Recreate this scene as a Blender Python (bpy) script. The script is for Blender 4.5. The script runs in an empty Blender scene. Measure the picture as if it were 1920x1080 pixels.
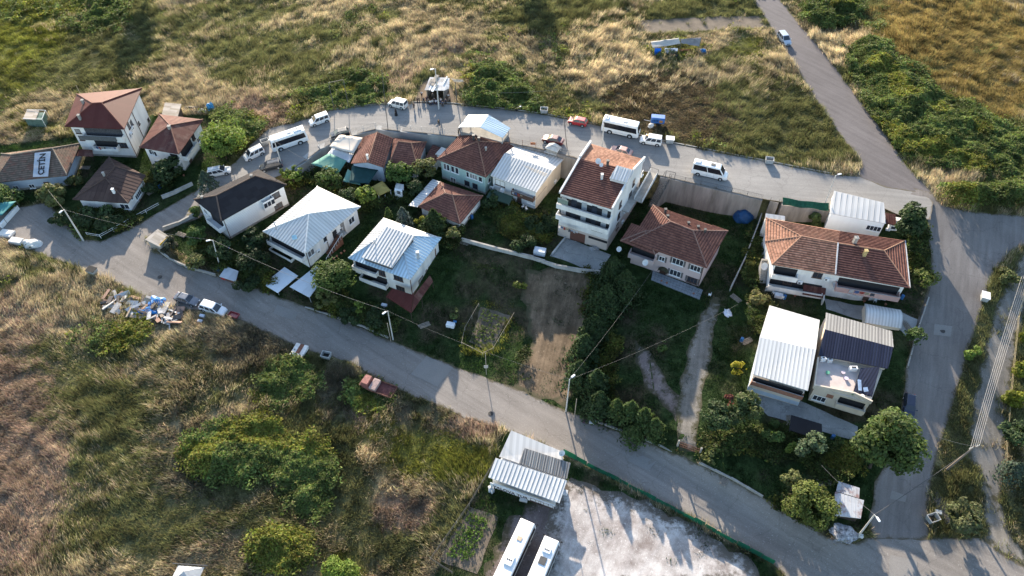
import bpy, bmesh, math, random
import numpy as np
from mathutils import Vector, Matrix
random.seed(7)
RNG = np.random.default_rng(11)
S = bpy.context.scene
COL = S.collection
R = math.radians

# ------------------------------------------------------------------ camera, sky, sun, exposure
F, PITCH, HC = 1430.0, R(49.76), 105.0
cam_d = bpy.data.cameras.new('camera')
cam = bpy.data.objects.new('camera', cam_d); COL.objects.link(cam)
cam_d.sensor_width = 36.0; cam_d.lens = 36.0*F/1920.0
cam_d.clip_start = 1.0; cam_d.clip_end = 3000.0
cam.location = (0, 0, HC); cam.rotation_euler = (R(90)-PITCH, 0, 0)
S.camera = cam
SUN_EL, SUN_AZ = R(16.5), R(-9.0)
w = bpy.data.worlds.new('World'); S.world = w; w.use_nodes = True
nt = w.node_tree
sky = nt.nodes.new('ShaderNodeTexSky'); sky.sky_type = 'NISHITA'; sky.sun_disc = False
sky.ozone_density = 1.3; sky.dust_density = .8; sky.sun_elevation = SUN_EL; sky.sun_rotation = SUN_AZ
bg = nt.nodes['Background']; bg.inputs['Strength'].default_value = 0.135
nt.links.new(sky.outputs['Color'], bg.inputs['Color'])
sd = bpy.data.lights.new('sun', 'SUN'); sd.energy = 5.0; sd.angle = R(0.5); sd.color = (1.0, 0.87, 0.70)
sun = bpy.data.objects.new('sun', sd); COL.objects.link(sun)
to_sun = Vector((math.sin(SUN_AZ)*math.cos(SUN_EL), math.cos(SUN_AZ)*math.cos(SUN_EL), math.sin(SUN_EL)))
sun.rotation_euler = (-to_sun).to_track_quat('-Z', 'Y').to_euler(); sun.location = (0, 150, 120)
S.view_settings.view_transform = 'Standard'; S.view_settings.look = 'None'
S.view_settings.exposure = 1.8; S.view_settings.gamma = 1.0
S.cycles.max_bounces = 6; S.cycles.transparent_max_bounces = 8

# ------------------------------------------------------------------ photo pixel -> world point
cp, sp = math.cos(PITCH), math.sin(PITCH)
ZS = 0.0          # base level of the house being built
def P(px, py, z=0.0):
    z += ZS; u = (px-960)/F; v = (540-py)/F
    dx, dy, dz = u, cp+v*sp, -sp+v*cp
    t = (z-HC)/dz
    return Vector((dx*t, dy*t, z))
def proj(x, y, z):
    zz = z-HC; dep = y*cp-zz*sp; up = y*sp+zz*cp
    return 960+F*x/dep, 540-F*up/dep
def ss(x, a, b):
    t = np.clip((x-a)/(b-a), 0, 1); return t*t*(3-2*t)
PX = np.array([-300,-74,-64,-57,-50,-37,-20,0,20,400.]); PZ = np.array([0,0,.35,1.0,2.0,3.4,4.8,5.6,6,6.])
def hN(x, y): return np.interp(x, PX, PZ)
def zr(y): return np.clip((np.asarray(y, float)-45)/61.0, 0, 1)*8.0-2.0
def drop(x, y):       # the plots step down from the upper gardens to the lower road
    x = np.asarray(x, float); y = np.asarray(y, float); f = ss(x, 12, 24); yr = 65-(x-12)*.8
    return -(3.5*ss(x, -62, -25)*ss(98-y, 0, 16)*(1-f)+np.interp(x, [12,45,70], [3.0,2.0,2.0])*f*ss(yr+6-y, 0, 8))
def hS(x, y):
    xb = 54+(np.asarray(y, float)-46)*.37
    wd = 9+22*ss(np.asarray(y, float), 95, 104)
    a = ss(x, xb-wd, xb)
    base = 1.0*ss(x, 38, 48)*ss(y, 60, 75)
    left = np.interp(x, PX, PZ)*ss(-np.asarray(x, float), 61, 64)
    return (base+drop(x, y))*(1-a)+zr(y)*a+left
def itN(px, py):
    z = 4.0
    for _ in range(14):
        q = P(px, py, z); z = float(hN(q.x, q.y))
    return P(px, py, z)
def itS(px, py):
    z = 1.0
    for _ in range(30):
        q = P(px, py, z); z = .5*z+.5*float(hS(q.x, q.y))
    return P(px, py, z)
WPX = [(440,372),(500,342),(545,322),(575,300),(600,280),(640,262),(659,255),(705,243),(750,247),(855,257),(950,268),(1030,284),(1110,306),(1215,325),(1255,334),(1430,375),(1560,395)]
WPT = [itN(*p) for p in WPX]
WX = np.array([-64.0]+[p.x for p in WPT]+[68.0, 77.0]); WY = np.array([WPT[0].y-5]+[p.y for p in WPT]+[102.3, 102.0])
def Wy(x): return np.interp(x, WX, WY)
def inW(x): return (x > WX[0]) & (x < WX[-1])
def h(x, y):
    x = np.asarray(x, float); y = np.asarray(y, float)
    s = ss(y-Wy(x), .85, 1.2)
    s = np.where(inW(x), s, 0.0)
    return hN(x, y)*s+hS(x, y)*(1-s)
def G(px, py):
    q = itN(px, py)
    if bool(inW(q.x)) and q.y > float(Wy(q.x))-.3: return q
    return itS(px, py)
def toz(px, py, z): return P(px, py, z)
def hgt(base, py):          # height of a vertical over world point `base` whose top shows at row py
    lo, hi = 0.0, 40.0
    for _ in range(40):
        m = (lo+hi)/2
        if proj(base.x, base.y, base.z+m)[1] > py: lo = m
        else: hi = m
    return lo

# ------------------------------------------------------------------ materials
MATS = {}
def newmat(name):
    m = bpy.data.materials.new(name); m.use_nodes = True
    n = m.node_tree; b = n.nodes['Principled BSDF']
    return m, n, b
def nd(n, t, **kw):
    x = n.nodes.new(t)
    for k, v in kw.items():
        if k in x.inputs: x.inputs[k].default_value = v
        else: setattr(x, k, v)
    return x
def rgba(c): return (c[0], c[1], c[2], 1)
def plain(name, col, rough=.8, var=.25, scale=1.5, bump=.0, metallic=0, streak=False, dark=None):
    if name in MATS: return MATS[name]
    m, n, b = newmat(name)
    L = n.links.new
    tc = nd(n, 'ShaderNodeNewGeometry')
    src = tc.outputs['Position']
    if streak:
        mp = nd(n, 'ShaderNodeMapping'); mp.inputs['Scale'].default_value = (1, 1, .15)
        L(src, mp.inputs['Vector']); src = mp.outputs['Vector']
    no = nd(n, 'ShaderNodeTexNoise', Scale=scale, Detail=6.0, Roughness=.65); L(src, no.inputs['Vector'])
    rp = nd(n, 'ShaderNodeValToRGB'); rp.color_ramp.elements[0].position = .3; rp.color_ramp.elements[1].position = .72
    d = dark or [c*(1-var*1.4) for c in col]
    rp.color_ramp.elements[0].color = rgba(d); rp.color_ramp.elements[1].color = rgba([min(1, c*(1+var*.35)) for c in col])
    L(no.outputs['Fac'], rp.inputs['Fac']); L(rp.outputs['Color'], b.inputs['Base Color'])
    b.inputs['Roughness'].default_value = rough; b.inputs['Metallic'].default_value = metallic; b.inputs['Specular IOR Level'].default_value = .25
    if bump:
        n2 = nd(n, 'ShaderNodeTexNoise', Scale=scale*6, Detail=4.0); L(tc.outputs['Position'], n2.inputs['Vector'])
        bp = nd(n, 'ShaderNodeBump', Strength=bump, Distance=.05); L(n2.outputs['Fac'], bp.inputs['Height']); L(bp.outputs['Normal'], b.inputs['Normal'])
    MATS[name] = m; return m
def paint(name, col, rough=.3, metallic=0.0, coat=.6):
    if name in MATS: return MATS[name]
    m, n, b = newmat(name)
    g = nd(n, 'ShaderNodeNewGeometry'); no = nd(n, 'ShaderNodeTexNoise', Scale=2.5, Detail=5.0)
    n.links.new(g.outputs['Position'], no.inputs['Vector'])
    mr = nd(n, 'ShaderNodeMapRange'); mr.inputs['To Min'].default_value = rough; mr.inputs['To Max'].default_value = rough+.25
    n.links.new(no.outputs['Fac'], mr.inputs['Value']); n.links.new(mr.outputs['Result'], b.inputs['Roughness'])
    mx = nd(n, 'ShaderNodeMix', data_type='RGBA'); mx.inputs[6].default_value = rgba([c*.82 for c in col]); mx.inputs[7].default_value = rgba(col)
    n.links.new(no.outputs['Fac'], mx.inputs[0]); n.links.new(mx.outputs[2], b.inputs['Base Color'])
    b.inputs['Metallic'].default_value = metallic
    b.inputs['Coat Weight'].default_value = coat
    MATS[name] = m; return m
def glassm(name='window_glass', col=(.03,.035,.045)):
    if name in MATS: return MATS[name]
    m, n, b = newmat(name)
    g = nd(n, 'ShaderNodeNewGeometry'); no = nd(n, 'ShaderNodeTexNoise', Scale=.8, Detail=2.0)
    n.links.new(g.outputs['Position'], no.inputs['Vector'])
    mx = nd(n, 'ShaderNodeMix', data_type='RGBA'); mx.inputs[6].default_value = rgba([c*.5 for c in col]); mx.inputs[7].default_value = rgba([c*1.7 for c in col])
    n.links.new(no.outputs['Fac'], mx.inputs[0]); n.links.new(mx.outputs[2], b.inputs['Base Color'])
    b.inputs['Roughness'].default_value = .08
    MATS[name] = m; return m
def uvmat(name, cols, su, sv, rough, patch=.4, stripe=None, vstripe=None, patchcol=None, metallic=0, bump=.4):
    # roof covering: per-cell colour variation in roof metres (u across, v up the slope), plus weathered patches
    if name in MATS: return MATS[name]
    m, n, b = newmat(name); L = n.links.new
    uv = nd(n, 'ShaderNodeUVMap'); uv.uv_map = 'roof'
    mp = nd(n, 'ShaderNodeMapping'); mp.inputs['Scale'].default_value = (su, sv, 1); L(uv.outputs['UV'], mp.inputs['Vector'])
    fl = nd(n, 'ShaderNodeVectorMath', operation='FLOOR'); L(mp.outputs['Vector'], fl.inputs[0])
    wn = nd(n, 'ShaderNodeTexWhiteNoise', noise_dimensions='3D'); L(fl.outputs['Vector'], wn.inputs['Vector'])
    rp = nd(n, 'ShaderNodeValToRGB'); e = rp.color_ramp.elements
    e[0].color = rgba(cols[0]); e[1].color = rgba(cols[-1]); e[0].position = .1; e[1].position = .95
    for i, c in enumerate(cols[1:-1]):
        q = e.new(.1+.85*(i+1)/(len(cols)-1)); q.color = rgba(c)
    L(wn.outputs['Value'], rp.inputs['Fac'])
    g = nd(n, 'ShaderNodeNewGeometry')
    no = nd(n, 'ShaderNodeTexNoise', Scale=.55, Detail=7.0, Roughness=.7); L(g.outputs['Position'], no.inputs['Vector'])
    r2 = nd(n, 'ShaderNodeValToRGB'); r2.color_ramp.elements[0].position = .5; r2.color_ramp.elements[1].position = .68
    L(no.outputs['Fac'], r2.inputs['Fac'])
    mu = nd(n, 'ShaderNodeMath', operation='MULTIPLY'); mu.inputs[1].default_value = patch; L(r2.outputs['Color'], mu.inputs[0])
    mx = nd(n, 'ShaderNodeMix', data_type='RGBA'); L(mu.outputs[0], mx.inputs[0]); L(rp.outputs['Color'], mx.inputs[6])
    mx.inputs[7].default_value = rgba(patchcol or [c*.45 for c in cols[0]])
    out = mx.outputs[2]
    if vstripe:
        # darker band along the upper part of each tile course
        sy = nd(n, 'ShaderNodeSeparateXYZ'); L(uv.outputs['UV'], sy.inputs[0])
        a = nd(n, 'ShaderNodeMath', operation='MULTIPLY'); a.inputs[1].default_value = 1.0/vstripe; L(sy.outputs['Y'], a.inputs[0])
        fr = nd(n, 'ShaderNodeMath', operation='FRACT'); L(a.outputs[0], fr.inputs[0])
        r3 = nd(n, 'ShaderNodeValToRGB'); r3.color_ramp.elements[0].position = .62; r3.color_ramp.elements[1].position = .8
        r3.color_ramp.elements[0].color = (1.08,1.08,1.08,1); r3.color_ramp.elements[1].color = (.55,.55,.57,1); L(fr.outputs[0], r3.inputs['Fac'])
        m2 = nd(n, 'ShaderNodeMix', data_type='RGBA', blend_type='MULTIPLY'); m2.inputs[0].default_value = 1
        L(out, m2.inputs[6]); L(r3.outputs['Color'], m2.inputs[7]); out = m2.outputs[2]
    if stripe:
        # rib shading put into the colour as darker bands along the ribs
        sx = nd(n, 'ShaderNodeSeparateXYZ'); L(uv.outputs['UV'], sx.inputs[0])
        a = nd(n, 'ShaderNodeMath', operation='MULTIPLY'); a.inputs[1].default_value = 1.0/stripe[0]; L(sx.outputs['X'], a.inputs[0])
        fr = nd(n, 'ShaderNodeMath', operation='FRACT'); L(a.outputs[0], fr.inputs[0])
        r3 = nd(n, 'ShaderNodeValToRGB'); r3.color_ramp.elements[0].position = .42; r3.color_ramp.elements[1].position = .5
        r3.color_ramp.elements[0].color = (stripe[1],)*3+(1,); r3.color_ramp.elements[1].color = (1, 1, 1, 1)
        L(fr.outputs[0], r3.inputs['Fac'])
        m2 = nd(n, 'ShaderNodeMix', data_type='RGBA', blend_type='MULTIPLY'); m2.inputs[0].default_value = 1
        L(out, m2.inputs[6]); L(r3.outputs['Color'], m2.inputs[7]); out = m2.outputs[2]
    L(out, b.inputs['Base Color'])
    b.inputs['Roughness'].default_value = rough; b.inputs['Metallic'].default_value = metallic; b.inputs['Specular IOR Level'].default_value = .12
    if bump:
        wv = nd(n, 'ShaderNodeTexNoise', Scale=9.0, Detail=3.0); L(g.outputs['Position'], wv.inputs['Vector'])
        bp = nd(n, 'ShaderNodeBump', Strength=bump, Distance=.03); L(wv.outputs['Fac'], bp.inputs['Height']); L(bp.outputs['Normal'], b.inputs['Normal'])
    MATS[name] = m; return m
def leafm(name, trans=.35, rough=.7):
    if name in MATS: return MATS[name]
    m, n, b = newmat(name); L = n.links.new
    at = nd(n, 'ShaderNodeAttribute'); at.attribute_name = 'Col'
    L(at.outputs['Color'], b.inputs['Base Color']); b.inputs['Roughness'].default_value = rough
    b.inputs['Specular IOR Level'].default_value = .15
    tr = nd(n, 'ShaderNodeBsdfTranslucent')
    hs = nd(n, 'ShaderNodeHueSaturation', Saturation=1.05, Value=1.15); L(at.outputs['Color'], hs.inputs['Color']); L(hs.outputs['Color'], tr.inputs['Color'])
    mx = nd(n, 'ShaderNodeMixShader', Fac=trans); L(b.outputs[0], mx.inputs[1]); L(tr.outputs[0], mx.inputs[2])
    L(mx.outputs[0], n.nodes['Material Output'].inputs['Surface'])
    MATS[name] = m; return m
def groundm(name):
    m, n, b = newmat(name); L = n.links.new
    at = nd(n, 'ShaderNodeAttribute'); at.attribute_name = 'Col'
    g = nd(n, 'ShaderNodeNewGeometry')
    n1 = nd(n, 'ShaderNodeTexNoise', Scale=.9, Detail=9.0, Roughness=.72); L(g.outputs['Position'], n1.inputs['Vector'])
    rp = nd(n, 'ShaderNodeValToRGB'); rp.color_ramp.elements[0].position = .3; rp.color_ramp.elements[1].position = .7
    rp.color_ramp.elements[0].color = (.45,.42,.4,1); rp.color_ramp.elements[1].color = (1.5,1.45,1.3,1)
    L(n1.outputs['Fac'], rp.inputs['Fac'])
    mx = nd(n, 'ShaderNodeMix', data_type='RGBA', blend_type='MULTIPLY'); mx.inputs[0].default_value = 1
    L(at.outputs['Color'], mx.inputs[6]); L(rp.outputs['Color'], mx.inputs[7]); L(mx.outputs[2], b.inputs['Base Color'])
    b.inputs['Roughness'].default_value = 1; b.inputs['Specular IOR Level'].default_value = .1
    n2 = nd(n, 'ShaderNodeTexNoise', Scale=3.0, Detail=6.0, Roughness=.7); L(g.outputs['Position'], n2.inputs['Vector'])
    bp = nd(n, 'ShaderNodeBump', Strength=.9, Distance=.25); L(n2.outputs['Fac'], bp.inputs['Height']); L(bp.outputs['Normal'], b.inputs['Normal'])
    return m
def roadm(name, c0, c1, spots=None, spotsz=1.2, crack=.35, big=.06, lane=None, edge=None):
    m, n, b = newmat(name); L = n.links.new
    g = nd(n, 'ShaderNodeNewGeometry')
    n1 = nd(n, 'ShaderNodeTexNoise', Scale=big, Detail=8.0, Roughness=.68); L(g.outputs['Position'], n1.inputs['Vector'])
    rp = nd(n, 'ShaderNodeValToRGB'); rp.color_ramp.elements[0].position = .33; rp.color_ramp.elements[1].position = .68
    rp.color_ramp.elements[0].color = rgba(c0); rp.color_ramp.elements[1].color = rgba(c1); L(n1.outputs['Fac'], rp.inputs['Fac'])
    out = rp.outputs['Color']
    n3 = nd(n, 'ShaderNodeTexNoise', Scale=7.0, Detail=5.0, Roughness=.8); L(g.outputs['Position'], n3.inputs['Vector'])
    r3 = nd(n, 'ShaderNodeValToRGB'); r3.color_ramp.elements[0].position = .25; r3.color_ramp.elements[1].position = .75
    r3.color_ramp.elements[0].color = (.72,.72,.72,1); r3.color_ramp.elements[1].color = (1.2,1.2,1.2,1); L(n3.outputs['Fac'], r3.inputs['Fac'])
    mm = nd(n, 'ShaderNodeMix', data_type='RGBA', blend_type='MULTIPLY'); mm.inputs[0].default_value = 1
    L(out, mm.inputs[6]); L(r3.outputs['Color'], mm.inputs[7]); out = mm.outputs[2]
    if lane:      # lengthwise wear: (direction angle, strength)
        ro = nd(n, 'ShaderNodeVectorRotate', rotation_type='Z_AXIS'); ro.inputs['Angle'].default_value = -lane[0]; L(g.outputs['Position'], ro.inputs['Vector'])
        mp = nd(n, 'ShaderNodeMapping'); mp.inputs['Scale'].default_value = (.05, 1.1, 1); L(ro.outputs['Vector'], mp.inputs['Vector'])
        nl = nd(n, 'ShaderNodeTexNoise', Scale=1.0, Detail=5.0, Roughness=.6); L(mp.outputs['Vector'], nl.inputs['Vector'])
        rl = nd(n, 'ShaderNodeValToRGB'); rl.color_ramp.elements[0].position = .35; rl.color_ramp.elements[1].position = .65
        rl.color_ramp.elements[0].color = (1-lane[1],)*3+(1,); rl.color_ramp.elements[1].color = (1+lane[1]*.6,)*3+(1,); L(nl.outputs['Fac'], rl.inputs['Fac'])
        ml = nd(n, 'ShaderNodeMix', data_type='RGBA', blend_type='MULTIPLY'); ml.inputs[0].default_value = 1
        L(out, ml.inputs[6]); L(rl.outputs['Color'], ml.inputs[7]); out = ml.outputs[2]
    if crack:
        vo = nd(n, 'ShaderNodeTexVoronoi', feature='DISTANCE_TO_EDGE', Scale=.16)
        nz = nd(n, 'ShaderNodeTexNoise', Scale=.6, Detail=4.0); L(g.outputs['Position'], nz.inputs['Vector'])
        ad = nd(n, 'ShaderNodeMix', data_type='RGBA', blend_type='LINEAR_LIGHT'); ad.inputs[0].default_value = .9
        L(g.outputs['Position'], ad.inputs[6]); L(nz.outputs['Color'], ad.inputs[7]); L(ad.outputs[2], vo.inputs['Vector'])
        r4 = nd(n, 'ShaderNodeValToRGB'); r4.color_ramp.elements[0].position = .0; r4.color_ramp.elements[1].position = .012
        v = 1-crack; r4.color_ramp.elements[0].color = (v, v, v, 1); r4.color_ramp.elements[1].color = (1,1,1,1); L(vo.outputs['Distance'], r4.inputs['Fac'])
        m4 = nd(n, 'ShaderNodeMix', data_type='RGBA', blend_type='MULTIPLY'); m4.inputs[0].default_value = 1
        L(out, m4.inputs[6]); L(r4.outputs['Color'], m4.inputs[7]); out = m4.outputs[2]
    if spots:
        n5 = nd(n, 'ShaderNodeTexNoise', Scale=spotsz, Detail=4.0, Roughness=.75); L(g.outputs['Position'], n5.inputs['Vector'])
        r5 = nd(n, 'ShaderNodeValToRGB'); r5.color_ramp.elements[0].position = .6; r5.color_ramp.elements[1].position = .7
        L(n5.outputs['Fac'], r5.inputs['Fac'])
        m5 = nd(n, 'ShaderNodeMix', data_type='RGBA'); L(r5.outputs['Color'], m5.inputs[0]); L(out, m5.inputs[6]); m5.inputs[7].default_value = rgba(spots); out = m5.outputs[2]
    if edge:      # soil and weeds creeping in over the margin: (width in metres, colour)
        ae = nd(n, 'ShaderNodeAttribute'); ae.attribute_name = 'edge'
        ne = nd(n, 'ShaderNodeTexNoise', Scale=.8, Detail=6.0, Roughness=.75); L(g.outputs['Position'], ne.inputs['Vector'])
        q1 = nd(n, 'ShaderNodeMath', operation='DIVIDE'); q1.inputs[1].default_value = edge[0]; L(ae.outputs['Fac'], q1.inputs[0])
        q2 = nd(n, 'ShaderNodeMath', operation='MULTIPLY_ADD'); q2.inputs[1].default_value = -2.4; q2.inputs[2].default_value = 1.55; L(ne.outputs['Fac'], q2.inputs[0])
        q3 = nd(n, 'ShaderNodeMath', operation='ADD'); L(q1.outputs[0], q3.inputs[0]); L(q2.outputs[0], q3.inputs[1])
        re = nd(n, 'ShaderNodeValToRGB'); re.color_ramp.elements[0].position = .45; re.color_ramp.elements[1].position = .85; L(q3.outputs[0], re.inputs['Fac'])
        me_ = nd(n, 'ShaderNodeMix', data_type='RGBA'); L(re.outputs['Color'], me_.inputs[0]); me_.inputs[6].default_value = rgba(edge[1]); L(out, me_.inputs[7]); out = me_.outputs[2]
    L(out, b.inputs['Base Color']); b.inputs['Roughness'].default_value = .93; b.inputs['Specular IOR Level'].default_value = .2
    bp = nd(n, 'ShaderNodeBump', Strength=.35, Distance=.03); L(n3.outputs['Fac'], bp.inputs['Height']); L(bp.outputs['Normal'], b.inputs['Normal'])
    return m

WALLW = plain('white_render', (.72,.70,.67), .85, .2, .5, streak=True)
WALLC = plain('cream_render', (.62,.53,.43), .85, .12, .5, streak=True)
WALLG = plain('mint_render', (.36,.50,.46), .85, .12, .5, streak=True)
WALLP = plain('pink_render', (.52,.41,.39), .85, .1, .5, streak=True)
WALLB = plain('pale_blue_render', (.42,.48,.55), .85, .15, .5, streak=True)
WALLBR = plain('brick_band', (.32,.15,.10), .9, .25, 3)
CLAD = plain('white_cladding', (.74,.74,.73), .55, .06, .4, streak=True)
CONC = plain('concrete', (.34,.32,.29), .92, .3, .6, bump=.3, streak=True)
CONCD = plain('stained_concrete', (.30,.26,.225), .95, .5, .8, bump=.4, streak=True, dark=(.15,.13,.11))
SLAB = plain('terrace_slab', (.48,.41,.38), .8, .15, .9)
WOODD = plain('dark_wood', (.07,.05,.04), .8, .3, 4)
WOODP = plain('pale_wood', (.38,.32,.25), .85, .3, 3)
RUST = plain('rusty_metal', (.20,.09,.06), .8, .5, 1.3)
WHITEP = plain('white_pvc', (.74,.74,.73), .4, .05, 1)
BROWNP = plain('brown_frame', (.10,.06,.045), .6, .1, 2)
GARAGE = plain('brown_shutter', (.13,.06,.045), .6, .12, 2)
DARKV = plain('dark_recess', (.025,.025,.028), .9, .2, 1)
GREYM = plain('grey_metal', (.42,.43,.44), .45, .15, 2, metallic=.3)
RUBBER = plain('black_rubber', (.02,.02,.02), .85, .1, 3)
STEEL = plain('dark_steel', (.09,.09,.09), .6, .2, 3, metallic=.4)
GLASS = glassm()
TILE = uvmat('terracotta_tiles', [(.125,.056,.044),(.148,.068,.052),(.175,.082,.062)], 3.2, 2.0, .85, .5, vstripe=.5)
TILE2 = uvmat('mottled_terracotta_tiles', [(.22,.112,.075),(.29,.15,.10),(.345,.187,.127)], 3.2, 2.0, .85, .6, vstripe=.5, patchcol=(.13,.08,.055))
TILEO = uvmat('old_brown_tiles', [(.10,.078,.06),(.13,.098,.075),(.155,.11,.085)], 2.6, 2.0, .92, .6, vstripe=.5, patchcol=(.17,.055,.04))
REDM = uvmat('red_brown_metal', [(.078,.022,.018),(.084,.024,.02),(.092,.027,.022)], 1.0, .12, .6, .3, patchcol=(.10,.05,.04))
RUSTR = uvmat('worn_red_brown_roof', [(.075,.028,.024),(.095,.036,.03),(.11,.048,.038)], 1.6, .25, .8, .75, patchcol=(.16,.10,.08))
DARKR = uvmat('dark_brown_shingle', [(.055,.036,.032),(.065,.043,.037),(.075,.05,.043)], 1.0, .5, .92, .3)
BLACKR = uvmat('black_felt_roof', [(.022,.02,.022),(.026,.024,.026),(.03,.028,.03)], .7, 1, .93, .15)
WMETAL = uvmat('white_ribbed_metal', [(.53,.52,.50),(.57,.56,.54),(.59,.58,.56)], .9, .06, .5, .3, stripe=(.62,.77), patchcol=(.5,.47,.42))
WMETALP = uvmat('white_panel_metal', [(.48,.465,.44),(.51,.495,.47),(.53,.515,.49)], .7, .06, .5, .12, stripe=(1.0,.86), patchcol=(.55,.52,.47))
BMETAL = uvmat('pale_blue_ribbed_metal', [(.40,.52,.60),(.43,.55,.63),(.45,.57,.65)], .9, .06, .5, .1, stripe=(.62,.72), patchcol=(.35,.42,.48))
GMETAL = uvmat('grey_corrugated_metal', [(.20,.195,.19),(.235,.23,.22),(.26,.255,.245)], 1.2, .08, .6, .2, stripe=(.5,.6), patchcol=(.3,.28,.26))
NAVYM = uvmat('navy_corrugated_metal', [(.022,.026,.048),(.027,.032,.057),(.034,.04,.068)], 1.2, .08, .55, .12, stripe=(.42,.6), patchcol=(.05,.06,.10))
LEAF = leafm('tree_leaves'); GRASSM = leafm('dry_grass', .42, .85)
BARK = plain('bark', (.10,.075,.055), .95, .35, 4, bump=.4)

# ------------------------------------------------------------------ object helpers
def tag(o, label=None, cat=None, group=None, kind=None):
    if label: o['label'] = label
    if cat: o['category'] = cat
    if group: o['group'] = group
    if kind: o['kind'] = kind
    return o
def thing(name, label, cat, loc, group=None, rz=0.0):
    o = bpy.data.objects.new(name, None); COL.objects.link(o)
    o.empty_display_size = .5
    o.location = loc; o.rotation_euler = (0, 0, rz)
    return tag(o, label, cat, group)
def link(name, bm, mat, parent=None, off=None, smooth=False):
    me = bpy.data.meshes.new(name)
    if off is not None: bmesh.ops.translate(bm, verts=bm.verts, vec=-Vector(off))
    bm.to_mesh(me); bm.free()
    if smooth:
        for p in me.polygons: p.use_smooth = True
    o = bpy.data.objects.new(name, me); COL.objects.link(o)
    for m in (mat if isinstance(mat, (list, tuple)) else [mat]): me.materials.append(m)
    if parent: o.parent = parent
    return o
def B(): return bmesh.new()
def obox(bm, c, ax, ay, az):
    c, ax, ay, az = Vector(c), Vector(ax), Vector(ay), Vector(az)
    v = [bm.verts.new(c+ax*i+ay*j+az*k) for i in (-1,1) for j in (-1,1) for k in (-1,1)]
    fs = [bm.faces.new([v[i] for i in q]) for q in ((0,1,3,2),(4,6,7,5),(0,4,5,1),(2,3,7,6),(0,2,6,4),(1,5,7,3))]
    if ax.cross(ay).dot(az) < 0:
        for f in fs: f.normal_flip()
    return v
def box(bm, x0, x1, y0, y1, z0, z1):
    return obox(bm, ((x0+x1)/2,(y0+y1)/2,(z0+z1)/2), ((x1-x0)/2,0,0), (0,(y1-y0)/2,0), (0,0,(z1-z0)/2))
def tube(bm, pts, r, n=6, r1=None):
    pts = [Vector(p) for p in pts]; rings = []
    for i, p in enumerate(pts):
        d = (pts[min(i+1, len(pts)-1)]-pts[max(i-1, 0)]).normalized()
        a = d.cross(Vector((0,0,1)));  a = a.normalized() if a.length > 1e-3 else Vector((1,0,0))
        b = d.cross(a).normalized()
        rr = r if r1 is None else r+(r1-r)*i/(len(pts)-1)
        rings.append([bm.verts.new(p+(a*math.cos(t)+b*math.sin(t))*rr) for t in [2*math.pi*k/n for k in range(n)]])
    for A, C in zip(rings, rings[1:]):
        for k in range(n): bm.faces.new((A[k], A[(k+1)%n], C[(k+1)%n], C[k]))
    bm.faces.new(rings[0][::-1]); bm.faces.new(rings[-1])
def bar(bm, a, b, wd, ht):
    a, b = Vector(a), Vector(b); d = b-a; L = d.length; d.normalize()
    s = d.cross(Vector((0,0,1)));  s = s.normalized() if s.length > 1e-3 else Vector((1,0,0))
    n = s.cross(d)
    obox(bm, (a+b)/2, d*L/2, s*wd/2, n*ht/2)
def prism(bm, poly, z0, ztops):
    n = len(poly)
    if not isinstance(ztops, (list, tuple)): ztops = [ztops]*n
    lo = [bm.verts.new((p[0], p[1], z0)) for p in poly]; hi = [bm.verts.new((p[0], p[1], z)) for p, z in zip(poly, ztops)]
    for i in range(n):
        j = (i+1)%n; bm.faces.new((lo[i], lo[j], hi[j], hi[i]))
    try: bm.faces.new(hi); bm.faces.new(lo[::-1])
    except ValueError: pass
    bmesh.ops.recalc_face_normals(bm, faces=bm.faces)
def inset(poly, d):
    c = sum((Vector((p[0], p[1])) for p in poly), Vector((0,0)))/len(poly); n = len(poly); out = []
    p2 = [Vector((p[0], p[1])) for p in poly]
    for i in range(n):
        a, b, e = p2[i-1], p2[i], p2[(i+1)%n]
        d1 = (b-a).normalized(); d2 = (e-b).normalized()
        n1 = Vector((-d1.y, d1.x)); n2 = Vector((-d2.y, d2.x))
        if n1.dot(c-(a+b)/2) < 0: n1 = -n1
        if n2.dot(c-(e+b)/2) < 0: n2 = -n2
        k = (n1+n2); k = k/max(.3, 1+n1.dot(n2))
        out.append(b+k*d)
    return out
def noise2(x, y, seed=0):
    x = np.asarray(x, float); y = np.asarray(y, float)
    xi = np.floor(x).astype(np.int64); yi = np.floor(y).astype(np.int64); fx = x-xi; fy = y-yi
    def hs(a, b):
        v = (a*374761393+b*668265263+seed*974711) & 0x7fffffff
        v = ((v ^ (v >> 13))*1274126177) & 0x7fffffff
        return ((v ^ (v >> 16)) & 0xffff)/65535.0
    fx = fx*fx*(3-2*fx); fy = fy*fy*(3-2*fy)
    return (hs(xi,yi)*(1-fx)+hs(xi+1,yi)*fx)*(1-fy)+(hs(xi,yi+1)*(1-fx)+hs(xi+1,yi+1)*fx)*fy
def inpoly(x, y, poly):
    x = np.asarray(x, float); y = np.asarray(y, float); c = np.zeros(x.shape, bool); n = len(poly)
    for i in range(n):
        x0, y0 = poly[i][0], poly[i][1]; x1, y1 = poly[i-1][0], poly[i-1][1]
        if y0 == y1: continue
        k = ((y0 > y) != (y1 > y)) & (x < (x1-x0)*(y-y0)/(y1-y0)+x0); c ^= k
    return c
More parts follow.
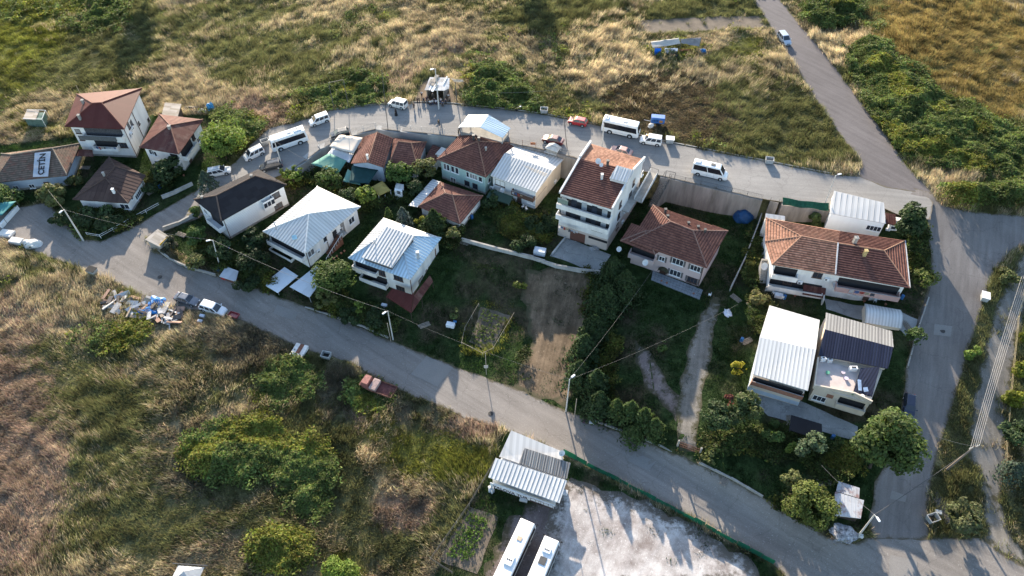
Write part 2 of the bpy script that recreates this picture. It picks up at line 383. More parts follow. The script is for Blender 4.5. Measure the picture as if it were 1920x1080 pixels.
def npmesh(name, verts, faces_n, cols, mat, parent=None, off=None):
    # verts (N,3) laid out face by face, faces_n corners per face, cols (N,3)
    me = bpy.data.meshes.new(name); N = len(verts); nf = N//faces_n
    v = np.asarray(verts, np.float32)
    if off is not None: v = v-np.asarray(off, np.float32)
    me.vertices.add(N); me.vertices.foreach_set('co', v.ravel())
    me.loops.add(N); me.loops.foreach_set('vertex_index', np.arange(N, dtype=np.int32))
    me.polygons.add(nf); me.polygons.foreach_set('loop_start', np.arange(0, N, faces_n, dtype=np.int32))
    try: me.polygons.foreach_set('loop_total', np.full(nf, faces_n, np.int32))
    except Exception: pass
    ca = me.color_attributes.new('Col', 'FLOAT_COLOR', 'POINT')
    c4 = np.ones((N, 4), np.float32); c4[:, :3] = np.clip(cols, 0, 1); ca.data.foreach_set('color', c4.ravel())
    me.update(calc_edges=True); me.materials.append(mat)
    o = bpy.data.objects.new(name, me); COL.objects.link(o)
    if parent: o.parent = parent
    return o
# ------------------------------------------------------------------ the ground and the roads
LOWER_N = [(-80,380),(0,392),(40,388),(92,378),(120,412),(140,440),(158,450),(190,452),(240,432),(300,396),(360,362)]
LOWER_POLY = LOWER_N+[(400,352),(440,330),(462,342),(450,365),(405,385),(345,420),(275,447),(290,470),(345,500),(400,516),(500,548),(560,572),(650,602),(740,642),(830,678),(930,716),(1000,742),(1062,770),(1110,790),(1200,826),(1265,850),(1300,866),(1400,914),(1480,966),(1560,1012),(1600,1020),(1650,1000),(1700,985),(1742,985),(1742,1010),(1840,1010),(1990,1110),(1500,1110),(1440,1050),(1300,975),(1160,902),(1055,853),(950,808),(870,782),(760,738),(650,678),(550,648),(450,600),(330,577),(270,556),(200,522),(120,494),(70,476),(20,452),(-80,440)]
STREET_POLY = [(360,366),(400,330),(440,305),(470,272),(505,240),(545,232),(580,222),(620,207),(700,197),(790,193),(850,196),(935,204),(1020,215),(1120,235),(1200,255),(1260,269),(1440,304),(1560,328),(1600,331),(1640,328),(1720,350),(1750,380),(1745,412),(1700,410),(1660,392),(1560,394),(1430,374),(1255,333),(1215,324),(1110,305),(1030,283),(950,267),(855,256),(750,246),(705,242),(659,254),(640,261),(600,279),(575,299),(545,321),(500,341),(452,362),(400,384)]
NE_POLY = [(1404,-12),(1440,42),(1470,92),(1520,172),(1570,247),(1604,290),(1615,312),(1606,330),(1660,352),(1752,366),(1700,312),(1650,240),(1540,92),(1490,36),(1455,-12)]
EAST_POLY = [(1742,360),(1765,384),(1800,394),(1860,402),(1990,408),(1990,456),(1920,460),(1895,472),(1868,505),(1845,560),(1832,610),(1808,680),(1786,760),(1756,850),(1742,930),(1740,985),(1742,1012),(1640,1012),(1628,985),(1640,905),(1680,840),(1690,760),(1700,680),(1722,600),(1740,532),(1746,480),(1738,420),(1690,404),(1672,384),(1700,350)]
TRACK_POLY = [(1990,448),(1925,458),(1905,500),(1872,560),(1858,620),(1836,700),(1822,780),(1812,850),(1838,900),(1850,1000),(1840,1012),(1990,1112),(1990,1090),(1905,1012),(1880,940),(1885,850),(1893,760),(1905,640),(1935,560),(1990,520)]
LOT_POLY = [(1070,900),(1130,915),(1200,935),(1300,985),(1370,1030),(1420,1066),(1440,1110),(1000,1130),(1020,1060),(1030,1010),(1022,970),(1042,930)]
LOTD_POLY = [(1060,905),(1090,930),(1080,1000),(1070,1060),(1060,1125),(880,1135),(915,1060),(948,985),(985,948),(1030,932)]
DRIVE_POLY = [(1335,555),(1352,560),(1340,620),(1328,690),(1316,760),(1308,820),(1306,852),(1270,846),(1268,790),(1276,720),(1292,650),(1312,600)]
DRIVE2_POLY = [(1190,640),(1215,660),(1250,720),(1275,745),(1272,790),(1245,760),(1215,722),(1192,680)]
DIRT_POLY = [(985,505),(1060,500),(1108,520),(1112,570),(1098,630),(1075,690),(1064,766),(955,728),(972,700),(995,650),(990,590),(975,545)]
YARD_POLY = [(1060,446),(1145,478),(1128,505),(1112,508),(1030,480)]
YARD2_POLY = [(1430,722),(1530,765),(1608,800),(1606,828),(1530,806),(1440,780),(1412,752)]
YARD3_POLY = [(1545,560),(1640,575),(1722,600),(1705,640),(1690,620),(1620,600),(1550,580)]
PLOUGH_POLY = [(1200,38),(1300,33),(1420,30),(1440,52),(1330,58),(1210,64)]
SHELT_POLY = [(776,198),(784,165),(800,148),(848,148),(856,175),(858,203),(820,201)]
BEDS = [(905,572),(958,590),(918,660),(878,640)]

def wpoly(px, fn=G): return [fn(*p) for p in px]
def sheet(name, px, mat, off, fn=G, hf=h, step=1.6, jit=.0, seed=1, cat=None):
    pts = [fn(*p).xy for p in px]
    out = []
    for i, a in enumerate(pts):
        b = pts[(i+1)%len(pts)]; n = max(1, int((b-a).length/1.2)); nn = Vector((-(b-a).y, (b-a).x)).normalized()
        for k in range(n):
            q = a.lerp(b, k/n); j = (float(noise2(q.x*.9, q.y*.9, seed))-.5)*2*jit
            out.append(q+nn*j)
    bm = B(); f = bm.faces.new([bm.verts.new((p.x, p.y, 0)) for p in out]); bm.normal_update()
    if f.normal.z < 0: f.normal_flip()
    bmesh.ops.triangulate(bm, faces=bm.faces[:])
    xs = [p.x for p in out]; ys = [p.y for p in out]
    for ax, lo, hi in (((1,0,0), min(xs), max(xs)), ((0,1,0), min(ys), max(ys))):
        t = lo+step
        while t < hi:
            co = Vector(ax)*t
            bmesh.ops.bisect_plane(bm, geom=bm.verts[:]+bm.edges[:]+bm.faces[:], plane_co=co, plane_no=ax)
            t += step
    vs = bm.verts[:]
    zz = hf(np.array([v.co.x for v in vs]), np.array([v.co.y for v in vs]))
    for v, z in zip(vs, zz): v.co.z = float(z)+off
    O = np.array([(p.x, p.y) for p in out]); O2 = np.roll(O, -1, 0); Vp = np.array([(v.co.x, v.co.y) for v in vs]); dmin = np.full(len(vs), 1e9)
    for a_, b_ in zip(O, O2):
        d_ = b_-a_; tt_ = np.clip(((Vp-a_)@d_)/max(1e-9, d_@d_), 0, 1); dmin = np.minimum(dmin, np.hypot(*(Vp-a_-tt_[:,None]*d_).T))
    o = link(name, bm, mat, smooth=True); o['kind'] = 'structure'
    at_ = o.data.attributes.new('edge', 'FLOAT', 'POINT'); at_.data.foreach_set('value', dmin.astype(np.float32))
    return o, out

VILLAGE = wpoly([(-40,275),(150,255),(290,215),(395,215),(440,290),(400,352),(300,400),(190,455),(90,378),(-60,390)])+[]
VILL2 = [Vector((WX[i], WY[i])) for i in range(0, len(WX))]
VILL2 = [Vector((a.x, a.y-.1)) for a in VILL2]+wpoly([(1746,480),(1722,600),(1700,680),(1690,760),(1680,840),(1640,905),(1640,985),(1560,1010),(1300,862),(1062,770),(740,642),(500,548),(275,450)])
LOTG = wpoly([(945,808),(1060,858),(1450,1060),(1480,1120),(800,1120),(830,1040),(905,905)])

BLOBS = [  # px, py, rx, ry, type, weight     0 gold 1 olive 2 brown 3 bramble 4 yellow-green 5 cream
(30,60,120,100,4,1.4),(30,160,70,40,4,.8),(120,20,120,40,3,.9),(200,130,120,60,1,.8),(330,40,90,60,0,.9),(270,25,35,40,1,1.2),(480,90,170,60,1,.9),(620,60,110,40,0,.9),(760,95,120,45,0,1.0),(900,60,90,60,0,.9),
(1000,20,120,40,1,1.0),(1130,120,130,70,5,1.0),(1020,120,90,50,0,1.0),(660,170,90,32,3,1.3),(560,150,60,30,1,.8),(345,185,110,45,0,1.0),(470,215,60,40,2,1.0),(440,250,60,50,3,.9),(390,240,40,30,3,.9),(920,165,60,45,3,1.3),(960,190,60,30,3,1.1),
(1040,180,60,35,1,1.0),(840,90,60,25,2,.9),(760,130,40,30,2,.8),(100,190,60,30,0,.9),(40,150,70,40,1,.9),(170,240,60,40,1,.6),(60,230,60,30,4,.7),(1250,190,110,70,6,1.4),(1330,230,100,60,6,1.2),(1180,190,50,60,6,1.0),(1430,130,80,60,0,.7),(1440,200,110,70,1,.8),(1500,270,100,45,1,1.0),(1420,90,60,30,4,.8),(1300,20,120,25,1,.8),(1150,40,100,40,5,.7),
(1558,24,50,30,3,2.4),(1632,118,36,40,3,2.2),(1560,72,70,14,5,2.0),(1690,180,60,60,3,2.0),(1760,230,110,50,3,1.6),(1800,280,120,40,3,1.6),(1880,300,80,50,3,1.5),(1850,372,120,22,3,1.8),(1810,335,90,14,5,1.5),(1560,100,40,35,5,1.2),(1600,60,30,30,5,1.0),(1800,90,190,110,7,1.5),(1880,190,90,50,7,1.2),(1860,240,90,22,4,.8),(1720,30,110,50,7,1.0),
(20,500,60,40,0,1.0),(90,540,70,40,0,.9),(150,610,130,45,0,1.0),(60,600,80,50,2,.8),(330,600,60,35,0,1.1),(260,610,40,40,3,.6),(200,640,70,40,3,.7),(120,680,100,50,1,.8),(30,700,80,70,2,1.1),(25,900,80,170,2,1.7),(140,820,60,60,0,.8),(60,640,70,40,5,.6),(110,860,60,110,2,.9),(200,770,110,70,1,1.0),(230,720,60,60,4,.5),(350,740,110,80,0,.6),(330,700,100,60,1,.9),(430,650,100,60,8,1.3),(500,640,60,40,8,1.0),(480,620,40,30,0,.5),
(448,848,88,56,3,2.2),(510,770,50,50,3,.7),(545,720,60,42,3,1.35),(585,890,45,85,3,1.4),(690,745,50,35,3,1.1),(620,760,50,50,8,.8),(560,790,30,40,1,.9),(640,700,40,30,8,1.0),(650,840,30,60,1,1.2),(660,930,50,50,1,.9),(535,1035,62,44,3,1.9),(640,1060,60,40,4,1.2),(330,900,140,70,8,.8),(300,980,220,70,1,.8),(200,900,100,90,1,.7),(400,960,100,40,2,.6),(420,1010,100,30,2,.7),
(800,790,100,50,8,.9),(790,850,110,50,4,1.3),(880,870,60,40,4,.9),(690,850,28,22,5,1.6),(760,925,60,14,5,1.2),(750,960,60,40,2,1.7),(660,800,30,50,2,.8),(720,700,40,40,2,.7),(880,800,60,28,2,1.4),(900,790,40,20,2,1.2),(860,980,30,60,1,.9),(650,990,90,50,1,.8),(1850,600,28,130,1,1.6),(1870,540,26,60,4,.9),(1795,900,45,120,1,1.6),(1905,650,25,220,1,1.6),(1820,760,25,90,1,1.6),(1800,960,40,40,4,.8),(720,1030,80,40,1,.9),(870,1040,30,60,4,.7),(700,800,60,40,4,.5)]
GBLOBS = [(450,492,60,36),(480,532,40,22),(395,482,36,26),(620,562,34,26),(680,592,50,18),(720,612,26,18),(1135,640,26,120),(1105,560,16,50),(940,398,30,26),(1000,432,60,22),(1340,832,40,26),(1450,832,60,30),(1560,872,60,36),(1480,962,60,26),(1722,470,20,60),(1430,602,26,30),(1408,500,14,60),(200,412,60,18),(300,342,34,18),(680,372,50,26),(780,372,40,26),(985,690,14,30),(840,440,30,30),(560,335,40,18)]
TCOL = np.array([[.30,.255,.168],[.112,.116,.052],[.26,.195,.145],[.085,.108,.03],[.14,.15,.035],[.42,.35,.23],[.125,.10,.06],[.185,.145,.06],[.14,.125,.09],[.036,.066,.020]])
def typeweights(x, y):
    px, py = proj(x, y, h(x, y))
    n1 = noise2(x/13., y/13., 3); n2 = noise2(x/5., y/5., 5); n3 = noise2(x/2.2, y/2.2, 9)
    W = np.zeros((len(x), 10))
    n8 = noise2((x*.8+y*.6)/15., (y*.8-x*.6)/5.5, 13); m = n1*.3+n2*.3+n8*.4
    W[:,0] = .45+1.9*(m-.5)+.7*(n3-.5); W[:,1] = .66-1.1*(m-.5); W[:,2] = .25+.8*(n2-.5); W[:,4] = .18+.4*(n1-.5); W[:,3] = .22+.8*(.5-n1)
    for bx, by, rx, ry, t, k in BLOBS:
        d = ((px-bx)/rx)**2+((py-by)/ry)**2
        W[:,t] += k*(.62 if t == 0 else 1)*np.exp(-1.1*d**1.5)*(.35+1.3*n3)
    gard = inpoly(x, y, VILL2) | inpoly(x, y, VILLAGE) | inpoly(x, y, LOTG)
    W[gard] *= .12; W[gard, 9] = 1.0
    for bx, by, rx, ry in ((905,570,20,6),(935,578,30,6),(955,595,8,10),(945,622,10,22),(925,655,14,9),(895,660,20,7),(872,630,6,30)): W[:,4] += np.where(gard, 2.4*np.exp(-(((px-bx)/rx)**2+((py-by)/ry)**2)**1.5), 0)
    for bx, by, rx, ry in GBLOBS: W[:,3] += np.where(gard, 2.2*np.exp(-(((px-bx)/rx)**2+((py-by)/ry)**2)**1.4)*(.2+1.2*n3), 0)
    return W, gard, px, py

def build_ground():
    xs = np.concatenate([np.linspace(-700,-165,24)[:-1], np.arange(-165,165.01,.8), np.linspace(165,700,24)[1:]])
    ys = np.concatenate([np.linspace(-150,24,12)[:-1], np.arange(24,215.01,.8), np.linspace(215,1400,40)[1:]])
    X, Y = np.meshgrid(xs, ys); x = X.ravel(); y = Y.ravel(); z = h(x, y)
    W, gard, px, py = typeweights(x, y)
    W2 = W**4; W2 /= W2.sum(1, keepdims=True)
    c = (W2 @ TCOL)*.75+np.array([.05,.04,.025])*.35
    nn = noise2(x/7, y/7, 21)*.6+noise2(x/2.5, y/2.5, 22)*.4
    gd = np.array([.062,.052,.034]); gg = np.array([.028,.048,.017])
    c[gard] = (gg[None]*(1-ss(nn,.45,.7))[:,None]+gd[None]*ss(nn,.45,.7)[:,None])[gard]
    nx = len(xs); ny = len(ys)
    i = (np.arange(ny-1)[:,None]*nx+np.arange(nx-1)[None]).ravel()
    q = np.stack([i, i+1, i+nx+1, i+nx], 1).astype(np.int32)
    me = bpy.data.meshes.new('ground'); me.vertices.add(len(x)); me.vertices.foreach_set('co', np.stack([x,y,z],1).astype(np.float32).ravel())
    me.loops.add(q.size); me.loops.foreach_set('vertex_index', q.ravel()); me.polygons.add(len(q))
    me.polygons.foreach_set('loop_start', np.arange(0, q.size, 4, dtype=np.int32))
    try: me.polygons.foreach_set('loop_total', np.full(len(q), 4, np.int32))
    except Exception: pass
    ca = me.color_attributes.new('Col', 'FLOAT_COLOR', 'POINT'); c4 = np.ones((len(x),4), np.float32); c4[:,:3] = c; ca.data.foreach_set('color', c4.ravel())
    me.update(calc_edges=True); me.materials.append(groundm('earth'))
    o = bpy.data.objects.new('ground', me); COL.objects.link(o); o['kind'] = 'structure'
build_ground()

M_LOW = roadm('worn_concrete_road', (.168,.150,.134), (.23,.208,.188), (.31,.29,.265), 3.5, crack=.2, lane=(-.62,.16), edge=(.8,(.095,.08,.055)))
M_STR = roadm('pale_street_asphalt', (.19,.182,.172), (.255,.243,.228), None, crack=.2, lane=(-.12,.12), edge=(.5,(.13,.11,.085)))
M_NE = roadm('dark_mauve_asphalt', (.10,.09,.09), (.145,.131,.13), None, crack=.12, lane=(-.85,.14), edge=(.7,(.10,.085,.06)))
M_EAST = roadm('east_asphalt', (.135,.121,.112), (.195,.176,.163), None, crack=.2, lane=(1.2,.16), edge=(.8,(.095,.08,.055)))
M_TRK = roadm('gravel', (.13,.118,.10), (.22,.20,.175), (.33,.31,.28), 4.0, crack=0, big=.3, lane=(1.3,.22), edge=(1.5,(.06,.055,.032)))
M_LOT = roadm('white_gravel', (.16,.125,.11), (.60,.57,.545), (.70,.67,.64), 3.2, crack=0, big=.16, lane=(1.1,.15), edge=(4.5,(.10,.085,.07)))
M_LOTD = roadm('lot_dirt', (.11,.085,.08), (.20,.165,.155), (.30,.27,.26), 2.5, crack=0, big=.3, lane=(1.1,.25), edge=(2.0,(.05,.045,.028)))
M_DIRT = roadm('bare_earth', (.085,.06,.037), (.185,.135,.09), (.23,.175,.12), 2.4, crack=0, big=.35, lane=(1.35,.35), edge=(1.6,(.06,.055,.03)))
M_YARD = roadm('yard_concrete', (.20,.20,.195), (.31,.305,.295), (.36,.36,.35), .8, crack=.3, big=.3)
M_PLGH = roadm('ploughed_soil', (.10,.08,.06), (.16,.13,.10), None, crack=0, big=.4)
EXCL = []
for nm, pxs, mt, off, fn, hf, jit in [
    ('lower_road', LOWER_POLY, M_LOW, .050, G, h, .25), ('upper_street', STREET_POLY, M_STR, .058, itN, hN, .12), ('asphalt_road', NE_POLY, M_NE, .066, itN, hN, .18),
    ('side_road', EAST_POLY, M_EAST, .072, itS, hS, .2), ('gravel_track', TRACK_POLY, M_TRK, .044, itS, hS, .5), ('gravel_lot', LOT_POLY, M_LOT, .036, itS, hS, .9),
    ('lot_dirt', LOTD_POLY, M_LOTD, .030, itS, hS, .7), ('gravel_drive', DRIVE_POLY, M_TRK, .040, itS, hS, .4), ('drive_branch', DRIVE2_POLY, M_LOTD, .034, itS, hS, .7), ('dirt_track', DIRT_POLY, M_DIRT, .030, itS, hS, .9),
    ('concrete_yard', YARD_POLY, M_YARD, .055, itS, hS, .2), ('paved_yard', YARD2_POLY, M_YARD, .056, itS, hS, .1), ('back_yard', YARD3_POLY, M_YARD, .057, itS, hS, .2), ('trodden_ground', SHELT_POLY, M_DIRT, .048, itN, hN, .5), ('ploughed_plot', PLOUGH_POLY, M_PLGH, .045, itN, hN, .5)]:
    o, wp = sheet(nm, pxs, mt, off, fn, hf, jit=jit, seed=len(EXCL)+3)
    EXCL.append((nm, wp))
# long kerb on the field side of the upper street, and road patches
def kerb(name, px, fn, hf, wd=.18, ht=.14):
    pts = [fn(*p) for p in px]; bm = B()
    for a, b in zip(pts, pts[1:]):
        n = max(1, int((b-a).length/2.5))
        for k in range(n):
            p = a.lerp(b, k/n); q = a.lerp(b, (k+1)/n-.012)
            p = Vector((p.x, p.y, float(hf(p.x, p.y))+ht/2)); q = Vector((q.x, q.y, float(hf(q.x, q.y))+ht/2)); bar(bm, p, q, wd, ht+.1)
    o = link(name, bm, CONC); o['kind'] = 'structure'
kerb('kerb', [(620,206),(700,196),(790,191.5),(850,194),(935,202.5),(1020,213.5),(1120,233),(1200,253.5),(1260,267.5),(1440,302.5),(1560,326)], itN, hN)
for k, pxs in enumerate([[(1672,920),(1700,930),(1697,942),(1668,935)],[(1668,1040),(1720,1052),(1716,1100),(1664,1100)],[(800,668),(850,690),(820,725),(770,702)],[(1752,608),(1785,612),(1782,632),(1750,628)],[(520,572),(560,586),(552,602),(512,588)],[(1190,848),(1230,866),(1215,884),(1176,864)]]):
    o, wp = sheet('road_patch', pxs, roadm('patch_%d' % k, (.175,.165,.152), (.225,.21,.195), None, crack=0), .082+.004*k, itS, hS)

for lab, x, y, fn in (('round iron manhole cover on the pale patch of the side road', 1767, 621, itS), ('round iron manhole cover on the sunlit stretch of the lower road', 920, 776, itS), ('round iron manhole cover at the left fork of the lower road', 300, 520, itS)):
    bm = B(); tube(bm, [(0,0,0), (0,0,.015)], .42, 16); tube(bm, [(0,0,.016), (0,0,.02)], .3, 16); o = link('manhole_cover', bm, plain('cast_iron', (.045,.042,.04), .7, .3, 6)); o.location = fn(x, y)+Vector((0,0,.1)); tag(o, lab, 'manhole cover')
# ------------------------------------------------------------------ wild grass, brambles, garden grass
def scatter():
    N = 330000
    x = RNG.uniform(-160,160,N); y = RNG.uniform(28,215,N); z = h(x, y)
    px, py = proj(x, y, z); k = (px > -60) & (px < 1980) & (py > -40) & (py < 1130)
    for nm, wp in EXCL:
        if nm == 'dirt_track': k &= ~(inpoly(x, y, wp) & ((noise2(x/2.2, y/2.2, 92) > .4) | (RNG.random(N) < .6)) & (RNG.random(N) < .96))
        elif nm in ('lot_dirt', 'gravel_lot', 'drive_branch', 'gravel_drive', 'gravel_track'): k &= ~(inpoly(x, y, wp) & ((noise2(x/1.6, y/1.6, 91) > .27) | (RNG.random(N) < .75)))
        elif nm == 'ploughed_plot': k &= ~(inpoly(x, y, wp) & (RNG.random(N) < .97))
        else: k &= ~inpoly(x, y, wp)
    for bp in ([(903,576),(955,592),(916,658),(882,640)], [(882,952),(932,970),(893,1072),(826,1048)]): k &= ~(inpoly(x, y, wpoly(bp, itS)) & (RNG.random(N) < .9))
    for fp in FOOTS: k &= ~inpoly(x, y, fp)
    k &= ~(inW(x) & (np.abs(y-Wy(x)-.5) < 1.0))
    x, y, z = x[k], y[k], z[k]
    W, gard, px, py = typeweights(x, y)
    W = W*(.55+.9*RNG.random(W.shape)); t = W.argmax(1); n = len(x)
    # ---- blades
    HT = np.array([.95,.75,.8,0,.65,1.25,.35,.85,.95,.22])
    bl = np.isin(t, (0,1,2,4,5,6,7,8,9)); bi = np.where(bl)[0]
    K = 14; idx = np.repeat(bi, K); m = len(idx)
    th = RNG.uniform(0, 2*math.pi, m); rad = RNG.uniform(0,.75,m)
    bx = x[idx]+rad*np.cos(th); by = y[idx]+rad*np.sin(th); bz = h(bx, by)-.02
    tt = t[idx]
    ht = HT[tt]*RNG.uniform(.4,1.3,m)*(.12+1.0*noise2(bx/2.0, by/2.0, 31)**1.3*1.2+.75*noise2((bx*.8+by*.6)/14., (by*.8-bx*.6)/5., 32))
    wind = 2*math.pi*noise2(bx/22., by/22., 41)+.6
    ln = RNG.uniform(.15,.75,m)
    lx = np.cos(wind)*ln*ht*.8+RNG.normal(0,.22,m)*ht; ly = np.sin(wind)*ln*ht*.8+RNG.normal(0,.22,m)*ht
    a = RNG.uniform(0, 2*math.pi, m); wd = np.where(tt == 9, .05, np.where(tt == 6, .085, .036))*RNG.uniform(.7,1.6,m)
    V = np.empty((m, 3, 3))
    V[:,0] = np.stack([bx-np.cos(a)*wd, by-np.sin(a)*wd, bz],1); V[:,1] = np.stack([bx+np.cos(a)*wd, by+np.sin(a)*wd, bz],1)
    V[:,2] = np.stack([bx+lx, by+ly, bz+ht],1)
    c = TCOL[tt]*RNG.uniform(.55,1.45,(m,1))*(1+RNG.normal(0,.06,(m,3)))*(.55+.9*noise2(bx/1.7, by/1.7, 51))[:,None]
    C = np.repeat(c[:,None], 3, 1); gold = np.isin(tt, (0,1,5,7,8)); C[:,2][gold] *= np.array([1.25,1.22,1.15])
    gm = gard[idx]
    for nm, lab, sel in (('wild_grass', 'tall dry golden and olive grass covering the open fields around the houses', ~gm), ('garden_grass', 'short dark green grass and weeds in the gardens between houses', gm)):
        o = npmesh(nm, V[sel].reshape(-1,3), 3, C[sel].reshape(-1,3), GRASSM); tag(o, lab, 'grass', kind='stuff')
    # ---- brambles: leaves on mounds
    li = np.where(t == 3)[0]; K = 26; idx = np.repeat(li, K); m = len(idx)
    th = RNG.uniform(0, 2*math.pi, m); rad = np.sqrt(RNG.random(m))*1.0
    bx = x[idx]+rad*np.cos(th); by = y[idx]+rad*np.sin(th)
    ppx, ppy = proj(bx, by, h(bx, by))
    tall = np.zeros(m)
    for qx, qy, rx, ry, k_ in TALLB: tall = np.maximum(tall, k_*np.exp(-(((ppx-qx)/rx)**2+((ppy-qy)/ry)**2)**1.5))
    mound = (.2+1.3*noise2(bx/2.4, by/2.4, 61)**1.5+.5*noise2(bx/.8, by/.8, 62))*(1+.0*tall)+tall*(.6+.5*noise2(bx/3.1, by/3.1, 63))
    bz = h(bx, by)+mound*(1-.5*RNG.random(m)**2)
    s = RNG.uniform(.10,.22,m)
    nrm = RNG.normal(0,.75,(m,3)); nrm[:,2] = np.abs(nrm[:,2])+.4; nrm /= np.linalg.norm(nrm,axis=1,keepdims=True)
    u = np.cross(nrm, RNG.normal(0,1,(m,3))); u /= np.linalg.norm(u,axis=1,keepdims=True); v = np.cross(nrm, u)
    ctr = np.stack([bx,by,bz],1); V = np.stack([ctr-u*s[:,None]*1.5, ctr-v*s[:,None]*.7, ctr+u*s[:,None]*1.5, ctr+v*s[:,None]*.7],1)
    c = TCOL[3]*np.where(gard[idx], .62, 1.12)[:,None]*RNG.uniform(.5,1.6,(m,1))*(1+RNG.normal(0,.1,(m,3)))*(.55+.95*noise2(bx/2.2, by/2.2, 71))[:,None]
    yl = (noise2(bx/6., by/6., 72) > .62); c[yl] *= np.array([1.5,1.25,.9])
    C = np.repeat(c[:,None],4,1)
    o = npmesh('bramble_thicket', V.reshape(-1,3), 4, C.reshape(-1,3), LEAF); tag(o, 'low green brambles and bushes spreading through the dry fields', 'brambles', kind='stuff')
TALLB = [(1558,24,48,30,2.6),(1635,120,36,44,1.9),(1690,190,60,60,1.5),(1770,240,100,45,1.1),(1850,372,120,20,2.6),(1860,300,100,40,.9),(440,840,90,70,.8),(530,1030,75,55,.9),(580,850,60,90,.5),(440,250,50,50,1.6),(925,165,50,40,1.0),(620,720,60,40,.6)]
# ------------------------------------------------------------------ buildings
FOOTS = []
PANES = [GLASS, GLASS, glassm('window_glass_curtained', (.12,.12,.125)), GLASS, glassm('window_glass_pale', (.22,.22,.22))]
def rayplane(px, py, p0, n):
    u = (px-960)/F; v = (540-py)/F
    d = Vector((u, cp+v*sp, -sp+v*cp)); o = Vector((0,0,HC))
    return o+d*((Vector(p0)-o).dot(n)/d.dot(n))
class House:
    def __init__(s, name, label, cat, z0, foot, group=None):
        z0 += ZS; s.zs = ZS; s.z0 = z0; s.foot = [Vector((p[0], p[1])) for p in foot]
        c = sum(s.foot, Vector((0,0)))/len(s.foot); s.c = c
        s.o = Vector((c.x, c.y, z0)); s.root = thing(name, label, cat, s.o, group)
        FOOTS.append(s.foot)
    def add(s, name, bm, mat, parent=None, label=None, smooth=False):
        o = link(name, bm, mat, parent or s.root, s.o, smooth)
        if parent and parent is not s.root: pass
        if label: o['label'] = label
        return o
    def walls(s, ztops, mat, z0=None, foot=None, name='wall', label=None):
        ztops = [z+s.zs for z in ztops] if isinstance(ztops, (list, tuple)) else ztops+s.zs
        bm = B(); prism(bm, foot or s.foot, (s.z0 if z0 is None else z0)-1.2, ztops); return s.add(name, bm, mat, label=label)
    def edge(s, i):
        a, b = s.foot[i], s.foot[(i+1)%len(s.foot)]; t = (b-a).normalized(); n = Vector((t.y, -t.x))
        if n.dot((a+b)/2-s.c) < 0: n = -n
        return a, b, Vector((t.x,t.y,0)), Vector((n.x,n.y,0))
    def at(s, i, px, py):
        a, b, t, n = s.edge(i); return rayplane(px, py, (a.x,a.y,0), n)
    def win(s, i, px, py, w, ht, n=2, frame=None, name='window', sill=True, glass=None, at=None, depth=.05):
        a, b, t, nn = s.edge(i); q = at if at is not None else s.at(i, px, py)
        bm = B(); z = Vector((0,0,1)); f = .07; c = q+nn*depth/2
        for sgn in (-1,1):
            obox(bm, c+t*sgn*(w/2), t*f/2, nn*(depth/2+.02), z*(ht/2+f/2)); obox(bm, c+z*sgn*ht/2, t*(w/2-f/2), nn*(depth/2+.02), z*f/2)
        for k in range(1, n): obox(bm, c+t*(-w/2+w*k/n), t*f/2, nn*(depth/2+.015), z*(ht/2-f/2))
        if sill: obox(bm, c-z*(ht/2+f/2+.035)+nn*.05, t*(w/2+.12), nn*.12, z*.035)
        fo = s.add(name, bm, frame or WHITEP)
        bm = B(); obox(bm, q+nn*.012, t*(w/2-.01), nn*.02, z*(ht/2-.01)); s.add('pane', bm, glass or PANES[int(abs(q.x*7.3+q.z*11.1+q.y*3.7)) % 5], fo)
        return fo
    def panel(s, i, px, py, w, ht, mat, name, depth=.06, slats=0):
        a, b, t, nn = s.edge(i); q = s.at(i, px, py); bm = B(); z = Vector((0,0,1))
        obox(bm, q+nn*depth/2, t*w/2, nn*(depth/2+.01), z*ht/2)
        for k in range(slats): obox(bm, q+nn*(depth+.015)+z*(-ht/2+ht*(k+.5)/slats), t*(w/2-.03), nn*.02, z*.02)
        return s.add(name, bm, mat)
    def door(s, i, px, py, w, ht, mat=None):
        o = s.panel(i, px, py, w, ht, mat or BROWNP, 'door'); a, b, t, nn = s.edge(i); q = s.at(i, px, py)
        bm = B(); obox(bm, q+nn*.1+t*w*.38, t*.03, nn*.03, Vector((0,0,.08))); s.add('handle', bm, GREYM, o); return o
    def balcony(s, i, f0, f1, z, depth, par=.95, mat=None, recess=True, rh=2.0, rail=None, dmat=None):
        a, b, t, nn = s.edge(i); L = (b-a).length; p = Vector((a.x,a.y,z+s.zs)); u = Vector((0,0,1))
        A = p+t*L*f0; C = p+t*L*f1; mid = (A+C)/2; hw = (C-A).length/2; bm = B()
        obox(bm, mid+nn*depth/2, t*hw, nn*depth/2, u*.09)
        if rail is None:
            obox(bm, mid+nn*(depth-.06)+u*(par/2+.09), t*hw, nn*.06, u*par/2)
            for e in (-1,1): obox(bm, mid+t*e*(hw-.06)+nn*(depth/2-.06)+u*(par/2+.09), t*.06, nn*(depth/2-.062), u*par/2)
        o = s.add('balcony', bm, mat or WALLW)
        if rail is not None or par:
            bm = B(); zz = u*(par+.16); e1 = mid-t*hw+nn*(depth-.06); e2 = mid+t*hw+nn*(depth-.06)
            bar(bm, e1+zz, e2+zz, .06, .06)
            if rail is not None:
                bar(bm, e1+zz*.5, e2+zz*.5, .04, .04)
                n = max(3, int(hw*2/.5))
                for k in range(n+1): q = e1.lerp(e2, k/n); bar(bm, q+u*.05, q+zz, .035, .035)
            s.add('railing', bm, rail or GREYM, o)
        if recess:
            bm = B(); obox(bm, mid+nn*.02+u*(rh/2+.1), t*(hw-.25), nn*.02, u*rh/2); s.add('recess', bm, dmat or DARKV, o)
        return o
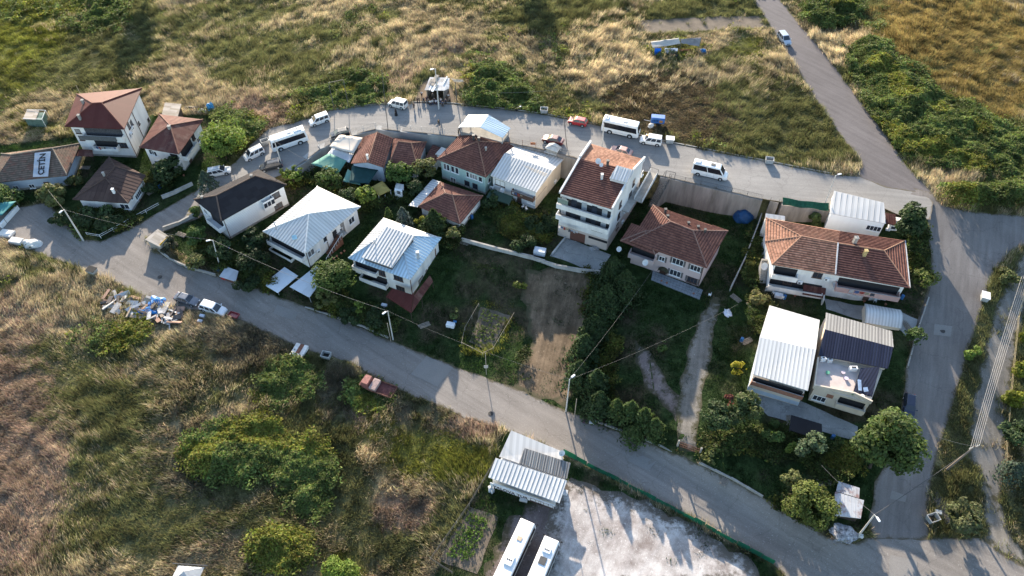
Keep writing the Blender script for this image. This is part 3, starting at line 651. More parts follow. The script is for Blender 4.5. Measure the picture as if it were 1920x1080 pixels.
    def roof(s, pts, faces, mat, thick=.14, ribs=None, course=None, name='roof', caps=None, capmat=None, parent=None, label=None):
        bm = B(); uvl = bm.loops.layers.uv.new('roof')
        for f in faces:
            V = [pts[k] for k in f]; n = Vector((0,0,0))
            for i in range(len(V)): n += (V[i]-V[0]).cross(V[(i+1)%len(V)]-V[0])
            n.normalize()
            if n.z < 0: V = V[::-1]; n = -n
            u = Vector((0,0,1)).cross(n)
            u = u.normalized() if u.length > .03 else (V[1]-V[0]).normalized()
            v = n.cross(u); v0 = min(p.dot(v) for p in V)
            top = [bm.verts.new(p) for p in V]; bot = [bm.verts.new(p-Vector((0,0,thick))) for p in V]
            fs = [bm.faces.new(top), bm.faces.new(bot[::-1])]+[bm.faces.new((top[i], bot[i], bot[(i+1)%len(V)], top[(i+1)%len(V)])) for i in range(len(V))]
            for fc in fs:
                for l in fc.loops: l[uvl].uv = (l.vert.co.dot(u), l.vert.co.dot(v)-v0)
            def strips(d, e, step, wd, ht):   # small ridges along d, spaced along e
                P2 = [(p.dot(d), p.dot(e)) for p in V]; lo = min(p[1] for p in P2); hi = max(p[1] for p in P2); base = V[0].dot(n)
                t = math.ceil(lo/step+.02)*step
                while t < hi-.02:
                    xs = []
                    for i in range(len(P2)):
                        (x0,y0),(x1,y1) = P2[i], P2[(i+1)%len(P2)]
                        if (y0 > t) != (y1 > t): xs.append(x0+(x1-x0)*(t-y0)/(y1-y0))
                    if len(xs) >= 2 and max(xs)-min(xs) > .15:
                        for a_, b_ in ((min(xs), max(xs)),):
                            q = [d*xx+e*(t+ee*wd/2*kk)+n*(base+hh) for xx in (a_, b_) for ee, kk, hh in ((-1,1,-.01),(-1,.55,ht),(1,.55,ht),(1,1,-.01))]
                            vv = [bm.verts.new(p) for p in q]
                            for ix in ((0,1,5,4),(1,2,6,5),(2,3,7,6),(0,3,2,1),(4,5,6,7)):
                                fc = bm.faces.new([vv[j] for j in ix])
                                for l in fc.loops: l[uvl].uv = (l.vert.co.dot(u), l.vert.co.dot(v)-v0)
                    t += step
            if ribs: strips(v, u, ribs[0], ribs[1], ribs[2]*.75)
            if course: strips(u, v, *course)
        bmesh.ops.recalc_face_normals(bm, faces=bm.faces)
        o = s.add(name, bm, mat, parent, label)
        if caps:
            bm = B()
            for k in caps: tube(bm, [pts[k[0]]+Vector((0,0,.02)), pts[k[1]]+Vector((0,0,.02))], .13, 6)
            s.add('ridge_cap', bm, capmat or mat if capmat else mat, o) if False else s.add('ridge_cap', bm, capmat or CONC, o)
        s.lastroof = o; return o
    def chimney(s, px, py, z, w=.45, ht=1.1, mat=None, pipe=False, parent=None):
        q = P(px, py, z); bm = B()
        if pipe:
            tube(bm, [q-Vector((0,0,.5)), q+Vector((0,0,ht))], .09, 8); tube(bm, [q+Vector((0,0,ht)), q+Vector((0,0,ht+.12)), q+Vector((0,0,ht+.2))], .19, 8, .05)
        else:
            box(bm, q.x-w/2, q.x+w/2, q.y-w/2, q.y+w/2, q.z-.6, q.z+ht); box(bm, q.x-w/2-.06, q.x+w/2+.06, q.y-w/2-.06, q.y+w/2+.06, q.z+ht+.003, q.z+ht+.1)
        return s.add('chimney', bm, mat or (GREYM if pipe else CONC), parent or s.lastroof)
    def dish(s, px, py, z, r=.45):
        q = P(px, py, z); bm = B(); n = Vector((.25,-.75,.6)).normalized(); a = n.cross(Vector((0,0,1))).normalized(); b = n.cross(a)
        rings = [[bm.verts.new(q+(a*math.cos(t)+b*math.sin(t))*r*k+n*(.16*k*k*r*2)) for t in [2*math.pi*i/12 for i in range(12)]] for k in (.05,.55,1)]
        for A, C in zip(rings, rings[1:]):
            for i in range(12): bm.faces.new((A[i], A[(i+1)%12], C[(i+1)%12], C[i]))
        bm.faces.new(rings[0]); tube(bm, [q, q+n*r*.9], .02, 5); tube(bm, [q-n*.02, q-n*.3-Vector((0,0,.3))], .03, 5)
        return s.add('satellite_dish', bm, plain('dish_grey', (.6,.6,.6), .5, .1, 2))
    def ac(s, i, px, py):
        a, b, t, nn = s.edge(i); q = s.at(i, px, py); bm = B(); obox(bm, q+nn*.2, t*.4, nn*.17, Vector((0,0,.28))); o = s.add('air_conditioner', bm, WHITEP)
        bm = B(); tube(bm, [q+nn*.371-t*.1, q+nn*.385-t*.1], .2, 12); s.add('fan_grille', bm, STEEL, o)
    def laundry(s, i, f0, f1, z, depth, n, what):
        a, b, t, nn = s.edge(i); L = (b-a).length; rg = random.Random(int(z*10+n)); cl = [(.6,.6,.62),(.10,.16,.35),(.45,.10,.08),(.5,.42,.3),(.12,.12,.14),(.35,.40,.5),(.5,.5,.52)]; nmz = ['white','blue','red','beige','dark','pale blue','light grey']
        for k in range(n):
            p = a.lerp(b, f0+(f1-f0)*(k+.5)/n); p = Vector((p.x,p.y,z+s.zs))+nn*(depth+.04); w = L*(f1-f0)/n*.42; hh = rg.uniform(.35,.8); bm = B(); c = k % 7
            rows = [[bm.verts.new(t*w*(x/3*2-1)+Vector((0,0,-hh*y/3))+nn*.05*math.sin(x*2+y+k)) for x in range(4)] for y in range(4)]
            for y in range(3):
                for x in range(3): bm.faces.new((rows[y][x], rows[y][x+1], rows[y+1][x+1], rows[y+1][x]))
            bmesh.ops.solidify(bm, geom=bm.faces[:], thickness=.015)
            o = link('laundry', bm, plain('laundry_%d' % c, cl[c], .85, .15, 4)); o.location = p; tag(o, '%s cloth hung out on %s' % (nmz[c], what), 'laundry', '%s laundry on %s' % (nmz[c], what))
    def pipe_down(s, i, f, z1, mat=None):
        a, b, t, nn = s.edge(i); p = a.lerp(b, f); p = Vector((p.x,p.y,0))+nn*.07; bm = B()
        tube(bm, [p+Vector((0,0,s.z0)), p+Vector((0,0,z1+s.zs))], .07, 6); s.add('downpipe', bm, mat or BROWNP)
    def plinth(s, mat=None, ht=.5):
        bm = B(); pp = inset(s.foot, -.04); prism(bm, pp, s.z0-.5, s.z0+ht); s.add('plinth', bm, mat or CONC)

def bestz(px, py, tgt, z0):     # height at which the pixel lies nearest the plan point/line
    best = None
    for k in range(5, 45):
        z = z0+k*.1; q = P(px, py, z).xy
        if len(tgt) == 1: d = (q-tgt[0]).length
        else:
            a, b = tgt; t = (b-a).normalized(); d = abs((q-a).x*t.y-(q-a).y*t.x)
        if best is None or d < best[0]: best = (d, z)
    return best[1]
def PT(ze, **k):
    return {n: P(v[0], v[1], ze if len(v) < 3 else v[2]) for n, v in k.items()}
def shift(foot, **k): return foot

# --- H1 tall red-roofed house, top left
def h_red3():
    ze = 8.1; E = PT(ze, a=(121,237), b=(233,242), c=(266,165), d=(144,176)); r1 = P(190,192.5,10.6); r2 = P(173,193.5,10.6)
    E.update(r=r1, q=r2); foot = inset([E[k] for k in 'abcd'], .75)
    H = House('apartment_house', 'tall three storey white house under a plain red brown hipped metal roof', 'house', 0, foot)
    H.walls(ze-.1, WALLW)
    H.roof(E, ['abrq','bcr','cdqr','daq'], REDM, caps=['qr','rb','rc','qd','qa'], capmat=plain('red_cap', (.16,.055,.04), .7))
    H.chimney(158,196,9.3); H.chimney(151,224,8.8)
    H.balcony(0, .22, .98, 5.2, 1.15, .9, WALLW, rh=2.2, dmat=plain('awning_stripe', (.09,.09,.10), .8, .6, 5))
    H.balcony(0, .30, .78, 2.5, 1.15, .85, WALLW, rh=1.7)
    H.win(0, 0, 0, 1.9, 1.2, 3, BROWNP, at=H.at(0, 230, 272)); H.win(0, 146, 246, 1.0, 1.0, 1, BROWNP); H.win(0, 153, 259, 1.0, 1.0, 1, BROWNP)
    H.win(1, 241, 236, .9, 1.2, 1, BROWNP); H.win(1, 246, 231, .9, 1.2, 1, BROWNP); H.win(1, 244, 253, .8, .8, 1); H.win(1, 260, 231, .6, .7, 1, BROWNP); H.win(1, 279, 227, .9, 1.4, 1, BROWNP)
    H.pipe_down(1, .02, ze-.2); H.pipe_down(1, .5, ze-.2); H.plinth(); H.ac(1, 245, 251); H.ac(1, 247, 240); H.laundry(0, .32, .76, 3.5, 1.15, 9, 'the first floor balcony of the tall red roofed house')
    bm = B(); a, b, t, n = H.edge(0); p = a.lerp(b, .5); p = Vector((p.x,p.y,5.75))+n*1.25
    obox(bm, p, t*(b-a).length*.36, n*.06, Vector((0,0,.5))); H.add('balcony_screen', bm, plain('screen_grey', (.12,.125,.13), .6, .3, 4))
    H2 = House('lean_to_porch', 'flat dark red lean-to roof against the tall red-roofed house', 'porch', 0, [G(142,300).xy, G(176,302).xy, G(176,286).xy, G(143,285).xy])
    H2.roof(PT(2.6, a=(141,279), b=(173,281), c=(175,293), d=(141,292)), ['abcd'], RUSTR)
    bm = B()
    for p in H2.foot: tube(bm, [(p.x,p.y,0), (p.x,p.y,2.55)], .06)
    H2.add('post', bm, WOODD)
h_red3()

# --- H2 second red house
def h_red2():
    ze = 5.3; E = PT(ze, a=(261,276), b=(335,289), c=(381,224), d=(299,214)); E['r'] = P(318.5,235,7.1)
    foot = inset([E[k] for k in 'abcd'], .65)
    H = House('house', 'white two storey house with a worn rusty red pyramid roof beside the light green tree', 'house', 0, foot)
    H.walls(ze-.1, WALLW); H.roof(E, ['abr','bcr','cdr','dar'], RUSTR, caps=['ra','rb','rc','rd'], capmat=plain('rust_cap', (.19,.09,.065), .8, .3))
    H.chimney(318,240,7.0,.55,.5)
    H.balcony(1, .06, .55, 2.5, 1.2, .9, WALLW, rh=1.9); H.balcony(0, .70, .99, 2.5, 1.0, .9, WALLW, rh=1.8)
    for x, y in ((284,285),(290,288),(295,306),(301,309)): H.win(0, x, y, 1.0, 1.2, 1, WHITEP)
    H.win(1, 362,258, 1.1,1.2, 2, BROWNP); H.win(1, 372, 262, 1.0,1.0); H.door(1, 358, 303, 1.0, 2.1); H.plinth()
h_red2()

# --- H3 low dark brown house
def h_dark():
    ze = 3.2; E = PT(ze, a=(136,374), b=(240,381), c=(273,329), d=(204,294)); E['r'] = P(197.5,334,4.7); E['q'] = P(216,313,4.7)
    foot = inset([E[k] for k in 'abcd'], .7)
    H = House('low_house', 'low white house under a wide dark brown hipped roof at the road fork', 'house', 0, foot)
    H.walls(ze-.08, WALLW); H.roof(E, ['abr','bcqr','cdq','darq'], DARKR, ribs=(.9,.06,.04), caps=['ra','rb','qc','qd','rq'], capmat=plain('dk_cap', (.075,.05,.042), .9))
    H.chimney(214,361,3.9,.4,.9, WHITEP); H.chimney(195,328,4.7,.35,.6)
    H.win(1, 259,365, 2.2,1.1, 4, WHITEP); H.win(1, 247,371, .6,.8,1); H.win(1, 268,345, .7,1.2,2, WHITEP)
    H.win(0, 234,387, 1.7,1.2, 2, WHITEP); H.win(0, 215,392,1.2,1.0,2); H.plinth()
h_dark()

# --- H4 old house with the banner
def h_banner():
    ze = 3.0
    pts = PT(ze, a=(-14,343), b=(126,329), c=(150,269), d=(2,288)); pts['r'] = P(22,290,4.9); pts['q'] = P(98,278,4.9)
    foot = inset([pts[k] for k in 'abcd'], .6)
    H = House('old_house', 'low old house with patched brown tile roof carrying a white lettered banner', 'house', 0, foot)
    H.walls(ze-.08, WALLB); H.roof(pts, ['abqr','bcq','cdrq','dar'], TILEO, course=(.5,.16,.06), caps=['rq','qb','qc','rd'], capmat=plain('old_cap', (.22,.18,.14), .9))
    H.win(0, 30,352,1.0,1.0); H.win(0, 60,349,1.0,1.0); H.door(0, 90, 348, 1.0,2.0); H.plinth()
    # banner lying on the front slope
    A, Bq, C, D = P(66,287.5,4.86), P(96,284.5,4.95), P(91,331.5,3.13), P(62.5,332.5,3.1)
    n = (Bq-A).cross(D-A).normalized(); n = n if n.z > 0 else -n
    lift = n*.16
    bm = B(); N = 8; up = []; dn = []
    for i in range(N+1):
        for L_, s_, e_ in ((up, A, D), (dn, Bq, C)):
            L_.append(bm.verts.new(s_.lerp(e_, i/N)+lift+n*.03*math.sin(i*2.1+(0 if L_ is up else 1.3))))
    for i in range(N): bm.faces.new((up[i], dn[i], dn[i+1], up[i+1]))
    r = bmesh.ops.solidify(bm, geom=bm.faces[:], thickness=.02)
    banner = link('banner', bm, plain('banner_cloth', (.62,.66,.72), .7, .06, 2)); tag(banner, 'white cloth banner with black letters spread over a patched brown roof', 'banner')
    cu = bpy.data.curves.new('lettering', 'FONT'); cu.body = '\u00c7ET\u0130N'; cu.size = 1.0; cu.extrude = .012; cu.offset = .03; cu.align_x = 'CENTER'; cu.align_y = 'CENTER'
    to = bpy.data.objects.new('lettering', cu); COL.objects.link(to)
    dg = bpy.context.evaluated_depsgraph_get(); me = bpy.data.meshes.new_from_object(to.evaluated_get(dg)); bpy.data.objects.remove(to)
    e1 = ((A-D)+(Bq-C)).normalized(); e2 = n.cross(e1).normalized()        # text reads up the slope
    M = Matrix((e1, e2, n)).transposed().to_4x4(); ctr = (A+Bq+C+D)/4+lift+n*.075
    ws = [v.co for v in me.vertices]; wx = max(v.x for v in ws)-min(v.x for v in ws); hy = max(v.y for v in ws)-min(v.y for v in ws)
    Lx = ((A-D).length*.88)/wx; Ly = ((Bq-A).length*.60)/hy; cx = (max(v.x for v in ws)+min(v.x for v in ws))/2; cy = (max(v.y for v in ws)+min(v.y for v in ws))/2
    for v in me.vertices: v.co = M @ Vector(((v.co.x-cx)*Lx, (v.co.y-cy)*Ly, v.co.z))+ctr
    lo = bpy.data.objects.new('lettering', me); COL.objects.link(lo); lo.parent = banner; me.materials.clear(); me.materials.append(plain('letter_black', (.03,.03,.035), .7, .1, 2))
h_banner()

# --- H5 black roof house
def h_black():
    ze = 5.4; E = PT(ze, a=(363,374), b=(415,414.5), c=(537.5,346), d=(484,317)); E['r'] = P(405.5,366.5,7.2); E['q'] = P(478,329.5,7.2)
    foot = inset([E[k] for k in 'abcd'], .45)
    H = House('black_roofed_house', 'long white two storey house with a matt black hipped roof and skylight', 'house', 0, foot)
    H.walls(ze-.08, CLAD)
    H.roof(E, ['abr','bcqr','cdq','darq'], BLACKR, caps=['ra','rb','qc','rq'], capmat=plain('tan_cap', (.13,.09,.07), .9))
    a, b, t, n = H.edge(1)
    H.panel(1, 416+60, 395, 0.01, .01, CLAD, 'cladding_joint') if False else None
    bm = B(); L = (b-a).length
    for k in range(14):
        z = .6+k*.34; m_ = a.lerp(b, .27); obox(bm, Vector((m_.x,m_.y,z))+n*.02, t*L*.25, n*.012, Vector((0,0,.012)))
    H.add('siding', bm, plain('siding_line', (.42,.43,.44), .6, .1, 2))
    H.win(1, 516,367, 1.9,1.2, 2, BROWNP); H.win(1, 522,386, 1.7,1.2, 2, BROWNP)
    # glazed bay
    o = H.balcony(1, .60, .78, 2.6, .9, 1.9, WHITEP, recess=False)
    p = a.lerp(b, .69); p = Vector((p.x,p.y,3.75))+n*.95; bm = B()
    for k in (-1,0,1): obox(bm, p+t*k*.8, t*.32, n*.03, Vector((0,0,.5)))
    H.add('bay_window', bm, GLASS)
    bm = B(); A_, B_ = (420,391), (425,393)
    q = P(420,377,6.45); nn = ((E['c']-E['b']).cross(E['r']-E['b'])).normalized(); nn = nn if nn.z > 0 else -nn; obox(bm, q, t*.45, nn.cross(t)*.55, nn*.06)
    H.add('skylight', bm, paint('skylight_glass', (.45,.52,.6), .1), H.lastroof)
    H.chimney(472,332,7.1,.4,.5); H.chimney(380,372,5.9,.4,.5)
    H.win(0, 386,397, .9,1.1); H.win(0, 396,409, .9,1.1); H.win(0, 405,428,1.0,1.2); H.pipe_down(1, .01, ze-.1); H.pipe_down(0, .5, ze-.1)
    # side porch with post frame
    H.balcony(0, .45, .98, 2.5, 1.3, .85, WHITEP, rh=1.9); H.plinth()
h_black()

# --- H6 white pyramid roof
def h_pyr():
    global ZS; ZS = -.7
    ze = 5.0; E = PT(ze, a=(493,434), b=(571.5,475), c=(676,387.3), d=(595,349.3)); E['r'] = P(579,400.5,7.0)
    foot = inset([E[k] for k in 'abcd'], .55)
    H = House('white_roofed_house', 'white two storey house under a white ribbed metal pyramid roof with outside stair', 'house', 0, foot)
    H.walls(ze-.08, WALLW)
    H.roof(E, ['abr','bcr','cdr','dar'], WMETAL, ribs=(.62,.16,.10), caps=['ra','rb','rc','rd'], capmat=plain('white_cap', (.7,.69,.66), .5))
    H.chimney(518,429,5.6, ht=1.5, pipe=True)
    bm = B(); q = P(552,445,5.95); obox(bm, q, (.4,.15,.0), (-.15,.4,.12), (0,-.02,.07)); H.add('roof_vent', bm, plain('vent_blue', (.3,.5,.6), .5), H.lastroof)
    H.balcony(0, .03, .99, 2.6, 1.1, .9, WALLW, rh=2.1); H.balcony(0, .02, .62, .25, 1.1, .85, WALLW, rh=1.9)
    H.win(0, 553,490, 1.6,1.3, 3); H.ac(1, 596,470); H.ac(0, 540,482)
    H.win(1, 583,474, 1.5,1.4, 2); H.win(1, 659,413, 1.4,1.4, 2); H.win(1, 609,449, .8, 1.2,1); H.win(1, 640,432,.7,1.2,1)
    H.panel(1, 643,428, .9,3.6, plain('grey_stripe', (.22,.21,.2), .85), 'wall_stripe', .03); H.pipe_down(1, .38, ze-.1); H.pipe_down(1, .005, ze-.1)
    # outside stair rising along the long wall
    a, b, t, n = H.edge(1); L = (b-a).length; bm = B(); N = 16
    for k in range(N):
        p = a.lerp(b, .22+.36*k/N); z = 2.6*(k+1)/N; p = Vector((p.x,p.y,ZS))+n*.72
        obox(bm, p+Vector((0,0,z/2)), t*L*.36/N/2*.98, n*.6, Vector((0,0,z/2)))
    st = H.add('stair', bm, RUST)
    bm = B(); p = a.lerp(b, .22); q = a.lerp(b, .58); A = Vector((p.x,p.y,1.0+ZS))+n*1.4; C = Vector((q.x,q.y,3.6+ZS))+n*1.4
    bar(bm, A, C, .06, .06)
    for k in range(9): x = A.lerp(C, k/8); bar(bm, x-Vector((0,0,1.0)), x, .04, .04)
    H.add('railing', bm, WHITEP, st)
    bm = B(); p = a.lerp(b, .62); obox(bm, Vector((p.x,p.y,2.6+ZS))+n*.72, t*L*.05, n*.7, Vector((0,0,.1))); H.add('landing', bm, CONC)
    H.door(1, 628,440, 1.0,2.1, DARKV); H.plinth(WALLB, .3)
h_pyr(); ZS = 0.0

# --- H7 white and blue roof
def h_blue():
    global ZS; ZS = -1.8
    ze = 5.2; E = PT(ze, a=(653,484), b=(769,524.5), c=(827.5,446), d=(719,408)); zr_ = 6.9
    E['r'] = P(721,439,zr_); E['q'] = P(749,440,zr_)
    foot = inset([E[k] for k in 'abcd'], .5)
    H = House('blue_roofed_house', 'white two storey house whose pale blue and white ribbed roof has a raised white panel', 'house', 0, foot)
    H.walls(ze-.08, WALLW)
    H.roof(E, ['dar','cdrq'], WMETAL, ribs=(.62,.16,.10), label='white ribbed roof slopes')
    H.roof(E, ['abqr','bcq'], BMETAL, ribs=(.62,.16,.10), caps=['rq','ra','qb','qc'], capmat=plain('blue_cap', (.42,.5,.56), .5), label='pale blue ribbed roof slopes')
    D = {'a': P(678,482,6.35), 'b': P(735.5,502,6.35), 'c': P(778.5,442,7.55), 'd': P(723.5,424,7.55)}
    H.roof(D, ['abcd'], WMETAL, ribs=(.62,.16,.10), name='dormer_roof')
    bm = B(); fp = inset([D[k] for k in 'abcd'], .3); prism(bm, fp, 5.0+ZS, [6.1+ZS,6.1+ZS,7.25+ZS,7.25+ZS]); H.add('dormer', bm, plain('dormer_dark', (.10,.09,.09), .8))
    H.chimney(704,458,7.0, ht=.9, pipe=True); H.chimney(732,472,6.9, ht=1.2, pipe=True); H.chimney(784,482,5.9,.45,1.3, GREYM)
    H.balcony(0, .02, .45, 3.0, 1.0, .8, WALLW, rh=1.6); H.balcony(0, .12, .60, .5, 1.1, .85, WALLW, rh=1.75)
    H.win(0, 715,511, 1.6,1.4, 3, BROWNP); H.win(0, 747,521, 1.8,1.2, 3, BROWNP); H.win(0, 751,541, 1.7,1.2, 3, BROWNP)
    H.win(1, 789,526, 1.5,1.4, 2, BROWNP); H.win(1, 799,508, .4,.5,1, BROWNP); H.win(1, 804,502, .4,.5,1, BROWNP)
    brn = plain('brown_trim', (.16,.07,.055), .8)
    H.pipe_down(1, .01, ze-.1, brn); H.panel(1, 817,479, .35,3.6, brn, 'wall_stripe', .03); H.panel(1, 820,487, 1.6,.25, brn, 'wall_stripe', .034); H.plinth(brn, .25)
    T = House('terrace_canopy', 'dark red lean-to roof wrapping the corner of the blue-roofed house', 'canopy', 0, [G(728,572).xy, G(775,588).xy, G(812,535).xy, G(800,540).xy])
    T.roof({'a': P(724,556,2.3), 'b': P(735,541,2.9), 'c': P(776,553,2.9), 'd': P(770,586,2.2)}, ['abcd'], REDM, ribs=(.5,.06,.04))
    T.roof({'c': P(776.5,553.5,2.9), 'd': P(771,586.5,2.2), 'e': P(812,527,2.2), 'f': P(806,516,2.9)}, ['cdef'], RUSTR, ribs=(.5,.06,.04))
    bm = B()
    for q in (P(724,556,2.2), P(770,585,2.1), P(811,527,2.1), P(790,557,2.1)): tube(bm, [(q.x,q.y,-2.8), q], .06)
    T.add('post', bm, WOODD)
    W = House('garden_wall', 'short white garden wall at the foot of the dark red lean-to', 'wall', 0, [])if False else None
h_blue(); ZS = 0.0

# --- H8 mint green house
def h_mint():
    ze = 5.2; E = PT(ze, a=(819,298.7), b=(911,332.5), c=(968,269), d=(877,239)); E['r'] = P(896,265,7.1)
    foot = inset([E[k] for k in 'abcd'], .55)
    H = House('mint_house', 'mint green two storey house under a mottled terracotta pyramid roof', 'house', 0, foot)
    H.walls(ze-.08, WALLG); H.roof(E, ['abr','bcr','cdr','dar'], TILE, course=(.5,.2,.10), caps=['ra','rb','rc','rd'], capmat=plain('cap_terra', (.24,.13,.09), .9, .3))
    H.chimney(888,260,7.0,.45,.9, STEEL); H.chimney(898,264,7.1,.4,.8, STEEL); H.chimney(911,282,6.3,.35,.7)
    for x, y in ((835,312),(840,314),(849,317),(857,320)): H.win(0, x, y, .75,1.5, 1)
    H.win(0, 877,327, .6,1.3,1); H.win(0, 888,331, 1.7,1.2, 3); H.win(0, 901,336, .8,1.2,1); H.win(0, 876,346, 1.1,1.9,1, BROWNP); H.win(0, 891,351, 1.1,1.9,1, BROWNP); H.win(0, 850,338,1.2,1.4,2)
    H.win(1, 917,338,.8,1.1,1); H.plinth()
h_mint()

# --- H9 white metal gable house
def h_gable():
    pts = {'a': P(919.5,329,4.9), 'b': P(1006,360.5,4.9), 'R': P(1037,319,6.1), 'L': P(945,289,6.1), 'c': P(1057,299,4.9), 'd': P(973,267.5,4.9)}
    f4 = inset([pts[k] for k in 'abcd'], .35)
    a, b, c, d = f4
    foot = [a, b, b.lerp(c,.42), c, d, d.lerp(a,.58)]
    H = House('white_gable_house', 'white two storey house under a white ribbed gable roof with cream end wall', 'house', 0, foot)
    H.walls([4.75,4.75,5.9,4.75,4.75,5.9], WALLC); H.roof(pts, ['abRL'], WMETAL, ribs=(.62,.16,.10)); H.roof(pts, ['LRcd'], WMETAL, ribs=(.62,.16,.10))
    bm = B(); A, Bv, t, n = H.edge(0); m_ = A.lerp(Bv,.5); obox(bm, Vector((m_.x,m_.y,2.3))+n*.02, t*(Bv-A).length/2, n*.03, Vector((0,0,2.4))); H.add('front_facade', bm, WALLW)
    H.win(0, 938,343, 2.1,1.3, 2, BROWNP); H.balcony(0, .48, .99, 2.5, .9, .9, BROWNP, rh=1.7); H.dish(941,357,2.4,.5); H.ac(0, 923,351); H.ac(1, 1040,340); H.laundry(0, .5, .75, 3.4, .9, 4, 'the balcony of the white gable house')
    H.door(0, 974,373, 1.0,2.0); H.win(0, 996,380, 1.6,.6, 2); H.win(0, 938,382,1.0,1.6,1)
    bm = B(); A, Bv, t, n = H.edge(1); m_ = A.lerp(Bv,.5); obox(bm, Vector((m_.x,m_.y,2.6))+n*.03, t*(Bv-A).length/2, n*.02, Vector((0,0,.03))); H.add('trim_line', bm, plain('trim', (.35,.25,.2), .8))
    T = House('porch_canopy', 'dark green awning over the terrace of the white gable house', 'awning', 0, [G(915,385).xy, G(956,400).xy, G(962,385).xy, G(922,372).xy])
    T.roof({'a': P(912,369,2.3), 'b': P(955,383,2.3), 'c': P(962,368,2.8), 'd': P(921,354,2.8)}, ['abcd'], uvmat('green_awning', [(.028,.05,.04),(.033,.056,.045)], .5,.5,.8,.2))
    bm = B()
    for q in (P(913,369,2.2), P(954,382,2.2)): tube(bm, [(q.x,q.y,0), q], .05)
    T.add('post', bm, GREYM)
h_gable()

# --- H10 small hip
def h_small():
    ze = 2.5; E = PT(ze, a=(784,387), b=(862.5,420), c=(906,367), d=(826,341)); E['r'] = P(835,362.5,4.0); E['q'] = P(848,366,4.0)
    foot = inset([E[k] for k in 'abcd'], .45)
    H = House('cottage', 'small single storey cottage with brown tiled hipped roof and white lean-to on its left', 'house', 0, foot)
    H.walls(ze-.08, WALLW); H.roof(E, ['abqr','bcq','cdrq','dar'], TILE, course=(.42,.15,.05), caps=['ra','qb','qc','rd','rq'], capmat=plain('cap_terra2', (.2,.12,.09), .9))
    H.roof({'a': P(766,385,2.1), 'b': P(783,388,2.35), 'c': P(825.5,340.5,2.35), 'd': P(811,336,2.1)}, ['abcd'], WMETAL, ribs=(.6,.1,.05), name='lean_to_roof')
    H.win(1, 881,407, 1.4,1.0, 2, BROWNP); H.win(1, 893,393, 1.0,.9); H.win(0, 820,413,1.2,1.0); H.plinth()
h_small()

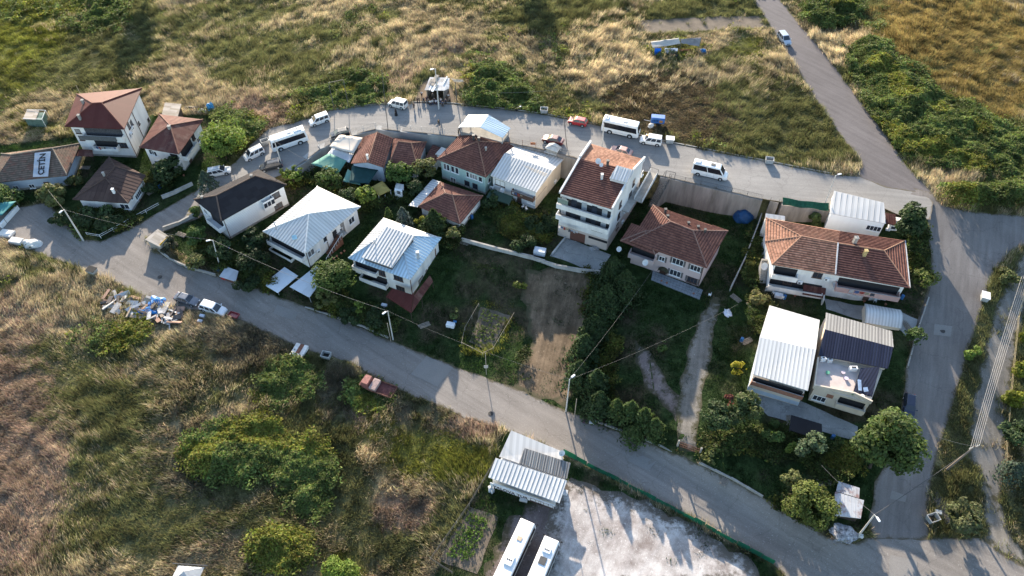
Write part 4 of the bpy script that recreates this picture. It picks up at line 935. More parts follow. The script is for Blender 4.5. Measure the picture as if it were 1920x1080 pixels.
# --- H11 tall building
def h_tall():
    zs, zr_, zn = 10.9, 12.15, 11.3
    pts = {'a': P(1049.5,362,zs), 'b': P(1148,392,zs), 'R': P(1187,321,zr_), 'L': P(1087,297,zr_), 'c': P(1208,299,zn), 'd': P(1107,269,zn)}
    f4 = inset([pts[k] for k in 'abcd'], .12); a, b, c, d = f4
    def proj_on(p, q, r): t = (q-p); return p+t*((r-p).dot(t)/t.dot(t))
    foot = [a, b, proj_on(b, c, pts['R'].xy), c, d, proj_on(a, d, pts['L'].xy)]
    H = House('apartment_block', 'tall narrow apartment block with tiled gable roof, balconies and brown garage door', 'apartment block', 0, foot)
    H.walls([zs-.2,zs-.2,zr_-.15,zn-.2,zn-.2,zr_-.15], WALLW)
    bm = B(); pp = inset(foot, -.035); prism(bm, pp, -.5, 2.9); H.add('ground_floor', bm, plain('beige_render', (.50,.42,.37), .85, .1, .6))
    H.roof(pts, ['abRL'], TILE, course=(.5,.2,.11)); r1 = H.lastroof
    H.roof(pts, ['LRcd'], TILE2, course=(.45,.12,.04))  # paler tile than the south slope: sunlit tone put into the colour
    for k0, k1, k2 in (('a','L','d'), ('b','R','c')):
        bm = B(); up = Vector((0,0,.28))
        bar(bm, pts[k0]+up*.3, pts[k1]+up*.3, .32, .6); bar(bm, pts[k1]+up*.3, pts[k2]+up*.9, .32, .9); H.add('parapet', bm, WALLW)
    # metal dormer
    D = {'a': P(1143,334,12.4), 'b': P(1176,343,12.4), 'c': P(1189,319,13.1), 'd': P(1156.5,310,13.1)}
    H.roof(D, ['abcd'], WMETAL, ribs=(.45,.12,.08), name='dormer_roof'); bm = B(); fp = inset([D[k] for k in 'abcd'], .1); prism(bm, fp, 10.8, [12.25,12.25,12.9,12.9]); H.add('dormer', bm, WALLW)
    H.chimney(1128,336,11.6,.4,1.2, WALLW); H.chimney(1139,309,12.3,.45,1.0, STEEL); H.dish(1121,302,12.8,.55); H.dish(1127,309,12.6,.4)
    z1, z2 = 5.6, 3.0
    for z in (8.3, 5.6):
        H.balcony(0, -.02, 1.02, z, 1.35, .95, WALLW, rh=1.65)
        A, Bv, t, n = H.edge(0)
        for k in range(5):
            bm = B(); p = A.lerp(Bv, .08+.2*k); obox(bm, Vector((p.x,p.y,z+1.1))+n*.06, t*.5, n*.04, Vector((0,0,.85))); H.add('balcony_door', bm, GLASS if k % 2 else plain('pale_door', (.35,.37,.38), .5, .2, 2))
    A, Bv, t, n = H.edge(0); bm = B(); m_ = A.lerp(Bv, .10)
    obox(bm, Vector((m_.x,m_.y,10.2))+n*1.25, t*1.0, n*.04, Vector((0,0,.55))); H.add('balcony_glazing', bm, paint('greenish_glass', (.22,.27,.23), .1))
    H.panel(0, 1083,444, 3.0,2.3, GARAGE, 'garage_door', .07, 9); H.panel(0, 1121,449, 3.7,.6, DARKV, 'window', .05)
    H.panel(0, 1087,421, 2.4,.12, DARKV, 'vent_slot', .05); H.panel(0, 1119,434, 2.2,.12, DARKV, 'vent_slot', .05)
    for x, y in ((1163,383),(1160,404),(1157,424),(1188,342)): H.win(1, x, y, 1.0,1.4, 1, BROWNP)
    H.win(1, 1181,368, 1.3,2.2, 1, BROWNP)
    H.win(2, 1200,350, 1.1,2.0, 1, BROWNP); H.win(2, 1204,325,.8,1.1,1)
    H.laundry(0, .05, .45, 4.05, 1.35, 8, 'the lower balcony of the tall apartment block'); H.ac(1, 1170,396); H.ac(1, 1166,415); H.ac(0, 1060,410)
    # side walkway at street level
    bm = B(); A, Bv, t, n = H.edge(1); m_ = A.lerp(Bv,.98); obox(bm, Vector((m_.x,m_.y,5.5))+n*.7, t*3.6, n*.7, Vector((0,0,.15))); bo = H.add('walkway', bm, CONC)
h_tall()

# --- H12 pink house
def h_pink():
    ze = 5.9; E = PT(ze, a=(1181,453), b=(1325.5,502.5), c=(1365,433), d=(1224,384.5)); E['r'] = P(1257,415.5,7.9); E['q'] = P(1299,432,7.9)
    foot = inset([E[k] for k in 'abcd'], .55)
    H = House('pink_house', 'pale pink two storey house with terracotta hipped roof and arched doorway', 'house', 0, foot)
    H.walls(ze-.08, WALLP); H.roof(E, ['abqr','bcq','cdrq','dar'], TILE, course=(.5,.2,.10), caps=['ra','qb','qc','rd','rq'], capmat=plain('cap_pink', (.23,.14,.11), .9))
    Wg = PT(5.5, f=(1163,451.5), g=(1228,477), k=(1238,470), m=(1184,418)); Wg['u'] = P(1209,433.5,6.75); Wg['v'] = P(1221,432,6.75)
    H.roof(Wg, ['fgu','gkvu','fuvm'], TILE, course=(.5,.2,.10), name='wing_roof', caps=['uf','ug','uv'], capmat=MATS['cap_pink'])
    for x, y in ((1251,408),(1290,421),(1308,428),(1321,434),(1247,396)): H.chimney(x, y+2, 7.0, .38, .8, STEEL)
    H.win(0, 1241,485, 1.0,1.0,2); H.win(0, 1271,491, 2.0,1.4,3); H.win(0, 1304,503, 1.8,1.3,3); H.win(0, 1266,512, 2.0,1.4,3); H.win(0, 1298,525, 1.8,1.3,3, BROWNP)
    shu = plain('shutter_grey', (.14,.13,.13), .8)
    for x, y, w in ((1271,491,2.0),(1304,503,1.8),(1266,512,2.0),(1298,525,1.8),(1241,485,1.0)):
        q = H.at(0, x, y); A, Bv, t, n = H.edge(0); bm = B()
        for e in (-1,1): obox(bm, q+n*.03+t*e*(w/2+.25), t*.17, n*.03, Vector((0,0,.7)))
        H.add('shutter', bm, shu)
    # arched door with small canopy
    q = H.at(0, 1243,510); A, Bv, t, n = H.edge(0); z = Vector((0,0,1)); bm = B()
    vs = [bm.verts.new(q+n*.05+t*x+z*y) for x, y in [(-.6,-1.1),(.6,-1.1)]+[(.6*math.cos(a_), .5+.6*math.sin(a_)) for a_ in [k*math.pi/8 for k in range(9)]]]
    bm.faces.new(vs); bmesh.ops.solidify(bm, geom=bm.faces[:], thickness=.06); H.add('arched_door', bm, BROWNP)
    bm = B(); pr = None
    for k in range(9):
        a_ = k*math.pi/8; o_ = [bm.verts.new(q+t*.95*math.cos(a_)+z*(.55+.85*math.sin(a_))+n*dd) for dd in (.02,1.0)]
        if pr: bm.faces.new((pr[0], pr[1], o_[1], o_[0]))
        pr = o_
    bmesh.ops.solidify(bm, geom=bm.faces[:], thickness=.07); H.add('door_canopy', bm, plain('canopy_olive', (.14,.14,.09), .9, .3))
    H.balcony(0, -.02, .34, 2.9, 1.5, .9, WALLP, rh=2.0); H.dish(1209,492,3.6,.6); H.dish(1160,467,4.5,.5)
    bm = B(); pp = [P(1224,507.5,.2), P(1318,543.5,.2), P(1311.5,561,.2), P(1221,524,.2)]; prism(bm, pp, -.3, .2); o = H.add('porch_paving', bm, plain('grey_paving', (.24,.26,.28), .7, .2, 1.5))
    bm = B()
    for k in range(1, 16): bar(bm, pp[0].lerp(pp[1], k/16)+z*.004, pp[3].lerp(pp[2], k/16)+z*.004, .05, .012)
    for k in (1,2,3): bar(bm, pp[0].lerp(pp[3], k/4)+z*.006, pp[1].lerp(pp[2], k/4)+z*.006, .05, .012)
    H.add('paving_joint', bm, plain('joint', (.14,.15,.17), .9), o)
    H.win(1, 1340,500,1.0,1.2,1); H.win(1, 1352,478,1.0,1.2,1); H.pipe_down(0, .99, ze-.1)
h_pink()

# --- H13 long duplex, right
def h_duplex():
    ze = 7.0; z0 = 1.0
    E = {'a': P(1447.5,496,ze), 'b': P(1566,515,ze), 'c': P(1706,540,ze), 'd': P(1697,451,ze), 'e': P(1436,408.5,ze), 'f': P(1434.5,452.5,ze), 'h': P(1490,449,ze+.4), 'r': P(1502.5,443,8.1), 'q': P(1657.5,470,8.1), 'm': P(1571,456,8.1), 'n': P(1575,433,ze)}
    f4 = inset([E[k] for k in 'acde'], .6)
    H = House('duplex_house', 'long white duplex under orange terracotta hipped roofs split by a white ridge line', 'house', z0, f4)
    H.walls(ze-.1, WALLW)
    a4 = E['a']; 
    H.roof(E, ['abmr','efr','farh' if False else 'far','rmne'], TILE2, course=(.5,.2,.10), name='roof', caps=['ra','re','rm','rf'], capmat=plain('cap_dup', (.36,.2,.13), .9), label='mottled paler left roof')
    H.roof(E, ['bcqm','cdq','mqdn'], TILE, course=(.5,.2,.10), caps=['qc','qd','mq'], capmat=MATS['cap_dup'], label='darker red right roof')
    bm = B(); bar(bm, E['m']+Vector((0,0,.12)), E['b']+Vector((0,0,.12)), .22, .2); bar(bm, E['c']+Vector((0,0,.05)), E['d']+Vector((0,0,.05)), .16, .16); H.add('gutter', bm, plain('gutter_grey', (.45,.45,.46), .6))
    H.chimney(1603,452,8.4,.6,.9, CONC); H.chimney(1622,475,8.4,.5,.7, plain('yellow_stack', (.5,.38,.17), .8))
    H.balcony(0, .0, .20, 4.2, 1.2, .95, WALLW, rh=1.9); H.balcony(0, .0, .43, 1.5, 1.5, .9, WALLW, rh=1.7)
    H.balcony(0, .50, .985, 4.1, 1.5, .95, plain('rose_parapet', (.42,.27,.24), .85, .1, 1), rh=1.9)
    H.win(0, 1533,516, 1.5,1.2, 2, BROWNP); H.win(0, 1478,527,1.4,1.4,2, BROWNP); H.win(0, 1600,548,1.2,1.2,2); H.win(0, 1655,556,1.2,1.2,2); H.door(0, 1625,556,1.0,2.0)
    H.dish(1565,534,4.6,.5); H.dish(1432,499,4.2,.7)
    # awning, stair
    q = H.at(0, 1527,538); A, Bv, t, n = H.edge(0); H.roof({'a': q-t*1.9+n*1.7+Vector((0,0,-.5)), 'b': q+t*1.9+n*1.7+Vector((0,0,-.5)), 'c': q+t*1.9+n*.1+Vector((0,0,.3)), 'd': q-t*1.9+n*.1+Vector((0,0,.3))}, ['abcd'], RUSTR, ribs=(.4,.06,.04), name='awning')
    bm = B(); A, Bv, t, n = H.edge(3); L = (Bv-A).length
    for k in range(12):
        p = A.lerp(Bv, .95-.3*k/12); zz = 3.0*(k+1)/12; obox(bm, Vector((p.x,p.y,z0+zz/2))+n*.7, t*.2, n*.55, Vector((0,0,zz/2)))
    H.add('stair', bm, CONC)
    H.win(3, 1432,470,.9,1.2,1); H.ac(0, 1550,522); H.ac(0, 1500,528); H.laundry(0, .6, .8, 5.1, 1.5, 5, 'the right balcony of the duplex')
h_duplex()

# --- H14 white flat shed by the street
def h_shed():
    pts = {'a': P(1557,400,7.2), 'b': P(1661,419,7.2), 'c': P(1657.5,380,7.9), 'd': P(1564,357.5,7.9)}
    foot = inset([pts[k] for k in 'abcd'], .12)
    H = House('white_shed', 'big plain white shed with smooth white roof beside the street corner', 'shed', 3.2, foot)
    H.walls([7.05,7.05,7.75,7.75], CLAD); H.roof(pts, ['abcd'], WMETALP, ribs=(1.0,.06,.03))
    H.win(0, 1638,428, 2.5,1.1, 4); H.door(0, 1652,437,.01,.01) if False else None
    A = House('annex', 'little annex with red corrugated roof between the white shed and the fig tree', 'shed', 3.6, [P(1660,437,3.8).xy, P(1681,440,3.8).xy, P(1681,424,3.8).xy, P(1661,421,3.8).xy])
    A.walls(6.0, WALLW); A.roof({'a': P(1660,418,6.1), 'b': P(1681,423,6.1), 'c': P(1679,402,6.5), 'd': P(1660,399,6.5)}, ['abcd'], RUSTR, ribs=(.3,.08,.05))
    A.win(0, 1675,427, .9,.7, 1)
h_shed()

# --- H15, H16 white roof house + blue roof house
def h_white2():
    z0 = .9
    pts = {'a': P(1411,701,5.2), 'b': P(1515,732.5,5.2), 'R': P(1530,655.5,6.1), 'L': P(1424.5,632,6.1), 'c': P(1537,600,5.4), 'd': P(1443,572.5,5.4)}
    f4 = inset([pts[k] for k in 'abcd'], .25); a, b, c, d = f4; foot = [a, b, b.lerp(c,.55), c, d, d.lerp(a,.45)]
    H = House('white_metal_house', 'house under a wide white corrugated gable roof with brick parapet below it', 'house', z0, foot)
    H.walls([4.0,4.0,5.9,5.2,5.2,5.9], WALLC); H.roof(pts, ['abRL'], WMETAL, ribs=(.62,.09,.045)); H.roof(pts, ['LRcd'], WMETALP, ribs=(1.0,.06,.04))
    H.balcony(0, 0, 1.0, 3.0, .7, .75, WALLBR, rh=1.2); H.plinth(WALLB, .4)
    A, Bv, t, n = H.edge(0); H.win(0, 1440,752,1.0,.7,1); H.win(0, 1480,764,1.0,.7,1)
h_white2()
def h_navy():
    z0 = .9
    E = {'a': P(1549,586,5.3), 'b': P(1672.5,621,5.3), 'c': P(1675.5,651,5.9), 'd': P(1547,617.5,5.9)}
    N = {'d': E['d'], 'c': E['c'], 'e': P(1535,666,4.9), 'f': P(1665,691,5.1), 'g': P(1614,690,4.75), 'h': P(1650,687.5,5.2), 'i': P(1600,735,4.2), 'j': P(1635.5,743,4.2), 'k': P(1649,690,5.15)}
    fp = [P(1526,727,4.0), P(1633,758,4.0), P(1674,652,5.0), P(1672,622,5.2), P(1549,587,5.2)]
    foot = inset(fp, .15)
    H = House('terrace_house', 'house with navy and grey corrugated roof around an open roof terrace', 'house', z0, foot)
    H.walls(4.0, WALLC)
    up = [E['a'], E['b'], P(1665,690,4.9), P(1536,664,4.9)]
    bm = B(); prism(bm, inset(up, .25), 3.9, [5.1,5.1,4.8,4.65]); H.add('upper_wall', bm, WALLC)
    bm = B(); prism(bm, inset([N['g'],N['i'],N['j'],N['h']], .2), 3.9, [4.55,4.0+.03,4.03,4.9]); H.add('upper_wall', bm, WALLC)
    H.roof(E, ['abcd'], GMETAL, ribs=(.4,.09,.04), label='grey corrugated back slope')
    H.roof(N, ['dcfe'], NAVYM, ribs=(.4,.08,.03), label='navy corrugated front slope'); H.roof(N, ['gijh'], NAVYM, ribs=(.4,.08,.03), name='wing_roof')
    bm = B(); ter = [P(1533,672,4.05), P(1610,694,4.05), P(1599,738,4.05), P(1526,723,4.05)]; prism(bm, ter, 3.8, 4.06); H.add('terrace_floor', bm, SLAB)
    bm = B(); pr = [P(1526,726,4.0), P(1600,741,4.0), P(1633,757,4.0)]
    for p, q in zip(pr, pr[1:]): bar(bm, p+Vector((0,0,.35)), q+Vector((0,0,.35)), .22, .8)
    bar(bm, P(1533,672,4.4), P(1526,726,4.4), .2, .8); H.add('parapet', bm, WALLC)
    H.balcony(0, .45, .97, 1.9, 1.0, .8, WALLC, rh=1.5); H.win(0, 1536,747, 1.9,1.2, 3); H.win(0, 1597,785,1.4,.8,1, BROWNP)
    H.panel(0, 1556,743, 1.0,.9, WALLBR, 'brick_patch', .03)
    for nm, px, py, sx, sy, sz, col in (('sink', 1542,676,.8,.5,.8,(.75,.75,.75)), ('oven', 1554,678,.8,.5,.7,(.6,.6,.6)), ('wash_basin', 1598,694,1.2,.6,.8,(.72,.7,.68))):
        q = P(px, py, 4.08); bm = B(); box(bm, q.x-sx/2, q.x+sx/2, q.y-sy/2, q.y+sy/2, 4.06, 4.06+sz); box(bm, q.x-sx/3, q.x+sx/3, q.y-sy/3, q.y+sy/3, 4.063+sz, 4.09+sz)
        tg = thing(nm, {'sink':'white sink unit at the back left corner of the roof terrace','oven':'dark topped oven next to the sink on the roof terrace','wash_basin':'wide white basin below the navy roof edge on the terrace'}[nm], nm.replace('_',' '), (q.x,q.y,4.06))
        link('cabinet', bm, plain(nm+'_white', col, .4, .1, 3), tg, (q.x,q.y,4.06)); bm = B(); box(bm, q.x-sx/3+.05, q.x+sx/3-.05, q.y-sy/3+.05, q.y+sy/3-.05, 4.092+sz, 4.1+sz); link('hollow', bm, DARKV, tg, (q.x,q.y,4.06))
    for px, py, c_, lb in ((1551,700,(.1,.3,.2),'small green basin on the roof terrace floor'), (1580,700,(.5,.42,.45),'pink grey tub near the basin on the terrace'), (1586,711,(.6,.5,.62),'lilac bowl in the middle of the terrace'), (1616,744,(.65,.62,.58),'round white tub beside the terrace parapet'), (1598,739,(.06,.2,.1),'dark green planter at the terrace corner')):
        q = P(px, py, 4.07); bm = B(); tube(bm, [q, q+Vector((0,0,.15)), q+Vector((0,0,.3))], .22, 10, .34); o = link('tub', bm, plain('tub%d' % px, c_, .5, .1, 3), None, q); o.location = q; tag(o, lb, 'tub')
    q = P(1612,722,4.62)
    for lb, dq, a1, a2 in (('long loose pale blue sheet lying on the navy wing roof', (0,0,.0), (.25,-.05,0), (.15,.9,.14)), ('short loose pale blue sheet beside the long one on the navy wing roof', (.75,-.75,-.1), (.35,.05,0), (0,.35,.06))):
        bm = B(); obox(bm, (0,0,0), a1, a2, (0,0,.04)); o = link('plastic_sheet', bm, plain('loose_blue', (.35,.45,.6), .5)); o.location = q+Vector(dq); tag(o, lb, 'sheet')
    # arched shed behind
    q = [P(1621,569,3.0), P(1689,581,3.0), P(1690,616,3.0), P(1622,605,3.0)]
    F4 = [p.xy for p in (q[3], q[2], q[1], q[0])]
    A = House('arched_shed', 'small shed with a rounded pale blue metal roof behind the navy roof', 'shed', 1.2, inset(F4, .1)); A.walls(3.0, WALLC)
    bm = B(); uvl = bm.loops.layers.uv.new('roof'); N_ = 8; L_ = []
    for k in range(N_+1):
        s_ = k/N_; zz = .75*math.sin(math.pi*s_); L_.append((bm.verts.new(q[3].lerp(q[0], s_)+Vector((0,0,zz))), bm.verts.new(q[2].lerp(q[1], s_)+Vector((0,0,zz)))))
    for k in range(N_):
        f = bm.faces.new((L_[k][0], L_[k][1], L_[k+1][1], L_[k+1][0]))
        for l, uv in zip(f.loops, ((0,k*.5),(7,k*.5),(7,k*.5+.5),(0,k*.5+.5))): l[uvl].uv = uv
    for e in (0,1): bm.faces.new([x[e] for x in L_])
    bm.normal_update(); A.add('roof', bm, WMETAL)
h_navy()

# --- H18 coach depot office at the bottom
def h_depot():
    global ZS; ZS = -3.5
    pts = {'a': P(915.5,894.5,3.0), 'b': P(1049,943,3.0), 'R': P(1063,901,3.5), 'L': P(929.5,858.5,3.5), 'c': P(1054,846.5,3.5), 'd': P(958.5,807,3.9), 'm': P(1047,862.5,3.4)}
    f4 = inset([P(920,893,2.9), P(1045,938,2.9), P(1054,850,3.2), P(959,812,3.4)], .2)
    H = House('coach_office', 'low white coach office at the gravel lot with lettering along its front', 'office', 0, f4)
    H.walls([2.75,2.75,3.2,3.4], CLAD)
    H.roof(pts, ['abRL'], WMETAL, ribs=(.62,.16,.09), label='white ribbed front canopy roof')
    P2 = {'L': P(936,856,3.35), 'd': pts['d'], 'c': pts['c'], 'R': P(1060,899,3.2)}
    H.roof(P2, ['LRcd'], WMETALP, ribs=(.9,.06,.04), name='back_roof')
    P3 = {'a': P(973,868.5,3.42), 'b': P(1062.5,898,3.3), 'c': P(1070,868,3.62), 'd': P(984,840,3.75)}
    H.roof(P3, ['abcd'], GMETAL, ribs=(.34,.14,.08), name='patch_roof', label='dirty grey corrugated patch on the back roof')
    # lettered fascia under the front eave
    A, Bv, t, n = H.edge(0); L = (Bv-A).length
    p0 = Vector((A.x,A.y,0))+n*.9
    bm = B(); obox(bm, p0+t*L*.5+Vector((0,0,1.75+ZS)), t*L*.5, n*.05, Vector((0,0,.62))); fa = H.add('sign_board', bm, plain('sign_white', (.66,.66,.65), .6, .06, 1))
    cu = bpy.data.curves.new('lettering', 'FONT'); cu.body = 'YALOVA TUR'; cu.size = 1.0; cu.extrude = .012; cu.offset = .015
    to = bpy.data.objects.new('lettering', cu); COL.objects.link(to); dg = bpy.context.evaluated_depsgraph_get(); me = bpy.data.meshes.new_from_object(to.evaluated_get(dg)); bpy.data.objects.remove(to)
    xs = [v.co.x for v in me.vertices]; k = (L*.56)/(max(xs)-min(xs))
    for v in me.vertices:
        q = p0+t*(L*.04+(v.co.x-min(xs))*k)+Vector((0,0,1.22+ZS+v.co.y*1.05))+n*(.065+v.co.z); v.co = q-H.o
    lo = bpy.data.objects.new('lettering', me); COL.objects.link(lo); lo.parent = fa; me.materials.clear(); me.materials.append(plain('letter_maroon', (.06,.03,.04), .7, .1, 2))
    H.win(0, 1008,928, 1.6,.8, 2, BROWNP, at=p0+t*L*.72+Vector((0,0,1.8+ZS))); H.win(0, 1030,936, 2.2,.8, 3, BROWNP, at=p0+t*L*.88+Vector((0,0,1.8+ZS)))
    bm = B(); tube(bm, [P(1053,853,3.3), P(1053,853,5.6)], .05); H.add('mast', bm, STEEL); H.dish(1053,849,3.9,.5)
h_depot(); ZS = 0.0

# --- small roofs along the retaining wall
def h_row():
    global ZS
    pts = {'a': P(658,306.5,4.0), 'N': P(707.5,247.5,5.6), 'S': P(689.5,304,5.6), 'w': P(681,257,4.0), 'e': P(737,259,4.2), 's': P(720,314,4.2)}
    f = inset([pts['a'], pts['s'], pts['e'], pts['w']], .35); foot = [f[0], (f[0]+f[1])/2, f[1], f[2], (f[2]+f[3])/2, f[3]]
    H = House('gable_cottage', 'low cottage with terracotta gable roof and pale blue end wall below the fence', 'house', 0, foot)
    H.walls([3.9,5.3,4.0,4.0,5.3,3.9], WALLB); H.roof(pts, ['aSNw'], TILE, course=(.45,.12,.04)); H.roof(pts, ['SseN'], TILE, ribs=(.6,.22,.10), caps=['SN'], capmat=MATS['cap_terra'])
    H.chimney(690,300,5.4,.35,1.3, WALLW); H.win(0, 680,322,1.0,.9,1)
    E = {'a': P(731,304,3.6), 'b': P(782,312,3.6), 'c': P(800,266,3.6), 'd': P(738,258,3.6), 'r': P(747,265,5.0), 'q': P(771,268,5.0)}
    f = inset([E[k] for k in 'abcd'], .35)
    H = House('hipped_cottage', 'low cottage with deep red hipped tile roof beside the gable cottage', 'house', 0, f); H.walls(3.5, WALLW)
    H.roof(E, ['abqr','bcq','cdrq','dar'], TILE, course=(.42,.15,.05), caps=['rq','qb','qc','ra'], capmat=MATS['cap_terra']); H.win(0, 757,312,1.2,1.0)
    E = {'a': P(797,297,2.4), 'b': P(818,304,2.4), 'c': P(828,277,2.9), 'd': P(811,271,2.9)}
    H = House('tile_shed', 'small lean-to shed with red tiles squeezed between cottage and mint house', 'shed', 0, inset([E[k] for k in 'abcd'], .2)); H.walls([2.3,2.3,2.8,2.8], WALLW); H.roof(E, ['abcd'], TILE, course=(.42,.15,.05))
    E = {'a': P(816,289,3.4), 'b': P(831,293,3.4), 'c': P(839,280,3.7), 'd': P(828,275,3.7)}
    H = House('white_porch', 'tiny white porch roof against the back of the mint house', 'porch', 0, inset([E[k] for k in 'abcd'], .2)); H.walls([3.2,3.2,3.5,3.5], WALLW); H.roof(E, ['abcd'], WMETALP)
    # street shed with white and blue gable
    q = itN(905,262); z0 = q.z
    E = {'a': P(860,238,z0+2.3), 'b': P(900,238,z0+3.3), 'c': P(943,258,z0+2.4), 'd': P(957,240,z0+2.4), 'e': P(916,215,z0+3.3), 'f': P(878,215,z0+2.3)}
    H = House('street_shed', 'open shed with white and pale blue gable roof standing on the street edge', 'shed', z0-3.5, inset([E['a'],E['c'],E['d'],E['f']], .3))
    H.walls([z0+1.0]*4, CONC); H.roof(E, ['abef'], WMETALP, ribs=(1.0,.05,.03), label='white roof slope'); H.roof(E, ['bcde'], BMETAL, ribs=(.5,.08,.04), label='pale blue roof slope')
    bm = B()
    for k in 'acdf': p = H.foot['acdf'.index(k)]; tube(bm, [(p.x,p.y,z0-.5), (p.x,p.y,z0+2.35)], .08)
    H.add('post', bm, GREYM)
    # white lean-to and little cap near the gable house
    E = {'a': P(1020,284,5.6), 'b': P(1042,291,5.6), 'c': P(1053,281,5.9), 'd': P(1031,274,5.9)}
    H = House('flat_annex', 'flat white annex roof behind the white gable house', 'shed', 0, inset([E[k] for k in 'abcd'], .2)); H.walls(5.4, WALLC); H.roof(E, ['abcd'], WMETALP)
    E = {'a': P(1022,277,6.6), 'b': P(1045,285,6.6), 'c': P(1053,276,6.6), 'd': P(1030,268,6.6), 'r': P(1041,268,7.6)}
    H = House('well_house', 'tiny white pyramid roofed hut beside the street wall', 'hut', 2.5, inset([E[k] for k in 'abcd'], .2)); H.walls(6.4, CONC); H.roof(E, ['abr','bcr','cdr','dar'], WMETALP)
    ZS = -1.4
    # patio hut by the road and its red box, small kiosk
    E = {'a': P(411,518,2.1), 'b': P(442,528,2.1), 'c': P(447,508,2.3), 'd': P(424,499.5,2.3)}
    H = House('roadside_hut', 'small hut with pale grey flat roof beside the lower road wall', 'hut', 0, inset([E[k] for k in 'abcd'], .2)); H.walls(2.0, RUST); H.roof(E, ['abcd'], uvmat('grey_sheet', [(.36,.38,.41),(.42,.44,.47)], .5,.5,.6,.3)); H.door(0, 420,526,.8,1.6, plain('red_door', (.45,.04,.03), .6))
    ZS = 0.0
    E = {'a': P(272,449,2.4), 'b': P(300,463,2.4), 'c': P(317,443,2.8), 'd': P(296,429,2.8)}
    H = House('roadside_shack', 'wooden roofed roadside shack with yellow edge at the road fork corner', 'shack', 0, inset([E[k] for k in 'abcd'], .2)); H.walls(2.3, CONC); H.roof(E, ['abcd'], uvmat('plank_roof', [(.33,.28,.22),(.42,.36,.3),(.47,.41,.34)], .5, 2, .85,.3)); H.panel(1, 308,452,2.4,.5, plain('yellow_edge', (.6,.36,.05), .6), 'edge_board')
    H = House('kiosk', 'small white box hut with a dark window in the garden by the yellow gazebo', 'hut', 0, [P(742,373,0).xy, P(756,376,0).xy, P(757,366,0).xy, P(744,363,0).xy]); H.walls(2.3, CLAD); H.win(0, 748,361,.8,1.0,1)
    H.roof({'a': P(740,353,2.3), 'b': P(757,356,2.3), 'c': P(757,346,2.4), 'd': P(743,343,2.4)}, ['abcd'], WMETALP)
    E = {'a': P(303,215,2.6), 'b': P(333,219,2.6), 'c': P(340,195,2.9), 'd': P(309,192,2.9)}
    H = House('backyard_shed', 'shed with a ragged pale sheet roof behind the rusty pyramid roof', 'shed', 0, inset([E[k] for k in 'abcd'], .3)); H.walls(2.5, WOODD); H.roof(E, ['abcd'], MATS['plank_roof'])
    ZS = -1.2; E = {'a': P(1564,966,2.0), 'b': P(1614,972,2.0), 'c': P(1620,938,2.2), 'd': P(1566,922,2.2), 'e': P(1568,921,1.9), 'f': P(1611,934,1.9), 'g': P(1612,915,2.0), 'k': P(1572,902,2.0)}
    H = House('rusty_roof_shed', 'low shed with rust stained grey sheet roof near the road corner', 'shed', 0, inset([E[k] for k in 'abcd'], .25)); H.walls(1.9, WOODD)
    rs = uvmat('rust_stained_sheet', [(.40,.41,.43),(.45,.46,.48)], .5,.4,.6,.9, patchcol=(.2,.07,.045)); H.roof(E, ['abcd'], rs, ribs=(.5,.06,.03)); H.roof(E, ['efgk'], rs, ribs=(.5,.06,.03), name='upper_roof')
    ZS = 0.0
    E = {'a': P(1480,806,1.9), 'b': P(1542,826,1.9), 'c': P(1541,795,1.9), 'd': P(1484,778,1.9)}
    H = House('dark_carport', 'flat charcoal canopy beside the yard of the terrace house', 'canopy', .9, inset([E[k] for k in 'abcd'], .2)); H.roof(E, ['abcd'], BLACKR)
    bm = B()
    for p in H.foot: tube(bm, [(p.x,p.y,.6), (p.x,p.y,1.8)], .05)
    H.add('post', bm, STEEL)
    E = {'a': P(1435,408,6.0), 'b': P(1472,413,6.0), 'c': P(1472,405,6.2), 'd': P(1436,400,6.2)}
    H = House('narrow_shed', 'narrow white flat roofed shed at the back of the long duplex', 'shed', 1.0, inset([E[k] for k in 'abcd'], .12)); H.walls(5.9, WALLW); H.roof(E, ['abcd'], WMETALP)
    # two flat carports
    ZS = -2.4
    for lab, pp in (('left flat pale metal carport roof in front of the white pyramid roofed house', [(493,532.5),(520.5,549),(558.7,517),(533.7,500.7)]), ('right flat pale metal carport roof next to the round pine', [(543,537.5),(580,557.5),(614,512),(592,499)])):
        E = {k: P(x, y, 2.3) for k, (x, y) in zip('abcd', pp)}
        H = House('carport', lab, 'carport', 0, inset([E[k] for k in 'abcd'], .3), 'flat carports by the lower road'); FOOTS.pop()
        H.roof(E, ['abcd'], uvmat('carport_sheet', [(.50,.54,.58),(.53,.57,.61),(.55,.59,.63)], .8,.1,.5,.12), ribs=(.5,.05,.03), thick=.1)
        for p in H.foot: bm = B(); tube(bm, [(p.x,p.y,ZS-1), (p.x,p.y,2.2+ZS)], .06); H.add('post', bm, GREYM)
h_row(); ZS = 0.0
